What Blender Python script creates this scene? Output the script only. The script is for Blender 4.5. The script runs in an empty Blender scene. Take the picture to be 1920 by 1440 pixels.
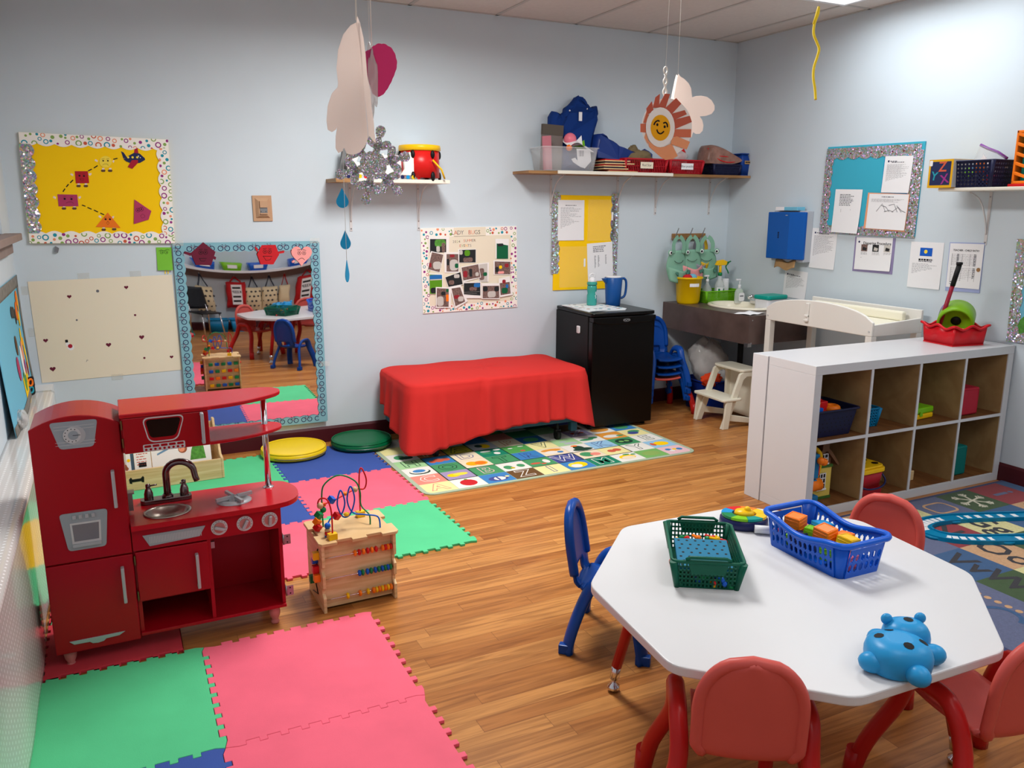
import bpy, bmesh, math, random
from mathutils import Matrix, Vector, Euler
PI = math.pi
SC = bpy.context.scene
COL = SC.collection

# ------------------------------------------------------------------ camera, world, light, exposure
D, XR, XL, YB, ZC = 5.271, 4.534, -0.462, -1.05, 2.788      # back wall, right wall, left wall, rear wall, ceiling
F, H = 1529.02, 1.54
CR = Vector((0.897606, -0.440788, 0.002995)); CU = Vector((0.09088, 0.191705, 0.977236)); CF = Vector((0.431328, 0.876901, -0.212134))
cam = bpy.data.cameras.new('camera'); camo = bpy.data.objects.new('camera', cam); COL.objects.link(camo)
cam.sensor_width = 36; cam.lens = F / 1920 * 36; cam.clip_start = 0.05
camo.matrix_world = Matrix(((CR.x, CU.x, -CF.x, 0), (CR.y, CU.y, -CF.y, 0), (CR.z, CU.z, -CF.z, H), (0, 0, 0, 1)))
SC.camera = camo
W = bpy.data.worlds.new('world'); SC.world = W; W.use_nodes = True
W.node_tree.nodes['Background'].inputs[0].default_value = (0.75, 0.8, 0.9, 1)
W.node_tree.nodes['Background'].inputs[1].default_value = 0.35
SC.view_settings.view_transform = 'Standard'; SC.view_settings.look = 'None'
SC.view_settings.gamma = 1; SC.view_settings.use_curve_mapping = False
SC.view_settings.exposure = 0.56
# fluorescent panels in the ceiling grid: centre x, centre y, watts, colour
PANELS = [(3.99, 3.42, 9, (0.93, 0.97, 1.0)), (1.55, 3.42, 50, (1.0, 0.98, 0.95)), (3.99, 0.7, 11, (0.96, 0.98, 1.0)),
          (1.55, 0.7, 6, (1.0, 0.97, 0.94)), (0.33, -0.42, 2, (1, 1, 1)), (2.77, -0.42, 2, (1, 1, 1))]
for i, (x, y, w, c) in enumerate(PANELS):
    l = bpy.data.lights.new('panel_light', 'AREA'); l.shape = 'RECTANGLE'; l.size = 0.56; l.size_y = 1.16
    l.energy = w; l.color = c; l.spread = 2.95
    o = bpy.data.objects.new('panel_light', l); COL.objects.link(o); o.location = (x, y, ZC - 0.012)

# ------------------------------------------------------------------ pixel -> place helpers (places on real surfaces)
def ray(px, py): return CF * F + CR * (px - 960) + CU * (720 - py)
def bw(px, py):                    # point of the back wall: x, z
    d = ray(px, py); t = D / d.y; return d.x * t, H + d.z * t
def rw(px, py):                    # point of the right wall: y, z
    d = ray(px, py); t = XR / d.x; return d.y * t, H + d.z * t
def fl(px, py, h=0.0):
    d = ray(px, py); t = (h - H) / d.z; return d.x * t, d.y * t

# ------------------------------------------------------------------ materials
MATS = {}
def lin(c):
    return tuple(((v / 255) / 12.92 if v / 255 <= 0.04045 else ((v / 255 + 0.055) / 1.055) ** 2.4) for v in c)
def mat(name, rgb=(200, 200, 200), rough=0.5, metal=0.0, bump=0.0, bscale=60, var=0.0, vscale=6, trans=0.0, alpha=1.0, sheen=0.0, coat=0.0, ior=1.45):
    if name in MATS: return MATS[name]
    m = bpy.data.materials.new(name); m.use_nodes = True; MATS[name] = m
    nt = m.node_tree; b = nt.nodes['Principled BSDF']; L = nt.links
    c = lin(rgb); b.inputs['Base Color'].default_value = (*c, 1)
    b.inputs['Roughness'].default_value = rough; b.inputs['Metallic'].default_value = metal
    b.inputs['IOR'].default_value = ior; b.inputs['Specular IOR Level'].default_value = 0.3
    if trans: b.inputs['Transmission Weight'].default_value = trans
    if alpha < 1: b.inputs['Alpha'].default_value = alpha
    if sheen: b.inputs['Sheen Weight'].default_value = sheen
    if coat: b.inputs['Coat Weight'].default_value = coat
    if bump or var:
        tc = nt.nodes.new('ShaderNodeTexCoord')
    if var:
        n = nt.nodes.new('ShaderNodeTexNoise'); n.inputs['Scale'].default_value = vscale; n.inputs['Detail'].default_value = 5
        L.new(tc.outputs['Object'], n.inputs['Vector'])
        r = nt.nodes.new('ShaderNodeValToRGB'); r.color_ramp.elements[0].position = 0.3; r.color_ramp.elements[1].position = 0.7
        r.color_ramp.elements[0].color = (*[v * (1 - var) for v in c], 1); r.color_ramp.elements[1].color = (*[min(1, v * (1 + var)) for v in c], 1)
        L.new(n.outputs['Fac'], r.inputs['Fac']); L.new(r.outputs['Color'], b.inputs['Base Color'])
    if bump:
        n2 = nt.nodes.new('ShaderNodeTexNoise'); n2.inputs['Scale'].default_value = bscale; n2.inputs['Detail'].default_value = 3
        L.new(tc.outputs['Object'], n2.inputs['Vector'])
        bp = nt.nodes.new('ShaderNodeBump'); bp.inputs['Strength'].default_value = bump; bp.inputs['Distance'].default_value = 0.004
        L.new(n2.outputs['Fac'], bp.inputs['Height']); L.new(bp.outputs['Normal'], b.inputs['Normal'])
    return m
def P(name, rgb, **k):             # shiny plastic
    k.setdefault('rough', 0.32); return mat(name, rgb, **k)
def M(name): return MATS[name]

def floor_mat():
    m = mat('oak_laminate', (176, 116, 62), rough=0.32); nt = m.node_tree; b = nt.nodes['Principled BSDF']; L = nt.links
    N = nt.nodes.new
    tc = N('ShaderNodeTexCoord')
    sx = N('ShaderNodeSeparateXYZ'); L.new(tc.outputs['Object'], sx.inputs[0])
    def mt(op, a, b=None):
        n = N('ShaderNodeMath'); n.operation = op
        for i, q in enumerate((a, b)):
            if q is None: continue
            if isinstance(q, (int, float)): n.inputs[i].default_value = q
            else: L.new(q, n.inputs[i])
        return n.outputs[0]
    row = mt('DIVIDE', sx.outputs[1], 0.066); rid = mt('FLOOR', row); wn = N('ShaderNodeTexWhiteNoise'); wn.noise_dimensions = '1D'; L.new(rid, wn.inputs['W'])
    col = mt('ADD', mt('DIVIDE', sx.outputs[0], 0.72), mt('MULTIPLY', wn.outputs['Value'], 7.3)); cid = mt('FLOOR', col)
    w2 = N('ShaderNodeTexWhiteNoise'); w2.noise_dimensions = '2D'; cb0 = N('ShaderNodeCombineXYZ'); L.new(rid, cb0.inputs[0]); L.new(cid, cb0.inputs[1]); L.new(cb0.outputs[0], w2.inputs['Vector'])
    br = N('ShaderNodeValToRGB'); br.color_ramp.elements[0].color = (*lin((168, 107, 52)), 1); br.color_ramp.elements[1].color = (*lin((200, 141, 78)), 1); L.new(w2.outputs['Value'], br.inputs[0])
    seam = mt('MAXIMUM', mt('LESS_THAN', mt('FRACT', row), 0.025), mt('LESS_THAN', mt('FRACT', col), 0.003))
    mp = N('ShaderNodeMapping'); mp.inputs['Scale'].default_value = (1.6, 26, 1); L.new(tc.outputs['Object'], mp.inputs['Vector'])
    ml = mt('MULTIPLY', w2.outputs['Value'], 37)
    cb = N('ShaderNodeCombineXYZ'); L.new(ml, cb.inputs[0]); L.new(ml, cb.inputs[2])
    va = N('ShaderNodeVectorMath'); va.operation = 'ADD'; L.new(mp.outputs[0], va.inputs[0]); L.new(cb.outputs[0], va.inputs[1])
    no = N('ShaderNodeTexNoise'); no.inputs['Scale'].default_value = 1.5; no.inputs['Detail'].default_value = 6; no.inputs['Distortion'].default_value = 1.1
    L.new(va.outputs[0], no.inputs['Vector'])
    rp = N('ShaderNodeValToRGB'); rp.color_ramp.elements[0].position = 0.36; rp.color_ramp.elements[0].color = (0.60, 0.52, 0.46, 1)
    rp.color_ramp.elements[1].position = 0.62; rp.color_ramp.elements[1].color = (1.08, 1.06, 1.05, 1)
    L.new(no.outputs['Fac'], rp.inputs['Fac'])
    mx = N('ShaderNodeMix'); mx.data_type = 'RGBA'; mx.blend_type = 'MULTIPLY'; mx.inputs[0].default_value = 0.85
    L.new(br.outputs['Color'], mx.inputs[6]); L.new(rp.outputs['Color'], mx.inputs[7])
    m3 = N('ShaderNodeMix'); m3.data_type = 'RGBA'; m3.inputs[7].default_value = (*lin((110, 66, 34)), 1); L.new(mt('MULTIPLY', seam, 0.6), m3.inputs[0]); L.new(mx.outputs[2], m3.inputs[6]); L.new(m3.outputs[2], b.inputs['Base Color'])
    bp = N('ShaderNodeBump'); bp.inputs['Strength'].default_value = 0.06; bp.inputs['Distance'].default_value = 0.002
    L.new(no.outputs['Fac'], bp.inputs['Height']); L.new(bp.outputs['Normal'], b.inputs['Normal'])
    return m
def wood_mat(name, c1, c2, scale=(3, 3, 40), rough=0.5):
    m = mat(name, c1, rough=rough); nt = m.node_tree; b = nt.nodes['Principled BSDF']; L = nt.links; N = nt.nodes.new
    tc = N('ShaderNodeTexCoord'); mp = N('ShaderNodeMapping'); mp.inputs['Scale'].default_value = scale; L.new(tc.outputs['Object'], mp.inputs['Vector'])
    no = N('ShaderNodeTexNoise'); no.inputs['Scale'].default_value = 1.4; no.inputs['Detail'].default_value = 5; no.inputs['Distortion'].default_value = 0.8; L.new(mp.outputs[0], no.inputs['Vector'])
    rp = N('ShaderNodeValToRGB'); rp.color_ramp.elements[0].color = (*lin(c2), 1); rp.color_ramp.elements[1].color = (*lin(c1), 1)
    rp.color_ramp.elements[0].position = 0.35; rp.color_ramp.elements[1].position = 0.65
    L.new(no.outputs['Fac'], rp.inputs['Fac']); L.new(rp.outputs['Color'], b.inputs['Base Color'])
    return m
def holo_mat(name='holographic_foil', scale=130):
    m = mat(name, (200, 200, 205), rough=0.3, metal=0.6); nt = m.node_tree; b = nt.nodes['Principled BSDF']; L = nt.links; N = nt.nodes.new
    tc = N('ShaderNodeTexCoord'); vo = N('ShaderNodeTexVoronoi'); vo.inputs['Scale'].default_value = scale; L.new(tc.outputs['Object'], vo.inputs['Vector'])
    hs = N('ShaderNodeHueSaturation'); hs.inputs['Saturation'].default_value = 0.7; hs.inputs['Value'].default_value = 0.95
    L.new(vo.outputs['Color'], hs.inputs['Color'])
    mx = N('ShaderNodeMix'); mx.data_type = 'RGBA'; mx.inputs[0].default_value = 0.35; mx.inputs[7].default_value = (0.36, 0.36, 0.35, 1)
    L.new(hs.outputs[0], mx.inputs[6]); L.new(mx.outputs[2], b.inputs['Base Color'])
    nm = N('ShaderNodeVectorMath'); nm.operation = 'MULTIPLY_ADD'; nm.inputs[1].default_value = (0.9, 0.9, 0.9); nm.inputs[2].default_value = (-0.45, -0.45, -0.45)
    ge = N('ShaderNodeNewGeometry'); ad = N('ShaderNodeVectorMath'); ad.operation = 'ADD'; no = N('ShaderNodeVectorMath'); no.operation = 'NORMALIZE'
    L.new(vo.outputs['Color'], nm.inputs[0]); L.new(nm.outputs[0], ad.inputs[0]); L.new(ge.outputs['Normal'], ad.inputs[1]); L.new(ad.outputs[0], no.inputs[0]); L.new(no.outputs[0], b.inputs['Normal'])
    return m
def emit_mat(name, rgb, s):
    m = mat(name, rgb); b = m.node_tree.nodes['Principled BSDF']
    b.inputs['Emission Color'].default_value = (*lin(rgb), 1); b.inputs['Emission Strength'].default_value = s; return m

# ------------------------------------------------------------------ mesh builder
def rotm(rx=0, ry=0, rz=0): return Euler((rx, ry, rz)).to_matrix().to_4x4()
def T(x=0, y=0, z=0): return Matrix.Translation((x, y, z))
def frame(a, b):                   # matrix whose z runs a -> b
    a, b = Vector(a), Vector(b); z = (b - a).normalized(); return Matrix.Translation(a) @ z.to_track_quat('Z', 'Y').to_matrix().to_4x4()
_TXT = {}
def glyphs(s, font_bold=0.0):
    k = (s, font_bold)
    if k not in _TXT:
        cu = bpy.data.curves.new('t', 'FONT'); cu.body = s; cu.size = 1; cu.align_x = 'CENTER'; cu.align_y = 'CENTER'; cu.resolution_u = 2; cu.offset = font_bold
        o = bpy.data.objects.new('t', cu); COL.objects.link(o)
        dg = bpy.context.evaluated_depsgraph_get(); me = bpy.data.meshes.new_from_object(o.evaluated_get(dg))
        _TXT[k] = ([tuple(v.co) for v in me.vertices], [tuple(p.vertices) for p in me.polygons])
        bpy.data.objects.remove(o); bpy.data.curves.remove(cu); bpy.data.meshes.remove(me)
    return _TXT[k]
class MB:
    def __init__(s, m=None):
        s.v = []; s.f = []; s.fm = []; s.fs = []; s.mats = []; s.cur = 0; s.X = Matrix.Identity(4)
        if m: s.m(m)
    def m(s, m):
        if isinstance(m, str): m = MATS[m]
        if m not in s.mats: s.mats.append(m)
        s.cur = s.mats.index(m); return s
    def at(s, X=None): s.X = X if X is not None else Matrix.Identity(4); return s
    def add(s, vs, fs, smooth=False):
        n = len(s.v); X = s.X
        s.v += [tuple(X @ Vector(v)) for v in vs]
        for f in fs: s.f.append(tuple(i + n for i in f)); s.fm.append(s.cur); s.fs.append(smooth)
        return s
    def box(s, x0, x1, y0, y1, z0, z1):
        v = [(x0, y0, z0), (x1, y0, z0), (x1, y1, z0), (x0, y1, z0), (x0, y0, z1), (x1, y0, z1), (x1, y1, z1), (x0, y1, z1)]
        return s.add(v, [(0, 3, 2, 1), (4, 5, 6, 7), (0, 1, 5, 4), (1, 2, 6, 5), (2, 3, 7, 6), (3, 0, 4, 7)])
    def loft(s, rings, closed=True, caps=True, smooth=True):
        n = len(rings[0]); v = [p for r in rings for p in r]; f = []
        for i in range(len(rings) - 1):
            for j in range(n if closed else n - 1):
                k = (j + 1) % n; f.append((i * n + j, i * n + k, (i + 1) * n + k, (i + 1) * n + j))
        s.add(v, f, smooth)
        if caps:
            a = len(s.v) - len(v)
            for r in (range(n - 1, -1, -1), range((len(rings) - 1) * n, len(rings) * n)):
                s.f.append(tuple(a + i for i in r)); s.fm.append(s.cur); s.fs.append(False)
        return s
    def cyl(s, a, b, r0, r1=None, n=16, caps=True):
        r1 = r0 if r1 is None else r1; X = frame(a, b); h = (Vector(b) - Vector(a)).length
        rg = [[tuple(X @ Vector((r * math.cos(2 * PI * i / n), r * math.sin(2 * PI * i / n), z))) for i in range(n)] for r, z in ((r0, 0), (r1, h))]
        return s.loft(rg, caps=caps)
    def lathe(s, prof, c=(0, 0, 0), n=24, sx=1, sy=1, caps=False):
        rg = [[(c[0] + r * sx * math.cos(2 * PI * i / n), c[1] + r * sy * math.sin(2 * PI * i / n), c[2] + z) for i in range(n)] for r, z in prof]
        return s.loft(rg, caps=caps)
    def ball(s, c, rx, ry=None, rz=None, n=14, k=8):
        ry = rx if ry is None else ry; rz = rx if rz is None else rz
        rg = [[(c[0] + rx * math.sin(PI * j / k) * math.cos(2 * PI * i / n), c[1] + ry * math.sin(PI * j / k) * math.sin(2 * PI * i / n), c[2] - rz * math.cos(PI * j / k)) for i in range(n)] for j in range(1, k)]
        s.loft(rg, caps=False); a = len(s.v) - n * (k - 1)
        X = s.X
        s.v += [tuple(X @ Vector((c[0], c[1], c[2] - rz))), tuple(X @ Vector((c[0], c[1], c[2] + rz)))]; b = len(s.v)
        for i in range(n):
            s.f.append((b - 2, a + (i + 1) % n, a + i)); s.f.append((b - 1, a + (k - 2) * n + i, a + (k - 2) * n + (i + 1) % n)); s.fm += [s.cur] * 2; s.fs += [True] * 2
        return s
    def tube(s, pts, r, n=8, closed=False, caps=True, sy=1.0):
        pts = [Vector(p) for p in pts]; N = len(pts); rg = []; up = None
        for i, p in enumerate(pts):
            a = pts[(i - 1) % N] if (closed or i > 0) else p; b = pts[(i + 1) % N] if (closed or i < N - 1) else p
            t = (b - a).normalized()
            if up is None: up = t.orthogonal().normalized() if abs(t.z) > 0.95 or sy == 1.0 else Vector((0, 0, 1))
            x = (up - t * up.dot(t)).normalized(); y = t.cross(x); up = x
            ri = r[i] if isinstance(r, (list, tuple)) else r
            rg.append([tuple(p + (x * math.cos(2 * PI * j / n) * ri + y * math.sin(2 * PI * j / n) * ri * sy)) for j in range(n)])
        if closed: rg.append(rg[0])
        return s.loft(rg, caps=caps and not closed)
    def prism(s, poly, h0, h1, axis='z', smooth=False):
        # polygon (u,v) extruded: axis z -> (u,v,h), y -> (u,h,v), x -> (h,u,v)
        g = {'z': lambda p, h: (p[0], p[1], h), 'y': lambda p, h: (p[0], h, p[1]), 'x': lambda p, h: (h, p[0], p[1])}[axis]
        n = len(poly); v = [g(p, h0) for p in poly] + [g(p, h1) for p in poly]
        f = [tuple(range(n)), tuple(range(2 * n - 1, n - 1, -1))]
        f += [(i, i + n, (i + 1) % n + n, (i + 1) % n) for i in range(n)]
        a = len(s.f); s.add(v, f); return s
    def text(s, t, size, X, mt=None, bold=0.0, h=0.0):
        v, f = glyphs(t, bold); Y = s.X; s.X = Y @ X @ Matrix.Scale(size, 4)
        if mt: s.m(mt)
        s.add(v, f); s.X = Y; return s
    def grid(s, fn, nu, nv, thick=None, smooth=True):
        v = [fn(i / nu, j / nv) for j in range(nv + 1) for i in range(nu + 1)]
        f = [(j * (nu + 1) + i, j * (nu + 1) + i + 1, (j + 1) * (nu + 1) + i + 1, (j + 1) * (nu + 1) + i) for j in range(nv) for i in range(nu)]
        return s.add(v, f, smooth)
    def build(s, name, parent=None, bevel=0, seg=2, sub=0, solid=0, loc=None, offs=-1):
        me = bpy.data.meshes.new(name); me.from_pydata(s.v, [], s.f)
        for m in s.mats: me.materials.append(m)
        me.polygons.foreach_set('material_index', s.fm); me.polygons.foreach_set('use_smooth', s.fs)
        bm = bmesh.new(); bm.from_mesh(me); bmesh.ops.recalc_face_normals(bm, faces=bm.faces) if not solid else None; bm.to_mesh(me); bm.free()
        me.update(); o = bpy.data.objects.new(name, me); COL.objects.link(o)
        if parent: o.parent = parent
        if loc: o.location = loc
        if solid:
            md = o.modifiers.new('solid', 'SOLIDIFY'); md.thickness = solid; md.offset = offs
        if bevel:
            md = o.modifiers.new('bevel', 'BEVEL'); md.width = bevel; md.segments = seg; md.limit_method = 'ANGLE'; md.angle_limit = 0.7
        if sub:
            md = o.modifiers.new('sub', 'SUBSURF'); md.levels = sub; md.render_levels = sub
        return o
def tag(o, label, cat, group=None, kind=None):
    o['label'] = label; o['category'] = cat
    if group: o['group'] = group
    if kind: o['kind'] = kind
    return o
def thing(name, label, cat, loc=(0, 0, 0), rz=0.0, group=None, rx=0.0, ry=0.0):
    o = bpy.data.objects.new(name, None); o.empty_display_size = 0.05; COL.objects.link(o)
    o.location = loc; o.rotation_euler = (rx, ry, rz); return tag(o, label, cat, group)
def struct(o, label, cat='structure'):
    o['kind'] = 'structure'; o['label'] = label; o['category'] = cat; return o
def lab(o, l): o['label'] = l; return o
def dup(root, loc, rz=None, label=None, group=None, rot=None):
    r = root.copy(); COL.objects.link(r); r.location = loc
    if rz is not None: r.rotation_euler = (0, 0, rz)
    if rot is not None: r.rotation_euler = rot
    if label: r['label'] = label
    if group: r['group'] = group
    for ch in list(root.children):
        c = ch.copy(); COL.objects.link(c); c.parent = r
        for g in ch.children:
            d = g.copy(); COL.objects.link(d); d.parent = c
    return r
def circ(cx, cy, r, n=16, ry=None, a0=0.0):
    ry = r if ry is None else ry; return [(cx + r * math.cos(a0 + 2 * PI * i / n), cy + ry * math.sin(a0 + 2 * PI * i / n)) for i in range(n)]
def rrect(x0, x1, y0, y1, r, n=4):
    p = []
    for cx, cy, a in ((x1 - r, y1 - r, 0), (x0 + r, y1 - r, PI / 2), (x0 + r, y0 + r, PI), (x1 - r, y0 + r, 1.5 * PI)):
        p += [(cx + r * math.cos(a + PI / 2 * i / n), cy + r * math.sin(a + PI / 2 * i / n)) for i in range(n + 1)]
    return p
def arc(cx, cy, r, a0, a1, n=10, ry=None):
    ry = r if ry is None else ry; return [(cx + r * math.cos(a0 + (a1 - a0) * i / n), cy + ry * math.sin(a0 + (a1 - a0) * i / n)) for i in range(n + 1)]
def heart(cx, cy, s, n=24):
    return [(cx + s * 16 * math.sin(t) ** 3 / 17, cy + s * (13 * math.cos(t) - 5 * math.cos(2 * t) - 2 * math.cos(3 * t) - math.cos(4 * t)) / 17) for t in [2 * PI * i / n for i in range(n)]]
def smoothpath(pts, k=6):           # catmull-rom
    P_ = [Vector(p) for p in pts]; o = []
    for i in range(len(P_) - 1):
        a, b, c, d = P_[max(i - 1, 0)], P_[i], P_[i + 1], P_[min(i + 2, len(P_) - 1)]
        for j in range(k):
            t = j / k; o.append(0.5 * ((2 * b) + (c - a) * t + (2 * a - 5 * b + 4 * c - d) * t * t + (3 * b - a - 3 * c + d) * t ** 3))
    return o + [P_[-1]]
def stroke(mb, pts, w, y, th=0.0004):   # flat brush line in the x,z plane, front at y-th
    pts = [Vector((p[0], p[1])) for p in pts]; L_ = []; R_ = []
    for i, p in enumerate(pts):
        t = (pts[min(i + 1, len(pts) - 1)] - pts[max(i - 1, 0)]).normalized(); n = Vector((-t.y, t.x)) * w / 2; L_.append(p + n); R_.append(p - n)
    n = len(pts); v = [(q.x, y - th, q.y) for q in L_ + R_]
    mb.add(v, [(i, i + 1, n + i + 1, n + i) for i in range(n - 1)])
def strokef(mb, pts, w, z):             # the same lying on a floor-like plane
    pts = [Vector((p[0], p[1])) for p in pts]; L_ = []; R_ = []
    for i, p in enumerate(pts):
        t = (pts[min(i + 1, len(pts) - 1)] - pts[max(i - 1, 0)]).normalized(); n = Vector((-t.y, t.x)) * w / 2; L_.append(p + n); R_.append(p - n)
    n = len(pts); v = [(q.x, q.y, z) for q in L_ + R_]
    mb.add(v, [(i, n + i, n + i + 1, i + 1) for i in range(n - 1)])
def flat(mb, poly, y):                  # polygon facing the room at depth y
    mb.add([(p[0], y, p[1]) for p in poly], [tuple(range(len(poly)))])
def flatf(mb, poly, z): mb.add([(p[0], p[1], z) for p in poly], [tuple(range(len(poly)))])
WTEXT = rotm(PI / 2)                    # text standing on a wall frame (x right, z up)
def wtext(mb, t, size, x, z, y, mt, bold=0.0, tilt=0.0): mb.text(t, size, T(x, y, z) @ rotm(0, -tilt, 0) @ WTEXT, mt, bold)
def lines(mb, x0, x1, z0, z1, n, y, seed=0, mt='ink', th=0.45, short=0.3):   # print too small to read
    rnd = random.Random(seed); mb.m(mt); p = (z1 - z0) / n
    for i in range(n):
        z = z1 - p * (i + 0.5); x = x0; e = x1 - (rnd.random() * (x1 - x0) * short)
        while x < e:
            w = rnd.uniform(0.006, 0.022); flat(mb, [(x, z - p * th / 2), (min(x + w, e), z - p * th / 2), (min(x + w, e), z + p * th / 2), (x, z + p * th / 2)], y); x += w + 0.004
BACKROT, RIGHTROT, LEFTROT = 0.0, -PI / 2, PI / 2
def on_back(x, z, off=0.0): return (x, D - off, z)
def on_right(y, z, off=0.0): return (XR - off, y, z)
# ------------------------------------------------------------------ shared materials
mat('wall_paint', (204, 216, 224), rough=0.55, bump=0.05, bscale=220, var=0.02, vscale=2.5)
mat('ceiling_tile', (215, 208, 203), rough=0.9, bump=0.25, bscale=160, var=0.03, vscale=40)
mat('grid_metal', (190, 186, 182), rough=0.6)
mat('baseboard_maroon', (74, 22, 30), rough=0.45)
mat('white_paint', (228, 229, 232), rough=0.35, var=0.015)
mat('sill_brown', (138, 120, 114), rough=0.6, var=0.08)
mat('paper', (236, 236, 238), rough=0.75); mat('cream_paper', (232, 222, 200), rough=0.75); mat('ink', (104, 104, 112), rough=0.8)
mat('black', (16, 16, 18), rough=0.5); mat('black_ink', (24, 22, 24), rough=0.85); mat('chrome', (215, 215, 220), rough=0.12, metal=1.0)
mat('steel', (150, 150, 152), rough=0.35, metal=0.9); mat('silver_plastic', (178, 182, 186), rough=0.38, metal=0.35)
P('clear_plastic', (236, 240, 244), rough=0.12, alpha=0.22); P('tape', (225, 222, 212), rough=0.25, alpha=0.3)
holo_mat(); floor_mat()
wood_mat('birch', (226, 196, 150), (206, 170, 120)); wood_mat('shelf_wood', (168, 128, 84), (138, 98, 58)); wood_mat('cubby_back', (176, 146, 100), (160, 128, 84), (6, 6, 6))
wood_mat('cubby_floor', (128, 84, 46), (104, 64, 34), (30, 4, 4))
for n_, c_ in dict(red=(206, 26, 30), yellow=(240, 190, 20), blue=(18, 92, 196), green=(24, 128, 74), orange=(246, 124, 24), purple=(120, 60, 140), navy=(30, 36, 84), teal=(0, 146, 132), white=(236, 236, 234), pink=(232, 120, 140), cyan=(20, 140, 200), lime=(120, 190, 20)).items(): P('pl_' + n_, c_)
for n_, c_ in dict(yellow=(252, 204, 0), red=(178, 32, 44), magenta=(176, 58, 98), orange=(240, 120, 30), lemon=(246, 216, 70), navy=(36, 44, 84), crimson=(170, 30, 50), maroon=(104, 28, 52), scarlet=(196, 34, 42), pink=(242, 160, 156), green=(120, 190, 60), skyblue=(112, 184, 210), turquoise=(60, 170, 196), white=(240, 240, 240), skin=(238, 214, 206), brown=(96, 68, 44), teal=(40, 150, 170), purple=(150, 50, 130), olive=(136, 170, 90), rust=(204, 92, 66), peach=(238, 152, 116), drop=(34, 160, 214), amber=(240, 170, 20), bright=(246, 240, 232)).items():
    mat('card_' + n_, c_, rough=0.8)

# ------------------------------------------------------------------ room shell
struct(MB('oak_laminate').box(XL - .1, XR + .1, YB - .1, D + .1, -0.1, 0).build('floor'), 'orange oak laminate strip floor')
mb = MB('ceiling_tile').box(XL - .1, XR + .1, YB - .1, D + .1, ZC, ZC + .08); mb.m('grid_metal')
k = 0
x = 4.30
while x > XL:
    mb.box(x - .012, x + .012, YB, D, ZC - .004, ZC + .01); x -= 0.61
y = 4.03
while y > YB:
    mb.box(XL, XR, y - .012, y + .012, ZC - .004, ZC + .01); y -= 1.22
mb.box(XL, XR, D - .02, D, ZC - .004, ZC + .01); mb.box(XR - .02, XR, YB, D, ZC - .004, ZC + .01)
struct(mb.build('ceiling'), 'white suspended tile ceiling')
struct(MB('wall_paint').box(XL - .1, XR + .1, D, D + .1, 0, ZC).build('wall_back'), 'pale blue back wall')
struct(MB('wall_paint').box(XR, XR + .1, YB - .1, D, 0, ZC).build('wall_right'), 'pale blue right wall')
struct(MB('wall_paint').box(XL - .1, XR + .1, YB - .1, YB, 0, ZC).build('wall_rear'), 'pale blue rear wall')
# left wall with a window opening above the sill
mb = MB('wall_paint').box(XL - .1, XL, YB - .1, D, 0, 1.40).box(XL - .1, XL, YB - .1, D, 2.45, ZC).box(XL - .1, XL, 4.86, D, 1.40, 2.45).box(XL - .1, XL, YB - .1, 2.6, 1.40, 2.45)
struct(mb.build('wall_left'), 'pale blue left wall')
w = MB('white_paint').box(XL - .09, XL - .04, 2.6, 2.66, 1.4, 2.45).box(XL - .09, XL - .04, 4.8, 4.86, 1.4, 2.45).box(XL - .09, XL - .04, 2.66, 4.8, 2.39, 2.45).box(XL - .09, XL - .04, 2.66, 4.8, 1.4, 1.46).box(XL - .085, XL - .045, 3.7, 3.76, 1.46, 2.39).build('window_1')
struct(w, 'white framed window above the left ledge')
P('window_glass', (220, 232, 240), rough=0.02, alpha=0.15)
MB('window_glass').box(XL - .068, XL - .062, 2.66, 4.8, 1.46, 2.39).build('glass', w)
struct(MB('sill_brown').box(XL - .1, XL + .075, 2.3, 4.98, 1.365, 1.40).box(XL, XL + .03, 2.3, 4.96, 1.30, 1.365).build('trim_1', bevel=.004), 'grey brown window sill')
mb = MB('baseboard_maroon').prism([(0, 0), (.014, 0), (.012, .085), (.004, .1), (0, .1)], 0, 1, 'x')
def base(name, x0, y0, x1, y1, lb):
    a = math.atan2(y1 - y0, x1 - x0); n = math.hypot(x1 - x0, y1 - y0)
    b = MB('baseboard_maroon').prism([(0, 0), (-.014, 0), (-.012, .09), (-.004, .105), (0, .105)], 0, n, 'x').build(name); b.location = (x0, y0, 0); b.rotation_euler = (0, 0, a); struct(b, lb)
base('baseboard_back', XL, D, XR, D, 'maroon baseboard on the back wall')
base('baseboard_right', XR, D, XR, YB, 'maroon baseboard on the right wall')
base('baseboard_rear', XR, YB, XL, YB, 'maroon baseboard on the rear wall')
# ceiling light panels
emit_mat('diffuser_glow', (255, 255, 255), 1.3)
names = ['bright ceiling light panel nearest the back right corner', 'ceiling light panel over the open floor beside the activity cube', 'ceiling light panel over the right side of the room near the alphabet carpet', 'ceiling light panel over the front of the octagon table', 'ceiling light panel at the rear right', 'ceiling light panel at the rear left']
for (x, y, w_, c), nm in zip(PANELS, names):
    t = thing('ceiling_light', nm, 'light', (x, y, ZC), group='ceiling light panels')
    MB('white_paint').box(-.305, .305, -.61, -.58, -.01, 0).box(-.305, .305, .58, .61, -.01, 0).box(-.305, -.28, -.58, .58, -.01, 0).box(.28, .305, -.58, .58, -.01, 0).build('frame', t)
    MB('diffuser_glow').box(-.28, .28, -.58, .58, -.006, -.001).build('diffuser', t)
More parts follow.
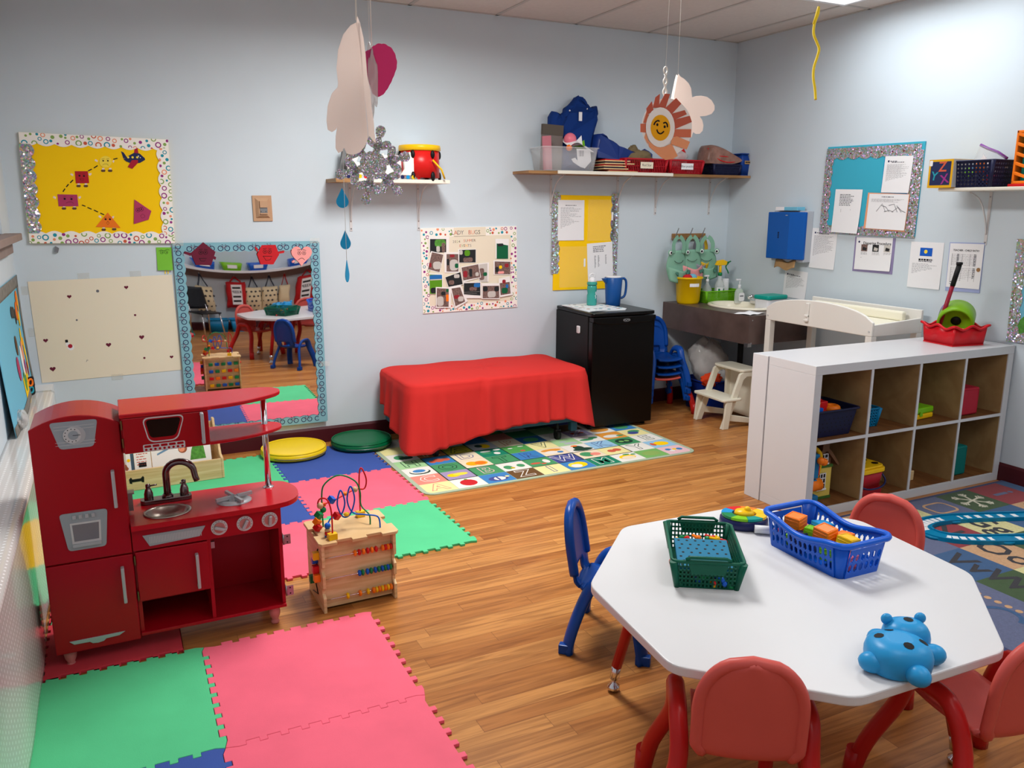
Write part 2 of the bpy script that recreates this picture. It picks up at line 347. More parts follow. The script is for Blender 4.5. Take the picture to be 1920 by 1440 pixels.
# ledge along the left wall, covered in dotted paper
mat('dotted_paper', (236, 234, 230), rough=0.18, coat=0.4)
nt = M('dotted_paper').node_tree; b = nt.nodes['Principled BSDF']; N = nt.nodes.new
tc = N('ShaderNodeTexCoord'); sp = N('ShaderNodeSeparateXYZ'); nt.links.new(tc.outputs['Object'], sp.inputs[0])
def mth(op, a, bb=None):
    n = N('ShaderNodeMath'); n.operation = op
    for i, q in enumerate((a, bb)):
        if q is None: continue
        if isinstance(q, (int, float)): n.inputs[i].default_value = q
        else: nt.links.new(q, n.inputs[i])
    return n.outputs[0]
u = mth('MULTIPLY', sp.outputs[1], 42); v = mth('MULTIPLY', mth('SUBTRACT', sp.outputs[2], sp.outputs[0]), 42)
rowp = mth('MULTIPLY', mth('FLOOR', v), 0.5); fu = mth('SUBTRACT', mth('FRACT', mth('ADD', u, rowp)), 0.5); fv = mth('SUBTRACT', mth('FRACT', v), 0.5)
dd = mth('ADD', mth('MULTIPLY', fu, fu), mth('MULTIPLY', fv, fv)); msk = mth('LESS_THAN', dd, 0.035)
rp = N('ShaderNodeValToRGB'); rp.color_ramp.elements[0].color = (*lin((214, 210, 206)), 1); rp.color_ramp.elements[1].color = (*lin((250, 250, 250)), 1)
nt.links.new(msk, rp.inputs[0]); nt.links.new(rp.outputs[0], b.inputs['Base Color'])
t = thing('window_ledge', 'low white ledge along the left wall covered in dotted paper', 'ledge', (XL, 0, 0))
MB('white_paint').box(0.001, .118, YB + .01, D - .001, 0, .54).build('ledge_body', t)
def ledgep(u, v):
    y = 0.6 + u * 4.45; s = math.sin(y * 5.1) * .006 + math.sin(y * 11) * .003
    q = v * 0.665                                    # distance across the paper from the wall
    if q < .125: return (q, y, .545 + .001 * math.sin(y * 9))
    if q < .135: return (.125 + (q - .125) * .7, y, .545 - (q - .125) * .7)
    k = (q - .135); return (.132 + s * min(1, k * 4) + .012 * k, y, .538 - k)
MB('dotted_paper').grid(ledgep, 90, 34).build('paper_cover', t, solid=.0015)
# ------------------------------------------------------------------ octagon table
P('table_white', (212, 213, 215), rough=0.28, var=0.01); P('table_edge', (206, 200, 204), rough=0.45, var=0.05, vscale=12); P('leg_red', (170, 20, 26), rough=0.3)
TH = 0.48; TC = (1.69, 1.632)
t = thing('octagon_table', 'white octagonal toddler table with red legs', 'table', (TC[0], TC[1], 0))
def rpoly(vs, r, n=3):
    o = []
    for i, p in enumerate(vs):
        a = Vector(vs[i - 1]); b = Vector(p); c = Vector(vs[(i + 1) % len(vs)]); d0 = (a - b).normalized() * r; d1 = (c - b).normalized() * r
        for j in range(n + 1):
            s_ = j / n; o.append(tuple((b + d0) * (1 - s_) ** 2 + b * 2 * s_ * (1 - s_) + (b + d1) * s_ ** 2))
    return o
h_ = [(-.2025, .538), (.29, .52), (.5785, .232), (.531, -.217)]; octv = h_ + [(-x, -y) for x, y in h_]
mb = MB('table_white').prism(rpoly(octv[::-1], .035, 4), TH - .026, TH, 'z'); mb.build('tabletop', t, bevel=.004)
for a in (133, 223, 313, 43):
    a = math.radians(a); c, s = math.cos(a), math.sin(a)
    l = MB('leg_red').cyl((.40 * c, .40 * s, TH - .026), (.487 * c, .487 * s, .09), .019, .017, 14)
    q = .47 ; l.tube([(.28 * c, .28 * s, TH - .03), (.455 * c, .455 * s, .22)], .006, 6)
    lg = l.build('leg', t)
    f_ = MB('chrome').cyl((.487 * c, .487 * s, .09), (.493 * c, .493 * s, .045), .0155, .0155, 12).lathe([(.004, 0), (.016, .002), (.021, .012), (.02, .02), (.008, .03), (.008, .045)], (.495 * c, .495 * s, 0), 14)
    lab(f_.build('foot', lg), 'chrome adjustable glide')
# ------------------------------------------------------------------ toddler chairs
P('chair_pink', (206, 88, 80), rough=0.42, var=0.04); P('chair_red', (184, 32, 30), rough=0.3); P('chair_blue', (8, 66, 148), rough=0.3); P('chair_blue_leg', (8, 68, 154), rough=0.35)
def shell(mb, w=.125, sh=.255, bh=.30, depth=.27, hole=False, tilt=.10):
    # seat shell: sits at y -depth/2..depth/2, front towards +y; back rises at -y
    yb = -depth / 2
    def prof(v):
        # centre line: front lip -> seat -> curve -> back ; returns (y, z, halfwidth)
        L1, L2 = depth - .03, .06; L3 = bh - .03; s = v * (L1 + L2 + L3)
        if s < L1: return (depth / 2 - s, sh - .012 * math.sin(PI * s / L1) - (.012 * max(0, 1 - s / .03)), w * (1 - .08 * (1 - s / L1)))
        if s < L1 + L2:
            a = (s - L1) / L2 * (PI / 2 - tilt); R_ = .04; return (yb + .03 - R_ * math.sin(a) + .0, sh + R_ * (1 - math.cos(a)), w * (1 - .12 * math.sin(PI * (s - L1) / L2)))
        k = (s - L1 - L2); R_ = .04; a = PI / 2 - tilt; e = L3
        hw = w * (1.0 if k < e * .4 else max(0.0, 1 - min(1, (k - e * .4) / (e * .6)) ** 2.3) ** (1 / 2.3))
        return (yb + .03 - R_ * math.sin(a) - k * math.sin(tilt), sh + R_ * (1 - math.cos(a)) + k * math.cos(tilt), max(hw, .003))
    NU, NV = 16, 56; vs = []; fs = []
    for j in range(NV + 1):
        y, z, hw = prof(j / NV)
        for i in range(NU + 1):
            u = i / NU * 2 - 1; curl = .012 * u * u
            yy, zz = (y, z + curl * .8) if j / NV < .45 else (y + curl, z)
            vs.append((u * hw, yy, zz))
    for j in range(NV):
        for i in range(NU):
            if hole and .50 < (j + .5) / NV < .59 and abs((i + .5) / NU * 2 - 1) < .5: continue
            q = j * (NU + 1) + i; fs.append((q, q + 1, q + NU + 2, q + NU + 1))
    mb.add(vs, fs, True)
    e0 = int(NV * (.52 if not hole else .6)); row = lambda j, i: vs[j * (NU + 1) + i]
    mb.tube([row(j, 0) for j in range(e0, NV + 1)] + [row(j, NU) for j in range(NV - 1, e0 - 1, -1)], .0095 if not hole else .012, 8)
def rim(mb, pts, r): mb.tube(pts, r, 8)
def arch(s, w, sh, peak, rf, rb, splay):
    # inverted U leg frame on one side (s=-1/1): rear foot, peak, front foot
    x0 = s * (w + .012); x1 = s * (w + splay)
    key = [(x1, -rb, .0), (x1 - (x1 - x0) * .3, -rb * .86, sh * .4), (x0, -rb * .62, sh * .85), (x0, -rb * .35, peak - .012), (x0, 0.01, peak), (x0, rf * .38, peak - .012), (x0, rf * .62, sh * .85), (x1 - (x1 - x0) * .3, rf * .86, sh * .4), (x1, rf, 0)]
    return smoothpath(key, 5)
def chair_red(label):
    t = thing('toddler_chair', label, 'chair', group='red toddler chairs at the octagon table')
    mb = MB('chair_pink'); shell(mb, .116, .285, .262, .28); lab(mb.build('seat_shell', t, solid=.011, offs=0), 'faded pinkish red seat and backrest')
    for s in (-1, 1):
        p = arch(s, .142, .29, .36, .17, .19, .08); mb = MB('chair_red').tube(p, .0225, 12)
        lg = mb.build('leg_frame', t)
        for q in (p[0], p[-1]):
            f_ = MB('chair_red').cyl((q[0], q[1], 0.0), (q[0] - s * .004, q[1] * .97, .08), .0245, .024, 14).build('foot_cap', lg)
    return t
c1 = chair_red('pinkish red toddler chair in front, its back turned to the camera')
def face(o, x, y, a): o.location = (x, y, 0); o.rotation_euler = (0, 0, math.radians(a) - PI / 2)
face(c1, 1.30, 1.365, 56)
c2 = dup(c1, (0, 0, 0), 0, 'pinkish red toddler chair at the right picture edge, cut off by it'); face(c2, 1.92, 1.165, 80)
c3 = dup(c1, (0, 0, 0), 0, 'pinkish red toddler chair behind the table, beside the alphabet carpet'); face(c3, 2.225, 1.785, 199)
def chair_blue(label, bh=.30, group=None):
    t = thing('toddler_chair', label, 'chair', group=group)
    mb = MB('chair_blue'); shell(mb, .108, .215, .28, .26, hole=True, tilt=.16); mb.build('seat_shell', t, solid=.012, offs=0)
    for s in (-1, 1):
        p = arch(s, .112, .23, .275, .125, .145, .05); mb = MB('chair_blue_leg'); mb.tube(p, .027, 10, sy=.5)
        lg = mb.build('leg_frame', t)
        for q in (p[0], p[-1]):
            MB('chair_blue').box(q[0] - .015, q[0] + .015, q[1] - .026, q[1] + .026, 0, .035).build('foot_cap', lg, bevel=.004)
    return t
b1 = chair_blue('blue plastic toddler chair at the left of the table, seen from its side'); face(b1, 1.545, 2.285, -42)
# ------------------------------------------------------------------ things on the table
def basket_wall(mb, a, b, z0, z1, lean, nx, nz, th, bw_=.006, oval=False, rows=None):
    """perforated wall from floor corner a to b (xy), leaning outward by lean (vector xy); bars left between holes"""
    a = Vector((*a, 0)); b = Vector((*b, 0)); ln = Vector((*lean, 0)); e = (b - a); n = e.normalized()
    out = ln.normalized() if ln.length else Vector((-n.y, n.x, 0))
    def pt(u, v, o=0):
        q = a + e * u + ln * v + n * 0; return (q.x + out.x * o, q.y + out.y * o, z0 + (z1 - z0) * v)
    def slab(u0, u1, v0, v1):
        v = [pt(u0, v0), pt(u1, v0), pt(u1, v1), pt(u0, v1), pt(u0, v0, th), pt(u1, v0, th), pt(u1, v1, th), pt(u0, v1, th)]
        mb.add(v, [(0, 3, 2, 1), (4, 5, 6, 7), (0, 1, 5, 4), (1, 2, 6, 5), (2, 3, 7, 6), (3, 0, 4, 7)])
    L_ = e.length; Hh = (z1 - z0); bu = bw_ / L_; bv = bw_ / Hh
    for i in range(nx + 1): u = i / nx * (1 - bu); slab(u, u + bu, 0, 1)
    for j in range(nz + 1): v = j / nz * (1 - bv); slab(0, 1, v, v + bv)
def basket(mb, x0, x1, y0, y1, h, fl_, nx, ny, nz, th=.003, bar=.006, rimr=.006, solidz=.0):
    """perforated basket; base rect, flares out by fl_"""
    mb.box(x0, x1, y0, y1, 0, .003)
    for a, b, l, n in (((x0, y0), (x1, y0), (0, -fl_), nx), ((x1, y1), (x0, y1), (0, fl_), nx), ((x0, y1), (x0, y0), (-fl_, 0), ny), ((x1, y0), (x1, y1), (fl_, 0), ny)):
        basket_wall(mb, a, b, 0, h, l, n, nz, th, bar)
    for sx, sy in ((x0, y0), (x1, y0), (x1, y1), (x0, y1)):       # corner posts
        dx = -fl_ if sx == x0 else fl_; dy = -fl_ if sy == y0 else fl_; mb.cyl((sx, sy, 0), (sx + dx, sy + dy, h), .008, .012, 8)
    r = [(p[0], p[1], h) for p in rrect(x0 - fl_ - .004, x1 + fl_ + .004, y0 - fl_ - .004, y1 + fl_ + .004, .02, 4)]
    mb.tube(r, rimr, 8, closed=True)
# green basket with pegboard
t = thing('peg_basket', 'dark green perforated basket on the table holding a blue pegboard', 'basket', (1.52, 1.795, TH), math.radians(-33))
P('green_basket', (0, 88, 66), rough=0.4)
mb = MB('green_basket'); basket(mb, -.083, .083, -.135, .135, .085, .014, 15, 22, 6, bar=.0045, rimr=.005)
# scooped handle plates at both ends
for s in (-1, 1):
    mb.prism([(-.06, .092), (.06, .092), (.045, .05), (-.045, .05)], s * .150, s * .155, 'y'); mb.tube([(-.062, s * .152, .092), (-.05, s * .155, .10), (.05, s * .155, .10), (.062, s * .152, .092)], .005, 6)
mb.build('basket_body', t)
gbx = lambda x, y, z: Matrix.Translation((1.52, 1.795, TH)) @ rotm(0, 0, math.radians(-33)) @ T(x, y, z)
t = thing('pegboard', 'teal blue pegboard with rows of holes lying in the dark green basket', 'pegboard'); t.matrix_world = gbx(-.002, -.035, .052) @ rotm(.10, 0, 0)
P('pegboard_blue', (22, 112, 148), rough=0.6)
mb = MB('pegboard_blue').box(-.078, .078, -.085, .085, 0, .012); mb.m('black')
for i in range(6):
    for j in range(7): mb.prism(circ(-.062 + i * .0248 + (.008 if j % 2 else 0) - .004, -.072 + j * .024, .0042, 8), .0121, .0124, 'z')
mb.build('board', t)
cols = ['pl_yellow', 'pl_red', 'pl_blue', 'pl_green', 'pl_orange', 'pl_green', 'pl_blue', 'pl_red', 'pl_yellow', 'pl_green']
rnd = random.Random(3)
pegs = None
for i in range(12):
    t = thing('peg', 'small coloured plastic peg at the back of the dark green basket', 'peg', group='pegs in the green basket'); x = -.07 + i * .0125
    t.matrix_world = gbx(x, .085 + rnd.uniform(-.02, .03), .05 + rnd.uniform(0, .016)) @ rotm(PI / 2 + rnd.uniform(-.3, .3), 0, rnd.uniform(-1.3, 1.3))
    MB(cols[i % 10]).lathe([(0, 0), (.005, .001), (.005, .022), (.009, .023), (.0095, .03), (.0, .034)], n=10).build('peg_body', t)
for i in range(14):
    t = thing('peg', 'small coloured plastic peg at the bottom of the dark green basket', 'peg', group='pegs under the pegboard')
    t.matrix_world = gbx(rnd.uniform(-.07, .07), -.125 + rnd.uniform(0, .02) if i < 8 else rnd.uniform(-.1, .1), .008 + .011 * (i % 3)) @ rotm(PI / 2, 0, rnd.uniform(-1.3, 1.3))
    MB(cols[(i * 3) % 10]).lathe([(0, 0), (.005, .001), (.005, .022), (.009, .023), (.0095, .03), (.0, .034)], n=10).build('peg_body', t)
# steering wheel style music toy behind the basket
t = thing('music_toy', 'round multicoloured music toy with red handle lying behind the green basket', 'toy', (1.87, 2.005, TH), math.radians(-30))
mb = MB('pl_navy').lathe([(.0, 0), (.075, 0), (.082, .01), (.08, .028), (.07, .036), (.0, .038)], n=28, sy=.85); mb.build('body', t)
for i, c in enumerate(['pl_yellow', 'pl_orange', 'pl_red', 'pl_cyan', 'pl_green', 'pl_lime', 'pl_teal', 'pl_yellow']):
    a0 = i * PI / 4; p = [(math.cos(a) * .076, math.sin(a) * .064) for a in [a0 + k * PI / 4 / 5 for k in range(6)]] + [(math.cos(a) * .04, math.sin(a) * .034) for a in [a0 + (5 - k) * PI / 4 / 5 for k in range(6)]]
    MB(c).prism(p, .034, .044, 'z').build('key', t, bevel=.002)
MB('pl_yellow').lathe([(0, .036), (.036, .037), (.03, .052), (.0, .056)], n=20, sy=.85).ball((.01, .0, .055), .012).build('button', t)
lab(MB('white_paint').cyl((.02, -.075, .016), (.085, -.085, .016), .014, .014, 12).build('handle', t), 'white handle')
mb = MB('pl_red')
for i in range(7): mb.ball((.095 + .012 * math.cos(i * 2.4), -.087 + .014 * math.sin(i * 2.4), .018 + .006 * (i % 3 - 1)), .0105)
mb.build('rattle_end', t)
lab(MB('white_paint').tube([(p[0], p[1], .006) for p in circ(.155, .01, .045, 24, .03)], .0035, 6, closed=True).build('ring', t), 'white ring')
# blue basket of blocks
BB = (1.915, 1.70, TH); BBR = math.radians(-91)
t = thing('block_basket', 'bright blue oval-holed basket on the table full of coloured blocks', 'basket', BB, BBR)
P('basket_blue', (20, 92, 206), rough=0.28)
mb = MB('basket_blue'); hx, hy = .147, .083
fz = .095
def bbwall(a, b, lean, n, wav):
    a = Vector((*a, 0)); b = Vector((*b, 0)); ln = Vector((*lean, 0)); e = b - a; out = ln.normalized()
    def pt(u, v, o=0):
        hz = fz + wav * math.cos(2 * PI * (u - 0.0)) ; q = a + e * u + ln * v + out * o; return (q.x, q.y, .0 + hz * v)
    rows = [(.2, .48), (.55, .82)]
    nu = n * 6; per = 6
    # vertical bars + horizontal bands, holes rounded by corner fillets
    cells = [0.0, .2, .24, .44, .48, .55, .59, .78, .82, 1.0]
    for i in range(nu):
        for j in range(len(cells) - 1):
            u = (i + .5) / nu; v = (cells[j] + cells[j + 1]) / 2; k = (i % per); inside = False
            for (r0, r1) in rows:
                if r0 < v < r1 and 1 <= k <= 4 and .03 < u < .97:
                    inside = not ((k in (1, 4)) and (v < r0 + .04 or v > r1 - .04))
            if inside: continue
            u0, u1, v0, v1 = i / nu, (i + 1) / nu, cells[j], cells[j + 1]
            q = [pt(u0, v0), pt(u1, v0), pt(u1, v1), pt(u0, v1)]; w = [pt(u0, v0, .003), pt(u1, v0, .003), pt(u1, v1, .003), pt(u0, v1, .003)]
            mb.add(q + w, [(0, 3, 2, 1), (4, 5, 6, 7), (0, 1, 5, 4), (1, 2, 6, 5), (2, 3, 7, 6), (3, 0, 4, 7)])
cc = .018
bbwall((-hx + cc, -hy), (hx - cc, -hy), (0, -.016), 13, .012); bbwall((hx - cc, hy), (-hx + cc, hy), (0, .016), 13, .012)
bbwall((-hx, hy - cc), (-hx, -hy + cc), (-.016, 0), 6, 0.0); bbwall((hx, -hy + cc), (hx, hy - cc), (.016, 0), 6, 0.0)
for sx in (-1, 1):
    for sy in (-1, 1): mb.loft([[(sx * (hx - cc + (cc + .016 * v) * math.cos(a)), sy * (hy - cc + (cc + .016 * v) * math.sin(a)), .107 * v) for a in [PI / 2 * i / 5 for i in range(6)]] + [(sx * (hx - cc + (cc + .013 + .016 * v - .016) * math.cos(a)), sy * (hy - cc + (cc + .013 + .016 * v - .016) * math.sin(a)), .107 * v) for a in [PI / 2 * (5 - i) / 5 for i in range(6)]] for v in (0, .5, 1)])
mb.prism(rrect(-hx, hx, -hy, hy, cc), 0, .004, 'z')
rp_ = [(p[0], p[1], fz + .012 * math.cos(2 * PI * ((p[0] + hx) / (2 * hx))) * (1 if abs(p[1]) > .05 else 1) + .002) for p in [q for i, q in enumerate(rrect(-hx - .02, hx + .02, -hy - .02, hy + .02, .035, 6))]]
rr = []
for i, p in enumerate(rp_):
    q = rp_[(i + 1) % len(rp_)]; m_ = max(1, int(math.dist(p, q) / .015))
    for k in range(m_):
        x = p[0] + (q[0] - p[0]) * k / m_; y = p[1] + (q[1] - p[1]) * k / m_
        rr.append((x, y, fz + .012 * math.cos(2 * PI * (min(max(x, -hx), hx) + hx) / (2 * hx)) + .002))
mb.tube(rr, .0095, 8, closed=True); mb.build('basket_body', t)
blocks = [(-.115, -.02, .062, 'orange', 'orange block at the far left end of the blue basket', .052, .3), (-.045, .035, .052, 'cyan', 'light blue open block at the far side of the blue basket', .05, -.2), (-.04, -.012, .045, 'lime', 'lime green block beside the purple one in the blue basket', .046, .5), (-.075, .03, .03, 'purple', 'purple block beside the far left orange block', .046, .1), (.015, -.01, .062, 'orange', 'orange block in the middle of the blue basket', .052, .15), (.095, .01, .055, 'yellow', 'yellow block at the near right end of the blue basket', .05, .2), (.055, .035, .05, 'orange', 'orange block behind the yellow block', .046, .1), (.07, -.035, .028, 'lime', 'lime green block in front of the yellow block', .05, .25), (-.055, -.05, .03, 'navy', 'dark purple open block at the near side of the blue basket', .046, .3), (-.09, -.045, .022, 'lime', 'lime green block low under the far left orange block', .04, .6), (-.14, .02, .025, 'pink', 'pink block at the far end of the blue basket', .045, 0), (.13, -.02, .02, 'pink', 'pink block low at the near end of the blue basket', .045, .1), (.02, .04, .035, 'purple', 'purple block in the middle at the far side of the blue basket', .046, .4)]
BX = Matrix.Translation(BB) @ rotm(0, 0, BBR)
for x, y, z, c, lb, s, a in blocks:
    t = thing('toy_block', lb, 'block', group='blocks in the blue basket'); t.matrix_world = BX @ T(x * .88, y * .95, z + .016) @ rotm(.12 * math.sin(x * 50), .12 * math.cos(y * 70), a)
    h_ = s / 2; mb = MB('pl_' + c).box(-h_, h_, -h_, h_, -h_ * .9, h_ * .9)
    for sx in (-1, 1):                                  # raised lattice on the sides
        for k in (-.5, 0, .5): mb.tube([(sx * h_, k * s - .01 if 0 else -h_ + .004, k * h_), (sx * h_, h_ - .004, k * h_)], .0013, 4); mb.tube([(-h_ + .004, sx * h_, k * h_), (h_ - .004, sx * h_, k * h_)], .0013, 4)
    mb.tube([(p[0], p[1], h_ * .9) for p in rrect(-h_ + .004, h_ - .004, -h_ + .004, h_ - .004, .004, 2)], .002, 5, closed=True)
    mb.build('block_body', t, bevel=.003)
# blue hippo toy
P('hippo_blue', (40, 148, 208), rough=0.36)
t = thing('animal_toy', 'blue plastic hippo-shaped shape toy with round holes on the table front', 'toy', (1.603, 1.172, TH), math.radians(-28)); t.scale = (.88,) * 3
mb = MB('hippo_blue')
def supere(cx, cy, rx, ry, z0, z1, dome, n=28):
    rg = []
    for v, r in ((0, .86), (.08, .96), (.35, 1.0), (.55, 1.0), (.72, .95), (.85, .84), (.94, .66), (1, .38)):
        rg.append([(cx + rx * r * math.copysign(abs(math.cos(a)) ** .8, math.cos(a)), cy + ry * r * math.copysign(abs(math.sin(a)) ** .8, math.sin(a)), z0 + (z1 - z0) * v) for a in [2 * PI * i / n for i in range(n)]])
    mb.loft(rg)
supere(-.012, -.022, .083, .078, .0, .088, 1); supere(.045, .065, .062, .052, .0, .092, 1)
mb.build('body', t)
for (x, y, r) in ((-.005, .08, .016), (.09, .088, .016)): MB('hippo_blue').ball((x, y, .088), r, r * .8, r).build('ear', t)
for (x, y, a) in ((-.088, -.045, PI * .85), (.005, -.105, -PI / 2 + .25), (.09, .0, .0), (-.02, .075, PI * .7)):
    c, s = math.cos(a), math.sin(a); mb = MB('hippo_blue'); mb.at(T(x, y, .028) @ rotm(0, 0, a)); mb.ball((0, 0, 0), .036, .03, .028, 14, 8)
    mb.build('foot', t)
PRF = ((1.0, .55), (.95, .72), (.84, .85), (.66, .94), (.38, 1.0), (0, 1.0))
def hz(x, y):
    e = ((x - .045) / .062, (y - .065) / .052, .092) if y > .05 else ((x + .012) / .083, (y + .022) / .078, .088); r = min(.99, (abs(e[0]) ** 2.4 + abs(e[1]) ** 2.4) ** (1 / 2.4))
    for (r1, v1), (r0, v0) in zip(PRF, PRF[1:]):
        if r0 <= r <= r1: return e[2] * (v0 + (v1 - v0) * (r - r0) / (r1 - r0))
for x, y, r in ((-.06, -.005, .0125), (-.02, .03, .0125), (.048, -.03, .0125), (-.005, -.06, .0135), (.05, .07, .013)):
    mb = MB('black'); ring = [(x + r * math.cos(a), y + r * math.sin(a), hz(x + r * math.cos(a), y + r * math.sin(a)) + .0012) for a in [2 * PI * i / 9 for i in range(9)]]
    mb.add(ring + [(x, y, hz(x, y) + .0012)], [(i, (i + 1) % 9, 9) for i in range(9)]); lab(mb.build('hole', t), 'round dark hole')
# ------------------------------------------------------------------ toy kitchen
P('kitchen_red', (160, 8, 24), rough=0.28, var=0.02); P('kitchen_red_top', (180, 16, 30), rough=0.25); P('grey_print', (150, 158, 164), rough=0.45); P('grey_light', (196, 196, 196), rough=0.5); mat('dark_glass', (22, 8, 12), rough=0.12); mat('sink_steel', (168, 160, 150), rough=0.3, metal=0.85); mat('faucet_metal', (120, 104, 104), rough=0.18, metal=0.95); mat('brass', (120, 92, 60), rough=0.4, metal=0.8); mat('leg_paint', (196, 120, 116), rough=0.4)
KX, KY = -.276, 2.894
t = thing('toy_kitchen', 'red wooden play kitchen with fridge, sink and stove', 'toy kitchen', (KX, KY, 0))
def rbox(mb, x0, x1, y0, y1, z0, z1): mb.box(x0, x1, y0, y1, z0, z1); return mb
KD = .285
top = [(0, .061), (.264, .061)] + arc(.132, .62, .255, math.radians(58.8), math.radians(121.2), 12, .252)
MB('kitchen_red').prism(top, .014, KD, 'y').build('fridge_body', t, bevel=.003)
dt = [(.001, .386), (.261, .386)] + arc(.131, .62, .255, math.radians(59.4), math.radians(120.6), 12, .262)
fd = MB('kitchen_red').prism(dt, 0, .0135, 'y').build('fridge_door', t, bevel=.003)
fz_ = MB('kitchen_red').box(.001, .261, 0, .0135, .064, .381).build('freezer_door', t, bevel=.003)
def handle(par, x, z0, z1, y=0, th=.011):
    mb = MB('silver_plastic').box(x - th / 2, x + th / 2, y - .026, y - .018, z0, z1).box(x - th / 2, x + th / 2, y - .02, y, z0, z0 + .012).box(x - th / 2, x + th / 2, y - .02, y, z1 - .012, z1)
    return lab(mb.build('handle', par, bevel=.003), 'silver bar handle')
handle(fd, .227, .56, .688); handle(fz_, .226, .217, .345)
mb = MB('grey_print').prism(rpoly([(.06, .864), (.199, .864), (.181, .774), (.083, .774)], .012), -.0015, 0, 'y')
mb.m('grey_light')
for z in (.848, .838, .796, .786): mb.box(.072, .188, -.0018, -.0014, z, z + .0012)
mb.m('silver_plastic').prism(circ(.130, .818, .031, 24), -.003, -.0012, 'y'); mb.m('grey_light').prism(circ(.122, .818, .026, 22), -.0045, -.002, 'y'); mb.m('grey_print').prism(circ(.126, .818, .015, 18), -.0055, -.004, 'y')
mb.m('black')
for i in range(9): a = PI * .35 + i * PI * 1.3 / 8; mb.prism(circ(.122 + .021 * math.cos(a), .818 + .021 * math.sin(a), .0018, 6), -.0049, -.0044, 'y')
mb.box(.124, .146, -.006, -.0052, .817, .8185); lab(mb.build('dial_panel', fd), 'grey printed panel with a round dial')
mb = MB('grey_print').prism(rpoly([(.058, .557), (.2, .557), (.186, .427), (.074, .427)], .012), -.0035, 0, 'y'); mb.m('grey_light')
mb.prism([(.086, .522), (.177, .522), (.172, .438), (.088, .438)], -.0042, -.003, 'y'); mb.m('steel').prism([(.092, .516), (.171, .516), (.167, .458), (.094, .458)], -.0046, -.004, 'y'); mb.m('silver_plastic').box(.089, .171, -.012, -.004, .440, .450)
for i in range(4): mb.box(.096 + i * .0185, .106 + i * .0185, -.008, -.003, .536, .549)
lab(mb.build('ice_dispenser', fd, bevel=.0012), 'grey ice dispenser panel')
e_ = [(.044, .107), (.215, .107), (.196, .096), (.155, .094)] + [(.147, .087), (.13, .084), (.113, .086), (.105, .093)] + [(.058, .094)]
lab(MB('silver_plastic').prism(e_, -.004, 0, 'y').build('emblem', fz_, bevel=.001), 'silver winged emblem')
# upper cabinet with microwave door, shelves and pole
mb = MB('kitchen_red'); mb.box(.264, .53, .0, .19, .738, .746).box(.264, .272, .0, .19, .746, .862).box(.526, .536, .0, .19, .738, .862).box(.272, .526, .18, .19, .746, .862); mb.build('microwave_cabinet', t)
md_ = MB('kitchen_red').box(.269, .535, -.029, -.015, .741, .861)
md_.build('x') if 0 else None
md = md_.build('microwave_door', t, bevel=.003)
MB('kitchen_red').box(.27, .534, -.0145, .0, .742, .746).box(.27, .534, -.0145, .0, .856, .862).box(.27, .28, -.0145, 0, .746, .856).box(.524, .534, -.0145, 0, .746, .856).build('microwave_frame', t)
mb = MB('grey_light'); o_ = rpoly([(.328, .862 - .004), (.461, .858), (.434, .772), (.344, .772)], .022, 5); i_ = rpoly([(.332, .854), (.457, .854), (.431, .776), (.347, .776)], .02, 5)
n_ = len(o_); mb.add([(p[0], -.0296, p[1]) for p in o_ + i_], [(k, (k + 1) % n_, n_ + (k + 1) % n_, n_ + k) for k in range(n_)])
mb.m('dark_glass'); flat(mb, rpoly([(.339, .85), (.449, .85), (.428, .788), (.35, .788)], .014, 5), -.0297); lab(mb.build('microwave_window', md), 'dark trapezoid window with grey outline')
mb = MB('grey_light'); flat(mb, rrect(.325, .455, .743, .767, .004), -.0296); mb.m('kitchen_red')
for i in range(9): flat(mb, circ(.334 + i * .014, .749, .0042, 10), -.0298)
for i in range(5): flat(mb, rrect(.329 + i * .0252, .35 + i * .0252, .756, .764, .003, 3), -.0298)
lab(mb.build('keypad', md), 'pale grey printed keypad')
handle(md, .513, .743 + .01, .862 - .002, -.029)
tp = [(.262, -.029), (.535, -.029)] + [tuple(p)[:2] for p in smoothpath([(.535, -.027, 0), (.62, -.008, 0), (.71, .032, 0), (.775, .078, 0), (.803, .125, 0), (.80, .17, 0), (.76, .205, 0), (.7, .215, 0)], 5)[1:]] + [(.262, .215)]
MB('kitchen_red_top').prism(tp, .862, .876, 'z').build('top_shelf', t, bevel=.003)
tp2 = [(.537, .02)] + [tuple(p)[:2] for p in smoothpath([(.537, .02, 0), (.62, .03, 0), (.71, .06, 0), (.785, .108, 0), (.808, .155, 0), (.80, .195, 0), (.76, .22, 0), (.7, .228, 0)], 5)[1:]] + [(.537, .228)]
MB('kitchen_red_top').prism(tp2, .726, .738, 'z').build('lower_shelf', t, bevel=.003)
lab(MB('chrome').cyl((.752, .19, .489), (.752, .19, .862), .0115, n=18).lathe([(.0115, .006), (.02, .003), (.02, 0)], (.752, .19, .487), 18).build('pole', t), 'chrome pole')
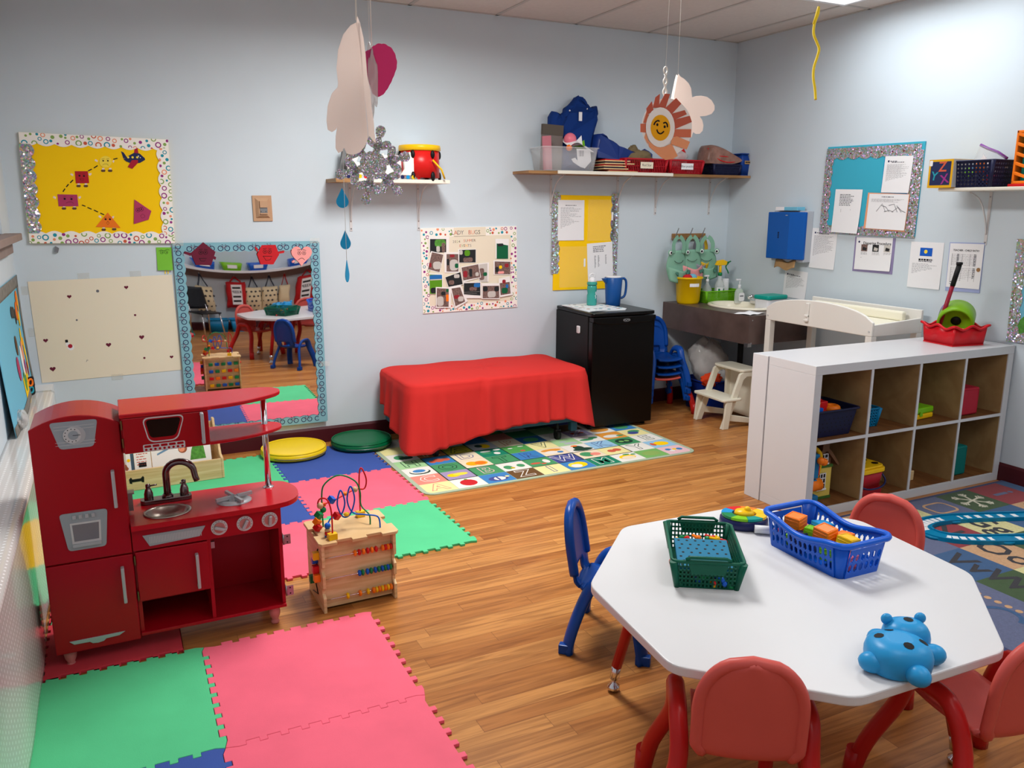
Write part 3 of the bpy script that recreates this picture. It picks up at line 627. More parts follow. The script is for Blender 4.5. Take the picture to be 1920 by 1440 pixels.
# counter and base
ct = [(.264, -.024), (.72, -.018)] + [tuple(p)[:2] for p in smoothpath([(.72, -.018, 0), (.79, .0, 0), (.83, .045, 0), (.845, .11, 0), (.838, .18, 0), (.81, .235, 0), (.75, .262, 0)], 5)[1:]] + [(.264, .262)]
khole = [(.385 + .074 * math.cos(a), .075 + .0635 * math.sin(a)) for a in [PI + 2 * PI * i / 32 for i in range(33)]]
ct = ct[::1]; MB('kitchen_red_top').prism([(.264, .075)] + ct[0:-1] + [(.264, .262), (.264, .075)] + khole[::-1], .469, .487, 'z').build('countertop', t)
MB('kitchen_red').box(.264, .76, 0, .012, .388, .469).build('apron', t, bevel=.002)
MB('kitchen_red').box(.264, .276, .0125, .26, .085, .469).build('side_panel', t); MB('kitchen_red').box(.75, .762, .0125, .26, .085, .469).build('side_panel', t)
MB('kitchen_red').box(.501, .513, .006, .25, .085, .388).build('divider', t)
MB('kitchen_red').box(.264, .762, .0, .26, .073, .085).build('bottom_panel', t, bevel=.002)
MB('kitchen_red').box(.276, .75, .25, .258, .085, .469).build('back_panel', t)
MB('kitchen_red').box(.276, .501, .014, .25, .196, .202).build('inner_shelf', t)
ov = MB('kitchen_red').box(.269, .503, 0, .012, .202, .383).build('cupboard_door', t, bevel=.003); handle(ov, .463, .22, .348)
mb = MB('grey_print').prism([(.297, .441), (.499, .443), (.478, .408), (.317, .4)], -.003, 0, 'y'); mb.m('grey_light')
for i in range(34): mb.box(.318 + i * .005, .3197 + i * .005, -.0034, -.0028, .409, .434)
lab(mb.build('vent_plate', t), 'grey vent plate')
for x in (.545, .632, .719):
    mb = MB('grey_light').prism(circ(x, .4275, .028, 26), -.003, 0, 'y'); mb.m('black')
    for i in range(11): a = -PI * .2 + i * PI * 1.4 / 10; flat(mb, circ(x + .0235 * math.cos(a), .4275 + .0235 * math.sin(a), .0014, 6), -.0032)
    mb.m('leg_paint').prism(circ(x, .4275, .019, 22), -.008, -.003, 'y'); kp = mb.build('knob', t)
    g_ = MB('silver_plastic'); g_.at(T(x, 0, .4275) @ rotm(0, {.545: -1.2, .632: .5, .719: .1}[x], 0)); g_.box(-.0055, .0055, -.022, -.008, -.018, .018); lab(g_.build('grip', kp, bevel=.003), 'silver grip')
for z in (.157, .34): MB('brass').box(.264, .2685, -.004, .004, z, z + .03).build('hinge', t) if z > .2 else None
for z in (.21, .34): MB('brass').box(.2645, .2688, -.003, .004, z, z + .032).build('hinge', t)
for z in (.765, .825): MB('brass').box(.2645, .2688, -.032, -.024, z, z + .03).build('hinge', t)
for z in (.118, .322):
    mb = MB('steel').box(.762, .764, -.0, .03, z, z + .038).box(.7625, .789, -.003, -.001, z, z + .038).cyl((.763, -.003, z), (.763, -.003, z + .038), .003, n=8); mb.m('black')
    for zz in (.008, .03): mb.prism(circ(.777, z + zz, .003, 8), -.0036, -.003, 'y')
    lab(mb.build('hinge', t), 'bare metal hinge without its door')
lab(MB('steel').box(.5135, .526, .008, .02, .35, .374).build('catch', t), 'small metal catch')
for x in (.04, .722):
    for y in (.035, .23):
        MB('leg_paint').lathe([(.0, 0), (.013, 0), (.016, .008), (.012, .014), (.012, .018), (.018, .032), (.0205, .046), (.019, .058), (.016, .061 if x < .2 else .073)], (x, y, 0), 16).build('leg', t)
# sink, faucet, burner
lab(MB('sink_steel').lathe([(.079, .001), (.079, .004), (.072, .005), (.068, .0), (.058, -.016), (.03, -.027), (.0, -.028)], (.385, .075, .487), 32, 1.0, .86).build('sink_bowl', t), 'brushed metal sink bowl')
mb = MB('faucet_metal').prism(rrect(.303, .476, .172, .218, .014), .487, .503, 'z').lathe([(.02, 0), (.02, .006), (.014, .012)], (.395, .195, .503), 16)
fp = [(.395, .195, .503), (.395, .195, .59)] + [(.395 + .047 - .047 * math.cos(a), .195 - .02 * (1 - math.cos(a)) * .5, .59 + .042 * math.sin(a)) for a in [PI * i / 12 for i in range(1, 12)]] + [(.492, .172, .572), (.497, .17, .556)]
mb.tube(fp, [.013] * 2 + [.0125] * 10 + [.0115, .011, .011], 12)
fa = lab(mb.build('faucet', t, bevel=.002), 'bronze grey gooseneck faucet')
for x in (.332, .452):
    mb = MB('faucet_metal').lathe([(.016, 0), (.0155, .02), (.011, .036), (.0075, .04), (.0085, .046), (.008, .055), (.0, .058)], (x, .195, .503), 16)
    mb.tube([(x, .195, .551), (x + (.03 if x < .4 else -.012), .19 if x < .4 else .17, .555)], .0032, 6); mb.build('tap_handle', fa)
mb = MB('silver_plastic').lathe([(.0, .004), (.03, .006), (.036, .010), (.046, .010), (.056, .004), (.056, 0)], (.612, .085, .487), 28, 1.08, .95)
for a in (.3, .3 + PI / 2, .3 + PI, .3 + 1.5 * PI):
    mb.at(T(.612, .085, .487) @ rotm(0, 0, a)); mb.box(.012, .068, -.005, .005, .012, .023).box(.012, .02, -.004, .004, .0, .012)
mb.at(); lab(mb.build('burner', t), 'silver toy burner with four-armed grate')
mb = MB('steel').box(.2625, .279, .10, .135, .50, .56).box(.2625, .285, .1, .14, .56, .565); lab(mb.build('phone_cradle', t), 'small grey cradle on the fridge side')
# ------------------------------------------------------------------ activity cube
mat('birch_edge', (206, 172, 122), rough=.6)
t = thing('activity_cube', 'birch wood activity cube with abacus rods and a bead maze on top', 'toy', (.628, 2.912, 0), .02)
W_, D_, H_ = .297, .239, .292
def notch(L, n, d):       # finger jointed edge along x from 0..L
    p = []
    for i in range(n):
        a = L * i / n; b = L * (i + 1) / n; z = 0 if i % 2 == 0 else d; p += [(a, z), (b, z)]
    return p
tpoly = [(x - .0, y) for x, y in notch(W_, 5, .022)]; tpoly = [(x, -.014 + y) for x, y in tpoly] + [(W_ + .01 - d, y) for y, d in [(q, e) for q, e in notch(D_ , 3, .02)]][0:] + [(W_ - x, D_ + .012 - y) for x, y in notch(W_, 5, .022)] + [(-.01 + d, D_ - y) for y, d in notch(D_, 3, .02)]
MB('birch').prism(tpoly, H_ - .012, H_, 'z').build('top_panel', t, bevel=.002)
sp_ = [(0, 0)] + [(D_, 0), (D_, H_ - .013)] + [(0, H_ - .013)]
def sidep(x0, x1):
    z = [0, .058, .058, .085, .085, .15, .15, .172, .172, .235, .235, .279]; pr = [0, 0, .022, .022, 0, 0, .022, .022, 0, 0, .022, .022]
    zs = [(0, 0), (0, .062), (.02, .075), (.02, .092), (0, .104), (0, .152), (.02, .164), (.02, .18), (0, .19), (0, .279)]
    return MB('birch').prism(zs + [(D_, .279), (D_, 0)], x0, x1, 'x')
sidep(0, .012).build('side_panel', t, bevel=.0015); sidep(W_ - .012, W_).build('side_panel', t, bevel=.0015)
MB('birch').box(.013, W_ - .013, .026, .036, .012, .279).build('front_panel', t); MB('birch').box(.013, W_ - .013, D_ - .03, D_ - .02, .012, .279).build('back_panel', t)
rows = [(.222, ['pl_orange', 'pl_red'] * 5, [.135, .152, .169, .186, .203, .22, .247, .258, .269, .28]), (.135, ['pl_blue', 'pl_green'] * 5, [.15, .163, .182, .197, .214, .229, .243, .255, .266, .277]), (.05, ['pl_yellow', 'pl_orange'] * 5, [.1, .15, .182, .205, .217, .229, .241, .253, .265, .277])]
for z, cs, xs in rows:
    r_ = lab(MB('chrome').cyl((.012, .012, z), (W_ - .012, .012, z), .002, n=8).build('rod', t), 'thin metal abacus rod')
    for c, x in zip(cs, xs): MB(c).lathe([(.0, -.0055), (.009, -.0055), (.0125, -.002), (.0125, .002), (.009, .0055), (0, .0055)], n=14).build('bead', r_, loc=None).matrix_local = T(x - .002, .012, z) @ rotm(0, PI / 2, 0)
for i in range(5):
    for j in range(4): MB(cols[(i * 3 + j) % 10]).box(.035 + i * .052, .07 + i * .052, D_ - .019, D_ + .002, .03 + j * .062, .055 + j * .062).build('sliding_piece', t, bevel=.003)
# maze on the left side: coloured sliding pieces
mb = MB('black'); mb.tube([(-.001, .05, .25), (-.001, .1, .2), (-.001, .06, .15), (-.001, .13, .11), (-.001, .08, .05), (-.001, .16, .03)], .003, 5); mb.build('track_groove', t)
for y, z, c, s in ((.05, .225, 'pl_yellow', 0), (.075, .195, 'pl_blue', 1), (.06, .165, 'pl_red', 0), (.045, .135, 'pl_orange', 0), (.12, .1, 'pl_green', 0)):
    mb = MB(c)
    if s: mb.cyl((-.022, y, z), (0, y, z), .014, n=14)
    else: mb.box(-.024, 0, y - .013, y + .013, z - .015, z + .015)
    mb.build('sliding_piece', t, bevel=.002)
lab(MB('pl_red').cyl((W_, .09, .21), (W_ + .02, .09, .21), .012).build('side_knob', t), 'red knob') 
# wires and beads on top
def wire(c, pts, r=.0032): return MB(c).tube(smoothpath(pts, 7), r, 7).build('wire', t)
lab(wire('pl_green', [(.05, .16, H_), (.05, .16, .42), (.065, .16, .47), (.12, .15, .50), (.18, .14, .47), (.2, .14, .42), (.205, .15, .36), (.225, .11, .33), (.225, .1, H_)]), 'green wire arch')
lab(wire('pl_blue', [(.03, .05, H_), (.06, .09, .345), (.105, .1, .35), (.125, .1, .40), (.11, .1, .455), (.095, .1, .40), (.115, .1, .345), (.145, .1, .35), (.165, .1, .41), (.15, .1, .465), (.135, .1, .41), (.155, .1, .355), (.2, .08, .345), (.245, .06, .335), (.25, .05, H_)]), 'blue wire with two loops')
lab(wire('pl_red', [(.05, .02, H_), (.05, .02, .40), (.035, .02, .455), (.015, .05, .45), (.02, .08, .415), (.1, .12, .415), (.19, .18, .42), (.235, .2, .41), (.245, .2, .45), (.225, .2, .5), (.215, .2, .45), (.215, .2, H_)]), 'dark red wire')
beads = [('pl_wood', .018, .06, .42, 'b'), ('pl_blue', .075, .11, .418, 'c'), ('pl_orange', .14, .15, .42, 'd'), ('pl_wood', .19, .18, .42, 'b'), ('pl_orange', .055, .16, .385, 'd'), ('pl_green', .052, .155, .365, 'b'), ('pl_green', .03, .14, .352, 'c'), ('pl_orange', .02, .13, .33, 'c'), ('pl_red', .018, .12, .31, 'c'), ('pl_red', .09, .1, .352, 'c'), ('pl_yellow', .13, .1, .352, 'd'), ('pl_blue', .04, .05, .338, 'b'), ('pl_wood', .04, .05, .321, 'd'), ('pl_red', .04, .05, .308, 'b')]
mat('pl_wood', (200, 164, 124), rough=.45)
for c, x, y, z, s in beads:
    mb = MB(c)
    if s == 'b': mb.ball((x, y, z), .0125)
    elif s == 'd': mb.lathe([(0, -.006), (.009, -.006), (.012, 0), (.009, .006), (0, .006)], (x, y, z), 14)
    else: mb.at(T(x, y, z) @ rotm(.5, .4, .6)); mb.box(-.012, .012, -.012, .012, -.012, .012)
    mb.build('bead', t, bevel=.001 if s == 'c' else 0)
for x, y in ((.05, .02), (.215, .2)):
    mb = MB('pl_yellow'); mb.at(T(x, y, H_ + .011) @ rotm(0, 0, .1)); mb.box(-.017, .017, -.012, .012, -.011, .014); mb.build('base_block', t, bevel=.001)
# ------------------------------------------------------------------ foam floor tiles
mat('foam_green', (84, 198, 138), rough=.75, bump=.12, bscale=320, var=.05, vscale=5); mat('foam_pink', (238, 102, 126), rough=.75, bump=.12, bscale=320, var=.06, vscale=5); mat('foam_red', (200, 56, 68), rough=.75, bump=.12, bscale=320, var=.05); mat('foam_blue', (56, 84, 160), rough=.75, bump=.12, bscale=320, var=.05); mat('foam_yellow', (240, 196, 20), rough=.75, bump=.12, bscale=320, var=.05)
TS = .61
def edge(n=20, h=.0095):
    p = []; w = 1 / n
    for i in range(n):
        z = h / TS if i % 2 == 0 else -h / TS; k = .0065
        if i == 0: p += [(0.0, 0.0)]
        a, b = i * w, (i + 1) * w
        if 0 < i < n - 1: p += [(a - k, z), (b + k, z)] if z > 0 else [(a + k, z), (b - k, z)]
    return p
E_ = edge()
def tile(label, col, x, y, ang, group='foam floor tiles', trim=None):
    t = MB('foam_' + col); c = []
    for k, (ax, ay, ux, uy) in enumerate(((0, 0, 1, 0), (1, 0, 0, 1), (1, 1, -1, 0), (0, 1, 0, -1))):
        for (u, v) in E_:
            if k >= 2: u2, v2 = 1 - u, -v        # so that neighbours interlock
            else: u2, v2 = u, v
            pass
        seq = E_ if k < 2 else [(1 - u, -v) for u, v in reversed(E_)]
        if k >= 2: seq = [(0, 0)] + [q for q in seq if abs(q[0] - 1) > 1e-6 and abs(q[0]) > 1e-6]
        for u, v in seq: c.append((ax + ux * u - uy * v, ay + uy * u + ux * v))
    c = [((p[0] - .5) * TS * .997 + TS / 2, (p[1] - .5) * TS * .997 + TS / 2) for p in c]
    if trim: c = [(max(min(p[0], trim[1]), trim[0]), max(min(p[1], trim[3]), trim[2])) for p in c]
    t.prism(c, 0.0004, .0115, 'z'); o = t.build('foam_tile', bevel=.0012, seg=1); o.location = (x, y, 0); o.rotation_euler = (0, 0, ang)
    return tag(o, label, 'foam tile', group)
ta = -.008; tx, ty = .182, 2.838
def tpos(i, j): return tx + TS * (i * math.cos(ta) - j * math.sin(ta)), ty + TS * (i * math.sin(ta) + j * math.cos(ta))
tile('large pink foam tile on the floor in front of the activity cube', 'pink', *tpos(0, -1), ta)
tile('pink foam tile at the bottom picture edge, nearest the camera', 'pink', *tpos(0, -2), ta)
tile('green foam tile in front of the toy kitchen, left of the large pink one', 'green', *tpos(-1, -1), ta, trim=(.10, 1, -1, 1))
tile('blue foam tile peeking in at the bottom edge below the front green tile', 'blue', *tpos(-1, -2), ta, trim=(.10, 1, -1, 1))
tile('red foam tile half under the toy kitchen fridge', 'red', -.325, 2.838 + .012, ta, trim=(.0, .44, -1, 1))
sb = .02; sx_, sy_ = 1.437, 3.285
def spos(i, j): return sx_ + TS * (i * math.cos(sb) - j * math.sin(sb)), sy_ + TS * (i * math.sin(sb) + j * math.cos(sb))
tile('green foam tile behind the activity cube, corner out on the wood floor', 'green', *spos(-1, 0), sb)
tile('pink foam tile beside the front edge of the alphabet mat', 'pink', *spos(-1, 1), sb)
tile('blue foam tile in front of the round cushions', 'blue', *spos(-1, 2), sb)
tile('pink foam tile between the toy kitchen and the activity cube', 'pink', *spos(-2, 0), sb)
tile('blue foam tile behind the kitchen counter end', 'blue', *spos(-2, 1), sb)
tile('green foam tile between the book box and the yellow cushion', 'green', *spos(-2, 2), sb)
tile('yellow foam tile behind the kitchen sink, below the book box', 'yellow', *spos(-3, 1), sb, trim=(.08, 1, -1, 1))
tile('green foam tile behind the kitchen fridge by the ledge', 'green', *spos(-3, 0), sb, trim=(.08, 1, -1, 1))
tile('green foam tile under the left end of the book box', 'green', *spos(-3, 2), sb, trim=(.08, 1, -1, 1))
# ------------------------------------------------------------------ round cushions
P('vinyl_yellow', (238, 204, 24), rough=.38, bump=.15, bscale=14); P('vinyl_green', (0, 98, 58), rough=.36, bump=.1, bscale=10)
def cushion(lb, c, x, y, r, h=.055):
    t = thing('round_cushion', lb, 'cushion', (x, y, .0125)); rp = random.Random(5)
    prof = [(0, .002), (r * .9, .0), (r * .97, .008), (r, h * .5), (r * .97, h * .85), (r * .88, h * .98), (r * .6, h * 1.02), (0, h * .98)]
    MB(c).lathe(prof, n=48).build('cover', t, sub=1)
    MB(c).tube([(p[0], p[1], h * .9) for p in circ(0, 0, r * .95, 48)], .0045, 6, closed=True).build('piping', t)
    mb = MB('steel').tube([(p[0], p[1], h * .45) for p in arc(0, 0, r * 1.001, -PI * .75, -PI * .15, 24)], .002, 5); lab(mb.build('zip', t), 'zip along the side')
cushion('yellow vinyl round floor cushion', 'vinyl_yellow', .945, 5.035, .205); cushion('dark green vinyl round floor cushion beside the red covered bench', 'vinyl_green', 1.385, 5.045, .2)
# ------------------------------------------------------------------ wooden book box behind the toy kitchen
t = thing('book_box', 'low birch wood book display box standing behind the toy kitchen', 'book box', (-.12, 4.715, .0125), .05)
mb = MB('birch').box(0, .60, 0, .014, 0, .115); mb.build('front_board', t, bevel=.002)
sdp = [(0, 0), (.27, 0), (.27, .3), (.235, .3), (.2, .2), (.1, .19), (.06, .13), (0, .118)]
MB('birch').prism(sdp, -.014, 0, 'x').build('end_board', t, bevel=.003); MB('birch').prism(sdp, .60, .614, 'x').build('end_board', t, bevel=.003)
MB('birch').box(0, .6, .014, .26, 0.004, .012).box(0, .6, .25, .262, .012, .28).build('bottom_board', t)
mb = MB('black'); 
for x in (.118, .178): mb.prism([(x, .045), (x + .012, .04), (x + .014, .07), (x + .008, .078), (x - .002, .068)], -.001, 0, 'y')
mb.prism(rrect(.128, .182, .05, .066, .006), -.0014, 0, 'y'); wtext(mb, 'book shelf', .011, .155, .058, -.0016, 'birch_edge') if 0 else None
lab(mb.build('logo', t), 'small black logo plate')
P('book_blue', (110, 150, 180), rough=.5); P('book_white', (238, 236, 230), rough=.5)
def book(lb, x, w, h, c, pic, y, dz=0):
    b_ = thing('picture_book', lb, 'book', group='picture books in the book box')
    b_.matrix_world = Matrix.Translation((-.12, 4.715, .0125)) @ rotm(0, 0, .05) @ T(x, y, .0125) @ rotm(-.22, 0, 0)
    MB(c).box(0, w, 0, .003, 0, h).build('cover', b_); MB('paper').box(.002, w - .002, .003, .014, .002, h - .002).build('pages', b_)
    mb = MB('paper'); pic(mb, w, h); mb.build('picture', b_)
def blob(mb, c, pts): mb.m(c); flat(mb, pts, -.0006)
mat('leaf_green', (84, 150, 60), rough=.8, var=.3, vscale=60); mat('fox', (160, 92, 60), rough=.8); mat('pic_grey', (200, 198, 190), rough=.8)
def p1(mb, w, h): blob(mb, 'pic_grey', rrect(.012, w - .022, .03, h - .012, .004)); mb.m('fox'); [flat(mb, circ(cx, cz, r, 12), -.001) for cx, cz, r in ((.07, h * .66, .016), (.078, h * .55, .018), (.092, h * .5, .01))]; mb.m('card_yellow'); flat(mb, circ(.105, h * .72, .009, 10), -.001)
def p2(mb, w, h): lines(mb, .012, w - .012, h * .5, h - .02, 6, -.0006, 3, 'card_rust', .3); mb.m('black'); flat(mb, rrect(.02, .06, .1, .125, .003), -.0006)
def p3(mb, w, h): blob(mb, 'leaf_green', [(.02, h - .045), (.08, h - .03), (.1, h - .015), (.02, h - .02)]); blob(mb, 'book_blue', [(.03, h - .075), (.09, h - .05), (.085, h - .04), (.03, h - .065)]); mb.m('fox'); [flat(mb, circ(cx, cz, r, 14), -.0008 - .0002 * i) for i, (cx, cz, r) in enumerate(((.165, h - .055, .024), (.15, h - .03, .008), (.178, h - .028, .008)))]; mb.m('card_peach'); flat(mb, circ(.16, h - .055, .017, 12), -.002); mb.m('leaf_green'); flat(mb, [(.2, h * .45), (.21, h - .07), (.225, h - .03), (.25, h - .02), (.275, h - .035), (.285, h * .45)], -.001); mb.m('black'); flat(mb, circ(.155, h - .05, .002, 6), -.0025)
book('picture book with a brown bear on its cover, leftmost in the book box', .022, .115, .2, 'book_white', p1, .045); book('light blue picture book behind the bear book', .03, .125, .208, 'book_blue', lambda mb, w, h: blob(mb, 'paper', [(.01, .01), (.02, .01), (.02, .02), (.01, .02)]), .065)
book('white paperback with its printed back cover turned forward, second in the box', .155, .085, .215, 'book_white', p2, .04); book('large white picture book with a fox and a green bush on its cover', .245, .315, .225, 'book_white', p3, .05)
# ------------------------------------------------------------------ alphabet play mat
t = thing('alphabet_mat', 'pale alphabet play mat with letter and picture squares in front of the covered bench', 'mat', (1.435, 3.972, 0), .012)
mat('mat_edge', (168, 186, 160), rough=.6); mat('mat_dark', (30, 66, 52), rough=.7)
MW, MD = 1.87, 1.12
MB('mat_edge').prism(rrect(0, MW, 0, MD, .07, 5), .0005, .006, 'z').build('mat_base', t)
cw, cd = (MW - .05) / 10, (MD - .05) / 7
pal = dict(y=(236, 226, 160), w=(232, 230, 222), b=(60, 130, 190), n=(104, 76, 44), t=(30, 130, 100), g=(120, 176, 96), p=(230, 190, 196), s=(232, 140, 124), l=(160, 148, 184), e=(70, 150, 100), k=(66, 78, 144), c=(236, 220, 190), a=(150, 196, 226), h=(164, 208, 150), o=(222, 150, 60), r=(196, 120, 70), v=(190, 176, 50), x=(180, 184, 190), d=(36, 92, 150), q=(84, 160, 80))
for k_, c_ in pal.items(): mat('mat_' + k_, c_, rough=.6)
ROWS = ['ywbnybtwgp', 'slewekcywa', 'wecebcwaew', 'hbctqyhwoy', 'wrvxcdwlwb', 'ygwbsehnwt', 'wpbygwtkec']
LET = {(0, 0): ('A', 's'), (0, 3): ('Z', 'w'), (0, 4): ('I', 'k'), (0, 6): ('M', 'w'), (1, 0): ('C', 'w'), (1, 2): ('B', 'p'), (1, 5): ('W', 'w'), (1, 8): ('Y', 'mat_dark'), (2, 1): ('O', 'mat_dark'), (2, 3): ('T', 'mat_dark'), (2, 4): ('R', 'k'), (2, 7): ('K', 'k'), (2, 9): ('E', 'mat_dark'), (3, 0): ('H', 'mat_dark'), (3, 2): ('D', 'k'), (3, 5): ('V', 'mat_dark'), (4, 1): ('N', 'c'), (4, 2): ('A', 'mat_dark'), (4, 4): ('P', 'r'), (4, 7): ('X', 'w')}
mb = MB(); ml = MB()
M_ = lambda k_: k_ if k_ in MATS else 'mat_' + k_
for r, row in enumerate(ROWS):
    for c, k_ in enumerate(row):
        x0, y0 = .025 + c * cw, .025 + r * cd
        mb.m('mat_' + k_)
        q = [(x0 + .0012, y0 + .0012), (x0 + cw - .0012, y0 + .0012), (x0 + cw - .0012, y0 + cd - .0012), (x0 + .0012, y0 + cd - .0012)]
        if (r, c) in ((0, 0), (0, 9), (6, 0), (6, 9)):
            i = {(0, 0): 0, (0, 9): 1, (6, 9): 2, (6, 0): 3}[(r, c)]; px_, py_ = q[i]; sx = 1 if i in (0, 3) else -1; sy = 1 if i < 2 else -1
            q = q[:i] + ([(px_, py_ + sy * .03), (px_ + sx * .01, py_ + sy * .01), (px_ + sx * .03, py_)] if i in (0, 2) else [(px_ + sx * .03, py_), (px_ + sx * .01, py_ + sy * .01), (px_, py_ + sy * .03)]) + q[i + 1:]
        flatf(mb, q, .0062)
        cx, cy = x0 + cw / 2, y0 + cd / 2
        if (r, c) in LET:
            ch, col = LET[(r, c)]
            ml.text(ch, .145, T(cx, cy, .0064), M_(col), .05); ml.text(ch, .145, T(cx, cy, .0066), 'mat_' + k_, .012)
def pict(c, r, parts):
    x0, y0 = .025 + c * cw, .025 + r * cd
    for i, (col, u, v, rx, ry) in enumerate(parts):
        ml.m(M_(col)); flatf(ml, circ(x0 + u * cw, y0 + v * cd, rx * cw, 14, ry * cd), .0064 + .0001 * i)
pict(1, 0, [('card_scarlet', .5, .48, .28, .34), ('leaf_green', .52, .85, .06, .06)]); pict(2, 0, [('k', .5, .4, .34, .26), ('w', .55, .4, .2, .2), ('k', .5, .4, .04, .26), ('w', .7, .4, .05, .1), ('y', .85, .5, .08, .08)])
pict(5, 0, [('card_lemon', .45, .5, .3, .32), ('card_yellow', .62, .55, .24, .3), ('w', .42, .42, .2, .2)]); pict(7, 0, [('card_yellow', .5, .5, .32, .28), ('c', .5, .42, .26, .2), ('e', .6, .8, .14, .08), ('e', .85, .72, .1, .08)]); pict(8, 0, [('card_olive', .5, .5, .36, .3)]); pict(9, 0, [('b', .3, .6, .12, .14), ('w', .36, .4, .1, .12), ('card_yellow', .55, .55, .1, .1), ('b', .72, .5, .12, .14)])
pict(1, 1, [('card_yellow', .35, .5, .22, .2), ('card_lemon', .6, .55, .26, .16)]); pict(3, 1, [('e', .28, .42, .16, .24), ('e', .75, .45, .14, .2), ('v', .4, .3, .08, .1), ('w', .5, .7, .14, .2)]); pict(4, 1, [('w', .75, .5, .12, .24), ('card_rust', .3, .4, .2, .1), ('card_rust', .55, .25, .1, .08)]); pict(6, 1, [('e', .4, .55, .26, .3), ('s', .7, .45, .2, .2)]); pict(7, 1, [('card_rust', .4, .5, .16, .18), ('card_rust', .65, .55, .16, .18)]); pict(9, 1, [('card_yellow', .55, .5, .3, .28), ('card_rust', .2, .5, .1, .2)])
pict(0, 2, [('mat_dark', .5, .45, .36, .3), ('w', .5, .52, .32, .26), ('b', .5, .56, .22, .18)]); pict(2, 2, [('card_amber', .38, .5, .22, .26), ('card_amber', .66, .46, .26, .26), ('card_orange', .66, .46, .2, .2)]); pict(5, 2, [('o', .5, .7, .4, .18), ('w', .4, .42, .26, .2), ('b', .72, .35, .12, .12)]); pict(6, 2, [('mat_dark', .6, .25, .4, .2), ('mat_dark', .55, .5, .2, .3), ('card_orange', .5, .8, .14, .1)]); pict(8, 2, [('mat_dark', .5, .5, .36, .34), ('g', .38, .5, .1, .12), ('g', .62, .5, .1, .12)])
pict(1, 3, [('card_rust', .5, .5, .18, .24), ('card_rust', .25, .42, .12, .16), ('card_rust', .75, .5, .16, .18)]); pict(3, 3, [('w', .35, .75, .2, .1), ('w', .8, .8, .14, .1), ('w', .65, .35, .12, .16), ('e', .3, .5, .2, .1)]); pict(4, 3, [('w', .3, .7, .1, .06), ('w', .75, .8, .12, .06), ('card_rust', .6, .2, .1, .1)]); pict(6, 3, [('x', .6, .25, .3, .16), ('x', .4, .55, .14, .1)]); pict(7, 3, [('e', .35, .4, .3, .14), ('e', .7, .55, .2, .14)]); pict(8, 3, [('w', .45, .4, .35, .22), ('e', .8, .35, .16, .1)]); pict(9, 3, [('e', .6, .65, .26, .2), ('k', .45, .42, .24, .2)])
pict(0, 4, [('e', .4, .5, .2, .3), ('mat_dark', .6, .4, .25, .2)]); pict(3, 4, [('card_yellow', .6, .5, .2, .3), ('mat_dark', .4, .6, .14, .2)]); pict(5, 4, [('e', .5, .5, .3, .3)]); pict(7, 4, [('card_rust', .5, .5, .3, .16)]); pict(8, 4, [('o', .5, .5, .4, .3)]); pict(9, 4, [('e', .5, .5, .3, .3)])
lk = MB('mat_dark')
def ln(pts): strokef(lk, [(.025 + c * cw, .025 + r * cd) for c, r in pts], .008, .0069)
for s_ in ([(1, 1), (2, 1), (2, 3), (2, 4)], [(1, 1), (1, 3), (1, 4)], [(1, 4), (2, 4)], [(2, 2), (4, 2)], [(2, 4), (2, 5), (3, 5)], [(2, 4), (4, 4), (4, 2)], [(3, 5), (4, 4)] if 0 else [(3, 5), (3, 4)], [(4, 2), (5, 2)], [(4, 1), (6, 1), (6, 2), (5, 2)], [(6, 2), (8, 2), (8, 1), (6, 1)], [(3, 4), (3, 6)]): 
    for a_, b_ in zip(s_, s_[1:]): ln([a_, b_])
mb.build('printed_squares', t); ml.build('letters_and_pictures', t); lk.build('outline_print', t)
# ------------------------------------------------------------------ cot stack under the red cloth
P('cot_teal', (40, 84, 104), rough=.45); mat('cot_mesh', (60, 90, 110), rough=.8); mat('rubber', (26, 26, 28), rough=.6)
t = thing('cot_stack', 'stack of teal nap cots on casters hidden under the red cloth', 'cot stack', (1.60, 4.60, .006))
CL, CWd = 1.19, .6
mb = MB('cot_teal').box(0, CL, 0, .05, .12, .16).box(0, CL, CWd - .05, CWd, .12, .16).box(0, .05, .05, CWd - .05, .12, .16).box(CL - .05, CL, .05, CWd - .05, .12, .16); mb.build('trolley_frame', t)
for x in (.03, CL - .08):
    for y in (.0, CWd - .05): MB('cot_teal').box(x, x + .05, y + .001, y + .049, .05, .12).build('corner_foot', t, bevel=.008)
for x in (.14, CL - .17):
    for y in (.03, CWd - .03):
        mb = MB('rubber').cyl((x - .013, y, .032), (x + .013, y, .032), .032, n=20).cyl((x, y, .06), (x, y, .12), .01); mb.box(x - .02, x + .02, y - .012, y + .012, .055, .07); lab(mb.build('caster', t), 'black caster wheel')
for k in range(6):
    z = .162 + k * .05
    MB('cot_teal').prism(rrect(0, CL, 0, CWd, .06), z, z + .022, 'z').build('cot_frame', t)
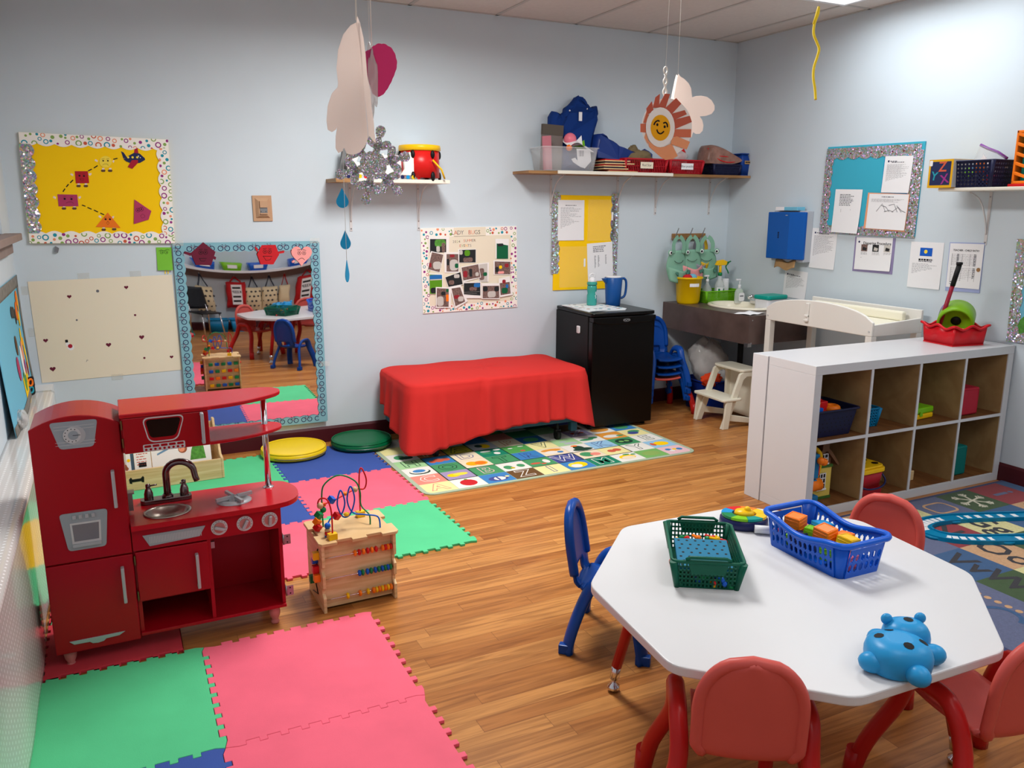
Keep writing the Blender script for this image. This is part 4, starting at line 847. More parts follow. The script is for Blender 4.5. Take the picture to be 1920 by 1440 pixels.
# cloth
mat('red_cloth', (204, 44, 40), rough=.85, bump=.25, bscale=500, var=.04, vscale=3)
t = thing('red_tablecloth', 'wrinkled red cloth draped over the cot stack to make a bench', 'tablecloth', (1.60, 4.60, 0))
per = []
R_ = .09; x0, x1, y0, y1 = -.035, CL + .035, -.03, CWd + .02
NS = 220
def perim(n):
    segs = [('l', (x0 + R_, y0), (x1 - R_, y0)), ('a', (x1 - R_, y0 + R_), -PI / 2), ('l', (x1, y0 + R_), (x1, y1 - R_)), ('a', (x1 - R_, y1 - R_), 0), ('l', (x1 - R_, y1), (x0 + R_, y1)), ('a', (x0 + R_, y1 - R_), PI / 2), ('l', (x0, y1 - R_), (x0, y0 + R_)), ('a', (x0 + R_, y0 + R_), PI)]
    lens = [math.dist(s[1], s[2]) if s[0] == 'l' else PI / 2 * R_ for s in segs]; tot = sum(lens); out = []
    for i in range(n):
        d = tot * i / n
        for s, L_ in zip(segs, lens):
            if d <= L_:
                if s[0] == 'l':
                    u = d / L_; p = (s[1][0] + (s[2][0] - s[1][0]) * u, s[1][1] + (s[2][1] - s[1][1]) * u); e = ((s[2][0] - s[1][0]) / L_, (s[2][1] - s[1][1]) / L_); nn = (e[1], -e[0])
                else:
                    a = s[2] + d / R_; p = (s[1][0] + R_ * math.cos(a), s[1][1] + R_ * math.sin(a)); nn = (math.cos(a), math.sin(a))
                out.append((p, nn)); break
            d -= L_
    return out
pr = perim(NS); ztop = .485
def hem(x, y):      # hem height: dips at the two front corners
    fr = max(0, min(1, (x - x0) / (x1 - x0)))
    keys = [(0, .05), (.12, .07), (.28, .095), (.4, .14), (.6, .16), (.85, .17), (.95, .12), (1, .05)]
    for (a, za), (b, zb) in zip(keys, keys[1:]):
        if a <= fr <= b: zf = za + (zb - za) * (fr - a) / (b - a)
    back = max(0, (y - y0) / (y1 - y0)); return zf + (.26 - zf) * min(1, back * 1.3)
def skirt(i, v):
    (px_, py_), (nx_, ny_) = pr[i % NS]; z1 = hem(px_, py_); z = ztop + (z1 - ztop) * v - .02 * (1 - math.exp(-v * 12)) * 0
    cl = math.exp(-((px_ - x0) ** 2 + (py_ - y0) ** 2) / .012); cr = math.exp(-((px_ - x1) ** 2 + (py_ - y0) ** 2) / .016)
    s = i / NS * 2 * PI
    wave = math.sin(s * 31 + 2 * math.sin(s * 5)) * .016 + math.sin(s * 9 + 1) * .014 + math.sin(s * 57 + 2) * .006
    fold = -.02 * math.exp(-((px_ - .43) / .014) ** 2) + .016 * math.exp(-((px_ - .47) / .02) ** 2) if py_ < .1 else 0
    o = .012 * min(1, v * 8) + v * (.012 + max(-.01, wave) + .06 * cl + .07 * cr) + fold * min(1, v * 4) * (1 - .3 * v)
    o = min(o, D - .012 - 4.60 - py_) if ny_ > .5 else o
    if nx_ > .3: o = min(o, .04 + .05 * cr)
    return (px_ + nx_ * o, py_ + ny_ * o, z)
rings = []
for sc, zz in ((.0, .007), (.3, .007), (.55, .006), (.75, .004), (.9, .002), (.975, -.001)):
    cx, cy = (x0 + x1) / 2, (y0 + y1) / 2
    rings.append([(cx + (p[0] - cx) * sc, cy + (p[1] - cy) * sc, ztop + zz + .003 * math.sin((cx + (p[0] - cx) * sc) * 17) * math.sin((cy + (p[1] - cy) * sc) * 13) + ((.012 if sc > .7 else 0) * math.exp(-((cx + (p[0] - cx) * sc - .43) / .03) ** 2 - ((cy + (p[1] - cy) * sc - y0) / .05) ** 2))) for p, _ in pr])
rings.append([(p[0] + n[0] * .004, p[1] + n[1] * .004, ztop - .008) for p, n in pr])
for k in range(1, 23): rings.append([skirt(i, k / 22) for i in range(NS)])
MB('red_cloth').loft(rings, caps=False).build('cloth', t, solid=.002, offs=0)
# ------------------------------------------------------------------ black mini fridge and what stands on it
P('fridge_black', (3, 3, 4), rough=.3, bump=.03, bscale=600); P('fridge_side', (7, 7, 8), rough=.5, bump=.15, bscale=500); mat('rubber_seal', (20, 20, 20), rough=.7)
FX = Matrix.Translation((2.926, 4.705, 0)) @ rotm(0, 0, -.03)
t = thing('mini_fridge', 'black mini fridge beside the red covered bench', 'fridge'); t.matrix_world = FX
MB('fridge_side').box(0, .505, .065, .54, .02, .805).build('cabinet', t, bevel=.004)
MB('fridge_black').prism(rrect(-.004, .509, -.005, .545, .03), .808, .832, 'z').build('top_panel', t, bevel=.005)
mb = MB('fridge_black').box(0, .505, 0, .055, .03, .772); d_ = mb.build('door', t, bevel=.006)
MB('rubber_seal').box(.008, .497, .055, .065, .035, .8).build('door_seal', t)
hp = [(0, .772), (0, .803), (.505, .803), (.505, .772)] + [tuple(p)[:2] for p in smoothpath([(.49, .772, 0), (.43, .757, 0), (.25, .75, 0), (.07, .757, 0), (.015, .772, 0)], 5)]
MB('fridge_black').prism(hp, -.012, .05, 'y').build('handle_strip', d_, bevel=.004)
mb = MB('silver_plastic'); mb.tube([(p[0], -.0135, p[1]) for p in circ(.262, .778, .028, 20, .009)], .0012, 4, closed=True); stroke(mb, [(.24, .776), (.25, .781), (.258, .775), (.268, .78), (.285, .777)], .003, -.0122); lab(mb.build('badge', d_), 'small silver oval badge')
for x in (.03, .475):
    for y in (.07, .5): MB('rubber').cyl((x, y, 0), (x, y, .03), .018).build('foot', t)
o = thing('fridge_magnet', 'small white rounded clip magnet on the side of the black fridge', 'magnet'); o.matrix_world = FX @ T(-.004, .19, .70)
mb = MB('white_paint').prism(rrect(-.02, .02, -.026, .026, .008), -.006, .0035, 'x'); mb.build('body', o, bevel=.002); lab(MB('grey_light').prism(rrect(-.013, .013, -.018, .018, .005), -.009, -.006, 'x').build('slot', o), 'grey inset')
mat('mat_print', (226, 232, 236), rough=.5)
for i in range(3):
    o = thing('placemat', ['patterned blue and white placemat on the black fridge, lowest of its stack', 'patterned blue and white placemat, middle of the stack on the fridge', 'patterned blue and white placemat on top of its stack, under the teal bottle'][i], 'placemat', group='placemats on the fridge'); o.matrix_world = FX @ T(.165, .285, .833 + i * .0035) @ rotm(0, 0, .05 * i)
    mb = MB('mat_print').prism(rrect(-.15, .15, -.2, .19, .008), 0, .003, 'z'); rn = random.Random(i)
    for k in range(46): mb.m(['book_blue', 'card_teal', 'fox', 'pl_navy', 'white_paint'][rn.randrange(5)]); flatf(mb, circ(rn.uniform(-.135, .135), rn.uniform(-.18, .175), rn.uniform(.006, .018), 7), .0031 + k * 1e-6)
    mb.build('sheet', o)
P('bottle_teal', (70, 180, 168), rough=.18, trans=.35); P('pitcher_blue', (22, 78, 146), rough=.35)
o = thing('water_bottle', 'teal drinking bottle with white loop cap on the fridge', 'bottle', group=None); o.matrix_world = FX @ T(.195, .36, .8445)
MB('bottle_teal').lathe([(0, 0), (.034, 0), (.037, .006), (.036, .07), (.032, .085), (.034, .1), (.036, .125), (.034, .14), (.028, .145), (0, .146)], n=24).build('body', o)
lab(MB('bottle_teal').lathe([(.03, .145), (.037, .147), (.037, .165), (.034, .168), (0, .17)], n=24).build('collar', o), 'teal screw collar')
mb = MB('white_paint').lathe([(.024, .17), (.024, .185), (.015, .2), (0, .204)], n=18).tube([(p[0], 0, p[1]) for p in arc(.0, .205, .022, -.2, PI + .2, 12)], .006, 8); lab(mb.build('cap', o), 'white cap with carrying loop')
mb = MB('ink'); wtext(mb, 'Ava', .02, 0, 0, 0, 'ink') if 0 else mb.add([], []); 
mb = MB('white_paint'); stroke(mb, [(.008, .05), (.012, .06), (.006, .07), (.014, .08), (.008, .09), (.012, .1)], .004, -.0385); lab(mb.build('name_mark', o), 'handwritten white squiggle')
o = thing('pitcher', 'plain blue plastic pitcher on the fridge', 'pitcher'); o.matrix_world = FX @ T(.375, .36, .833)
MB('pitcher_blue').lathe([(0, 0), (.05, 0), (.053, .004), (.066, .205), (.064, .207), (.051, .01), (0, .009)], n=32).build('body', o)
MB('pitcher_blue').prism([(-.064, .205), (-.095, .2), (-.066, .165)], -.018, .018, 'y').build('spout', o, bevel=.004)
MB('pitcher_blue').tube(smoothpath([(.06, 0, .19), (.09, 0, .195), (.108, 0, .17), (.108, 0, .11), (.095, 0, .065), (.058, 0, .05)], 5), .009, 8, sy=1.0).build('handle', o)
lab(MB('white_paint').lathe([(.055, .204), (.062, .21), (.05, .216), (0, .217)], n=28).build('lid', o), 'white lid')
# ------------------------------------------------------------------ stacked toddler chairs
cr = dup(c1, (0, 0, 0), 0, 'pinkish red toddler chair at the bottom of the chair stack by the fridge'); face(cr, 3.715, 5.0, -96); cr['group'] = 'stacked toddler chairs'
bl = chair_blue('blue toddler chair, lowest blue one in the stack by the fridge', group='stacked toddler chairs'); face(bl, 3.72, 4.985, -96); bl.location.z = .105
b2 = dup(bl, (0, 0, 0), 0, 'blue toddler chair in the middle of the stack by the fridge'); face(b2, 3.72, 4.98, -96); b2.location.z = .16
b3 = dup(bl, (0, 0, 0), 0, 'blue toddler chair on top of the stack by the fridge'); face(b3, 3.72, 4.975, -96); b3.location.z = .215
# ------------------------------------------------------------------ sink counter
mat('counter_brown', (88, 72, 68), rough=.32, var=.22, vscale=7); P('basin_cream', (232, 226, 206), rough=.15)
SX0, SX1, SY0, SY1, SZ = 3.925, XR - .004, 4.285, D - .004, .81
t = thing('sink_counter', 'brown laminate sink counter box fixed in the room corner', 'counter', (SX0, SY0, 0))
w_, d_ = SX1 - SX0, SY1 - SY0; bc = (w_ * .55, d_ * .48)
hole = [(bc[0] + .185 * math.cos(a), bc[1] + .255 * math.sin(a)) for a in [2 * PI * i / 32 for i in range(33)]]
def keyhole(outer, hole):           # outer starts at the point joined to hole[0]
    return outer + [outer[0]] + hole[::-1]
outer = [(w_, bc[1]), (w_, d_), (0, d_), (0, 0), (w_, 0)]
MB('counter_brown').prism(keyhole(outer, hole), SZ - .03, SZ, 'z').build('countertop', t)
mb = MB('counter_brown').box(0, w_, 0, .02, SZ - .2, SZ - .03).box(0, .02, .02, d_, SZ - .2, SZ - .03); mb.build('apron', t)
for x, z in ((.03, SZ - .02), (.03, SZ - .18)): MB('steel').cyl((x, -.002, z - .01), (x, 0, z - .01), .005, n=10).build('screw', t)
mb = MB('steel').box(-.004, .03, -.004, .0, SZ - .215, SZ - .19).box(-.004, .0, 0, .03, SZ - .215, SZ - .19); lab(mb.build('corner_bracket', t), 'metal corner bracket')
lab(MB('basin_cream').lathe([(1.0, .0), (1.03, .004), (1.0, .014), (.93, .018), (.86, .012), (.8, -.02), (.62, -.1), (.3, -.13), (.05, -.135), (0, -.135)], (0, 0, 0), 44, .205, .275).build('basin', t, loc=(bc[0], bc[1], SZ)), 'cream oval wash basin')
mb = MB('chrome').prism(rrect(-.03, .03, -.075, .075, .012), 0, .022, 'z').cyl((0, 0, .02), (-.02, 0, .06), .02, .016).tube([(-.01, 0, .05), (-.07, 0, .062), (-.105, 0, .05)], [.016, .014, .012], 10)
fa = lab(mb.build('faucet', t, loc=(bc[0] + .185, bc[1], SZ + .012)), 'chrome faucet')
for y in (-.052, .052): MB('clear_plastic').lathe([(.012, .0), (.024, .008), (.026, .03), (.018, .04), (0, .042)], (0, y, .02), 10).build('tap_knob', fa)
mb = MB('rubber').tube([(.3, .4, .6), (.3, .4, .38), (.32, .5, .3), (.34, .62, .38), (.4, .9, .4)], .022, 10); lab(mb.build('drain_pipe', t), 'dark drain pipe under the counter')
o = thing('paper_sheet', 'wet paper sheet lying on the front edge of the sink counter', 'paper', (4.03, 4.4, SZ + .001), .3)
MB('paper').grid(lambda u, v: (u * .2 - .1, v * .13 - .065, .004 + .003 * math.sin(u * 9 + v * 5)), 12, 8).build('sheet', o, solid=.0006)
# bucket, basket, bottles, soap
P('bucket_yellow', (232, 188, 0), rough=.35); P('bottle_clear', (226, 232, 232), rough=.15, alpha=.45)
o = thing('bucket', 'yellow bucket with a small white label on the sink counter', 'bucket', (4.035, 5.1, SZ))
MB('bucket_yellow').lathe([(0, 0), (.08, 0), (.082, .01), (.088, .02), (.1, .19), (.108, .192), (.108, .206), (.1, .206), (.085, .02), (0, .016)], n=36).build('body', o)
mb = MB('paper'); mb.at(rotm(0, 0, -.15)); mb.add([(.0985 * math.sin(a), -.0985 * math.cos(a), z) for a in (-.42, -.2, 0, .2, .42) for z in (.135, .16)], [(0, 2, 3, 1), (2, 4, 5, 3), (4, 6, 7, 5), (6, 8, 9, 7)]); lb_ = lab(mb.build('label', o), 'white label')
for (c, x, y, s, nm, z) in (('card_scarlet', -.03, -.02, .035, 'crumpled red cloth sticking out of the yellow bucket', .2), ('card_skyblue', .035, .0, .032, 'light blue cloth sticking out of the yellow bucket', .2)):
    q = thing('cloth', nm, 'cloth', (4.035 + x, 5.1 + y, SZ + z)); rn = random.Random(s)
    MB(c).lathe([(0, -.12), (s * .7, -.11), (s * 1.1, -.04), (s * 1.2, .0), (s * .9, .018), (s * .4, .026), (0, .02)], n=12, sy=.8).build('fold', q)
P('basket_lime', (104, 176, 10), rough=.4); 
o = thing('cleaning_basket', 'lime green perforated basket of spray bottles on the sink counter', 'basket', (4.325, 5.12, SZ))
mb = MB('basket_lime'); basket(mb, -.165, .165, -.09, .09, .09, .01, 26, 14, 7, bar=.0068, rimr=.005); mb.build('basket_body', o)
def spray(lb, x, y, body, trig, hgt=.16):
    q = thing('spray_bottle', lb, 'bottle', (x, y, SZ + .004), group='bottles in the lime basket')
    MB(body).lathe([(0, 0), (.035, 0), (.038, .01), (.037, .12), (.03, .145), (.016, .17), (.014, .2), (0, .2)], n=22).build('body', q)
    lab(MB('pl_green').cyl((0, 0, .2), (0, 0, .225), .0165, n=16).build('collar', q), 'green collar')
    mb = MB(trig).cyl((0, 0, .225), (0, 0, .28), .011).prism([(-.05, .285), (-.03, .28), (.05, .282), (.06, .31), (.02, .325), (-.03, .318)], -.013, .013, 'y'); lab(mb.build('spray_head', q, bevel=.003), 'yellow spray head')
    lab(MB('pl_green').tube(smoothpath([(.05, 0, .305), (.08, 0, .30), (.055, 0, .27), (.075, 0, .235), (.085, 0, .215)], 4), .005, 6).tube([(.07, 0, .3), (.1, 0, .31)], .006, 6).build('trigger', q), 'green trigger')
    mb = MB('paper'); mb.add([(.0385 * math.sin(a), -.0385 * math.cos(a), z) for a in [-1.2 + .3 * i for i in range(9)] for z in (.02, .11)], [(2 * i, 2 * i + 2, 2 * i + 3, 2 * i + 1) for i in range(8)]); mb.m('pl_green'); mb.add([(.0388 * math.sin(a), -.0388 * math.cos(a), z) for a in (-.9, -.7, -.5) for z in (.03, .1)], [(0, 2, 3, 1), (2, 4, 5, 3)]); mb.add([(.0388 * math.sin(a), -.0388 * math.cos(a), z) for a in (.2, .45, .7) for z in (.06, .1)], [(0, 2, 3, 1), (2, 4, 5, 3)]); lab(mb.build('label', q), 'white and green label')
spray('white spray bottle with yellow and green trigger in the lime basket', 4.34, 5.1, 'bottle_clear', 'pl_yellow')
q = thing('spray_bottle', 'small clear pump bottle at the left in the lime basket', 'bottle', (4.235, 5.12, SZ + .004), group='bottles in the lime basket')
MB('bottle_clear').lathe([(0, 0), (.034, 0), (.036, .01), (.036, .1), (.014, .135), (.012, .15), (0, .15)], n=20).build('body', q); lab(MB('white_paint').cyl((0, 0, .15), (0, 0, .175), .012).cyl((0, 0, .175), (0, 0, .2), .005).box(-.03, .01, -.007, .007, .195, .207).build('pump', q), 'white pump')
q = thing('canister', 'white canister behind the spray bottle in the lime basket', 'canister', (4.43, 5.15, SZ + .004)); MB('white_paint').lathe([(0, 0), (.036, 0), (.037, .005), (.037, .165), (.034, .17), (0, .172)], n=22).build('body', q); lab(MB('paper').lathe([(.0375, .02), (.0375, .15)], n=22).build('label', q), 'paper label')
q = thing('soap_bottle', 'clear soap pump bottle beside the chrome faucet', 'bottle', (4.395, 4.93, SZ)); 
MB('bottle_clear').lathe([(0, 0), (.036, 0), (.038, .008), (.038, .085), (.03, .105), (.013, .118), (0, .118)], n=22, sy=.75).build('body', q)
lab(MB('white_paint').cyl((0, 0, .118), (0, 0, .145), .012).cyl((0, 0, .145), (0, 0, .18), .004).box(-.035, .008, -.007, .007, .178, .19).build('pump', q, bevel=.002), 'white pump'); mb = MB('paper'); flat(mb, rrect(-.028, .028, .02, .085, .015), -.031); mb.m('ink'); flat(mb, rrect(-.018, .018, .055, .063, .002), -.0315); lab(mb.build('label', q), 'white label')
P('lid_teal', (0, 150, 136), rough=.4)
q = thing('wipes_tub', 'white tub with teal lid behind the changing table', 'tub', (4.36, 4.55, SZ), .1); MB('white_paint').prism(rrect(-.1, .1, -.07, .07, .025), 0, .075, 'z').build('tub_body', q); lab(MB('lid_teal').prism(rrect(-.108, .108, -.078, .078, .028), .075, .105, 'z').build('lid', q, bevel=.008), 'teal lid')
# under the counter
P('bin_blue', (16, 44, 128), rough=.35); P('film', (226, 224, 222), rough=.12, alpha=.5); mat('orange_cloth', (226, 70, 30), rough=.8)
o = thing('storage_bin', 'dark blue bin on the floor under the sink counter', 'bin', (4.16, 4.93, 0)); w2 = .15
mb = MB('bin_blue').loft([rect for rect in [[(p[0], p[1], 0) for p in rrect(-.14, .14, -.13, .13, .03)], [(p[0], p[1], .235) for p in rrect(-.165, .165, -.155, .155, .035)]]], caps=False); mb.prism(rrect(-.14, .14, -.13, .13, .03), 0, .004, 'z').tube([(p[0], p[1], .235) for p in rrect(-.168, .168, -.158, .158, .035)], .007, 6, closed=True); mb.build('bin_body', o)
def crumple(mb, c, r, seed, n=24, k=14, amp=.22):
    rn = random.Random(seed); ph = [(rn.uniform(2, 7), rn.uniform(2, 7), rn.uniform(0, 6)) for _ in range(6)]
    rg = []
    for j in range(k + 1):
        th = PI * (j + .02) / (k + .04); ring = []
        for i in range(n):
            a = 2 * PI * i / n; s = 1 + sum(amp / 3 * math.sin(fa * math.cos(a) * 1.3 + fb * th + p) * math.cos(fb * math.sin(a) + p) for fa, fb, p in ph) / 1.6
            ring.append((c[0] + r[0] * s * math.sin(th) * math.cos(a), c[1] + r[1] * s * math.sin(th) * math.sin(a), c[2] - r[2] * s * math.cos(th)))
        rg.append(ring)
    return mb.loft(rg)
o = thing('plastic_bag', 'bundled clear plastic bags piled in the blue bin under the counter', 'bag', (4.14, 4.95, .26)); mb = MB('film'); crumple(mb, (.0, .0, .1), (.15, .13, .17), 4, amp=.3); mb.build('bundle', o); mb = MB('film'); crumple(mb, (.06, -.1, .0), (.1, .06, .06), 9, amp=.35); mb.build('loose_end', o)
o = thing('cloth', 'orange cloth hanging over the edge of the blue bin under the counter', 'cloth', (4.05, 4.79, .235)); mb = MB('orange_cloth'); crumple(mb, (0, 0, .025), (.09, .035, .05), 2, amp=.4); mb.build('fold', o)
# ------------------------------------------------------------------ white step stool
P('stool_white', (226, 222, 204), rough=.4)
o = thing('step_stool', 'cream plastic two-step stool in front of the sink counter', 'step stool', (3.80, 4.36, 0), -.04)
TW = .36; DP = .36
# side profile in y-z seen from the left/front; steps face left (-x)
def sidef(y0, y1):
    outer = [(.0, 0), (.05, 0), (.075, .10), (.225, .10), (.245, .0), (.31, 0), (.31, .36), (.29, .39), (.2, .39), (.165, .36), (.10, .21)]
    return outer
for y in (0, .29):
    mb = MB('stool_white').prism([(0, 0), (.042, 0), (.075, .075), (.235, .055), (.245, .0), (.31, 0), (.305, .40), (.16, .40), (.14, .375), (.055, .225), (.045, .21), (.03, .2)], y, y + .02, 'y') if 0 else MB('stool_white')
    fr = [(0, 0), (.05, 0), (.175, .345), (.2, .365), (.245, .365), (.255, .345), (.258, 0), (.315, 0), (.305, .40), (.165, .40), (.14, .385)]
    mb.prism(fr, y, y + .022, 'y'); mb.prism([(.06, .055), (.256, .02), (.256, .06), (.075, .1)], y, y + .022, 'y')
    mb.prism([(.0, 0), (.05, 0), (.075, .2), (.02, .2)], y + (-.018 if y == 0 else .022), y + (0 if y == 0 else .04), 'y'); mb.build('side_frame', o, bevel=.004)
MB('stool_white').prism(rrect(.145, .312, -.004, .316, .03), .4, .42, 'z').build('top_step', o, bevel=.006)
MB('stool_white').prism(rrect(-.012, .16, -.022, .334, .025), .2, .218, 'z').build('lower_step', o, bevel=.005)
MB('stool_white').box(.29, .31, .022, .29, .05, .4).build('back_panel', o)
# ------------------------------------------------------------------ white changing table
P('changer_white', (232, 230, 224), rough=.4)
t = thing('changing_table', 'white wooden changing table with arched side board by the right wall', 'changing table', (4.03, 3.36, 0)); CL_, CW_ = .88, .44
ap = [(0, .79), (CL_, .79), (CL_, .875)] + [(CL_ / 2 + (CL_ / 2 - .02) * math.cos(a), .875 + .085 * math.sin(a)) for a in [PI * i / 16 for i in range(1, 16)]] + [(0, .875)]
MB('changer_white').prism([(p[0], p[1]) for p in ap], 0, .02, 'x').build('side_board', t, bevel=.005)
MB('changer_white').prism([(0, .79), (CL_, .79), (CL_, .93), (0, .93)], CW_ - .02, CW_, 'x').build('wall_board', t, bevel=.004)
for y in (0, CL_ - .018): MB('changer_white').prism([(.02, .79), (CW_ - .02, .79), (CW_ - .02, .88), (.02, .86)], y, y + .018, 'y').build('end_board', t, bevel=.003)
MB('changer_white').box(.02, CW_ - .02, .018, CL_ - .018, .79, .805).box(.02, CW_ - .02, .018, CL_ - .018, .28, .295).build('shelf_board', t) if 0 else None
MB('changer_white').box(.02, CW_ - .02, .018, CL_ - .018, .79, .803).build('tray_board', t); MB('changer_white').box(.02, CW_ - .02, .0, CL_, .28, .295).build('shelf_board', t)
for x in (.0, CW_ - .045):
    for y in (.0, CL_ - .045): MB('changer_white').box(x, x + .045, y, y + .045, 0, .79).build('leg', t, bevel=.003)
for y in (.02, CL_ - .02): MB('grey_light').cyl((-.003, y, .82), (0, y, .82), .006, n=10).build('bolt_cap', t)
mb = MB('changer_white').box(-.012, -.001, CL_ * .56, CL_ * .56 + .025, .83, .94).box(-.018, -.001, CL_ * .56, CL_ * .56 + .028, .85, .865).box(-.02, -.001, CL_ * .56, CL_ * .56 + .03, .822, .835); lab(mb.build('strap_buckle', t, bevel=.003), 'white safety strap buckle')
mat('pad_cream', (238, 234, 214), rough=.55)
o = thing('changing_pad', 'cream vinyl changing pad lying in the changing table', 'changing pad', (4.25, 3.8, .804)); mb = MB('pad_cream').prism(rrect(-.17, .17, -.4, .4, .04), 0, .05, 'z').box(.13, .17, -.36, .36, .05, .11).box(-.17, -.13, -.36, .36, .05, .08); mb.build('pad', o, bevel=.012)
o = thing('folded_cloth', 'folded white cloth on the lower shelf of the changing table', 'cloth', (4.16, 4.08, .296)); mb = MB('paper').prism(rrect(-.09, .09, -.11, .11, .03), 0, .05, 'z'); mb.build('fold', o, bevel=.02, seg=3); o.location.z = .296
# ------------------------------------------------------------------ cubby shelf unit
P('cubby_white', (206, 207, 210), rough=.3, var=.01)
CX = Matrix.Translation((3.03, 2.825, 0)) @ rotm(0, 0, -.012); UL, UD, UH = 1.495, .32, .79
t = thing('cubby_shelf', 'white eight-hole cubby shelf standing out from the right wall', 'shelf unit'); t.matrix_world = CX
OT = .046; IT = .016; cwid = (UL - 2 * OT - 3 * IT) / 4; chei = (UH - 2 * OT - IT) / 2
MB('cubby_white').box(0, UL, 0, UD, UH - OT, UH).build('top_board', t, bevel=.0015); MB('cubby_white').box(0, UL, 0, UD, 0, OT).build('bottom_board', t, bevel=.0015)
for x in (0, UL - OT): MB('cubby_white').box(x, x + OT, 0, UD, OT, UH - OT).build('side_board', t, bevel=.0015)
cx0 = lambda i: OT + i * (cwid + IT)
cz0 = lambda j: OT + j * (chei + IT)
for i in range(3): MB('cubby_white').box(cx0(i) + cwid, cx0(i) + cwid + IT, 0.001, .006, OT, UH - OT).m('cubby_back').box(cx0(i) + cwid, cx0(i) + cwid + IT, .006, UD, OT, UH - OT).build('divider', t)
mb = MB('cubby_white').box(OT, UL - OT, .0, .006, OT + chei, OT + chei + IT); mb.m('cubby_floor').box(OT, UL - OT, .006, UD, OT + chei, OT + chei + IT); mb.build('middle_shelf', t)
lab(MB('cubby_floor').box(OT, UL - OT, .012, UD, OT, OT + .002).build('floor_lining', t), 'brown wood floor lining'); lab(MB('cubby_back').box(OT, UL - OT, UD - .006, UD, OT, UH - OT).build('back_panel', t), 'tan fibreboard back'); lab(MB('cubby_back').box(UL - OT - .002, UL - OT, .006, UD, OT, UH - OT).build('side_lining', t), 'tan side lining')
o = thing('end_panel_unit', 'narrow white board unit standing behind the cubby shelf, back to back with it', 'shelf unit'); o.matrix_world = CX @ T(-.006, UD + .003, 0)
MB('cubby_white').box(0, UL, 0, .112, 0, UH - .002).build('board', o, bevel=.002); 
def cub(i, j, x, y, z=0): return CX @ T(cx0(i) + x, y, cz0(j) + z + .001)
def cthing(nm, lb, cat, i, j, x, y, rz=0, z=.002): q = thing(nm, lb, cat); q.matrix_world = cub(i, j, x, y, z) @ rotm(0, 0, rz); return q
# upper row
P('basket_navy', (24, 28, 62), rough=.4)
q = cthing('toy_basket', 'navy basket of small toys in the upper left cubby', 'basket', 0, 1, .155, .15)
mb = MB('basket_navy').loft([[(p[0], p[1], 0) for p in rrect(-.125, .125, -.1, .1, .015)], [(p[0], p[1], .14) for p in rrect(-.145, .145, -.125, .125, .02)]], caps=False); mb.prism(rrect(-.125, .125, -.1, .1, .015), 0, .004, 'z').tube([(p[0], p[1], .14) for p in rrect(-.15, .15, -.13, .13, .02)], .006, 6, closed=True); mb.m('black')
for i in range(7):
    for k in range(4): flat(mb, circ(-.09 + i * .03 + (k % 2) * .01, .03 + k * .022, .004, 8), -.1 - (.03 + k * .022) * .1786 - .0008)
mb.build('basket_body', q)
for (nm, lb, c, x, y, z, r) in (('toy_ring', 'orange rounded toy in the navy cubby basket', 'pl_orange', .03, -.05, .135, (.045, .04, .03)), ('toy_bowl', 'green toy bowl under the orange toy in the navy cubby basket', 'pl_green', .03, -.055, .115, (.06, .05, .03)), ('toy_block', 'dark red toy block in the navy cubby basket', 'pl_red', -.04, -.03, .13, (.035, .03, .045)), ('toy_cup', 'yellow ringed cup at the left in the navy cubby basket', 'pl_yellow', -.09, -.04, .14, (.04, .035, .04)), ('toy_block', 'blue toy block at the left in the navy cubby basket', 'pl_blue', -.105, -.07, .12, (.03, .03, .035))):
    g = cthing(nm, lb, 'toy', 0, 1, .155 + x, .15 + y, 0, z)
    if nm == 'toy_bowl': MB(c).lathe([(0, -.03), (.03, -.028), (.055, -.01), (.06, .012), (.056, .012), (.03, -.02), (0, -.024)], n=20).build('body', g)
    elif nm == 'toy_ring': MB(c).tube([(p[0], p[1], .0) for p in circ(0, 0, .028, 18)], .018, 10, closed=True).build('body', g)
    elif nm == 'toy_cup': MB(c).lathe([(0, -.03), (.025, -.03), (.036, .03), (.039, .032), (.033, .03), (0, -.024)], n=20).build('body', g)
    else: MB(c).box(-r[0], r[0], -r[1], r[1], -r[2], r[2]).cyl((0, 0, r[2]), (0, 0, r[2] + .01), .014).build('body', g, bevel=.004)
P('basket_cyan', (0, 120, 170), rough=.4)
q = cthing('toy_basket', 'small blue perforated basket in the second upper cubby', 'basket', 1, 1, .092, .16)
mb = MB('basket_cyan'); basket(mb, -.07, .07, -.06, .06, .10, .012, 7, 7, 6, bar=.008, rimr=.004); mb.build('basket_body', q)
q = cthing('tool_case', 'lime green toy tool case with yellow base in the third upper cubby', 'toy', 2, 1, .145, .16, .1)
lab(MB('pl_yellow').box(-.12, .1, -.075, .075, 0, .03).build('case_base', q, bevel=.008), 'yellow lower half'); lab(MB('pl_lime').box(-.12, .1, -.075, .075, .0305, .065).build('case_lid', q, bevel=.008), 'lime green lid'); MB('pl_lime').box(-.03, -.005, -.08, -.075, .018, .046).build('latch', q, bevel=.002)
MB('pl_lime').tube([(-.05, 0, .065), (-.05, 0, .085), (.03, 0, .085), (.03, 0, .065)], .007, 8).build('handle', q); MB('pl_lime').tube([(-.1, -.02, .07), (-.04, -.03, .074), (.06, .02, .072)], .008, 8).build('toy_tool', q)
P('soft_red', (170, 30, 50), rough=.6); P('soft_teal', (0, 110, 104), rough=.6)
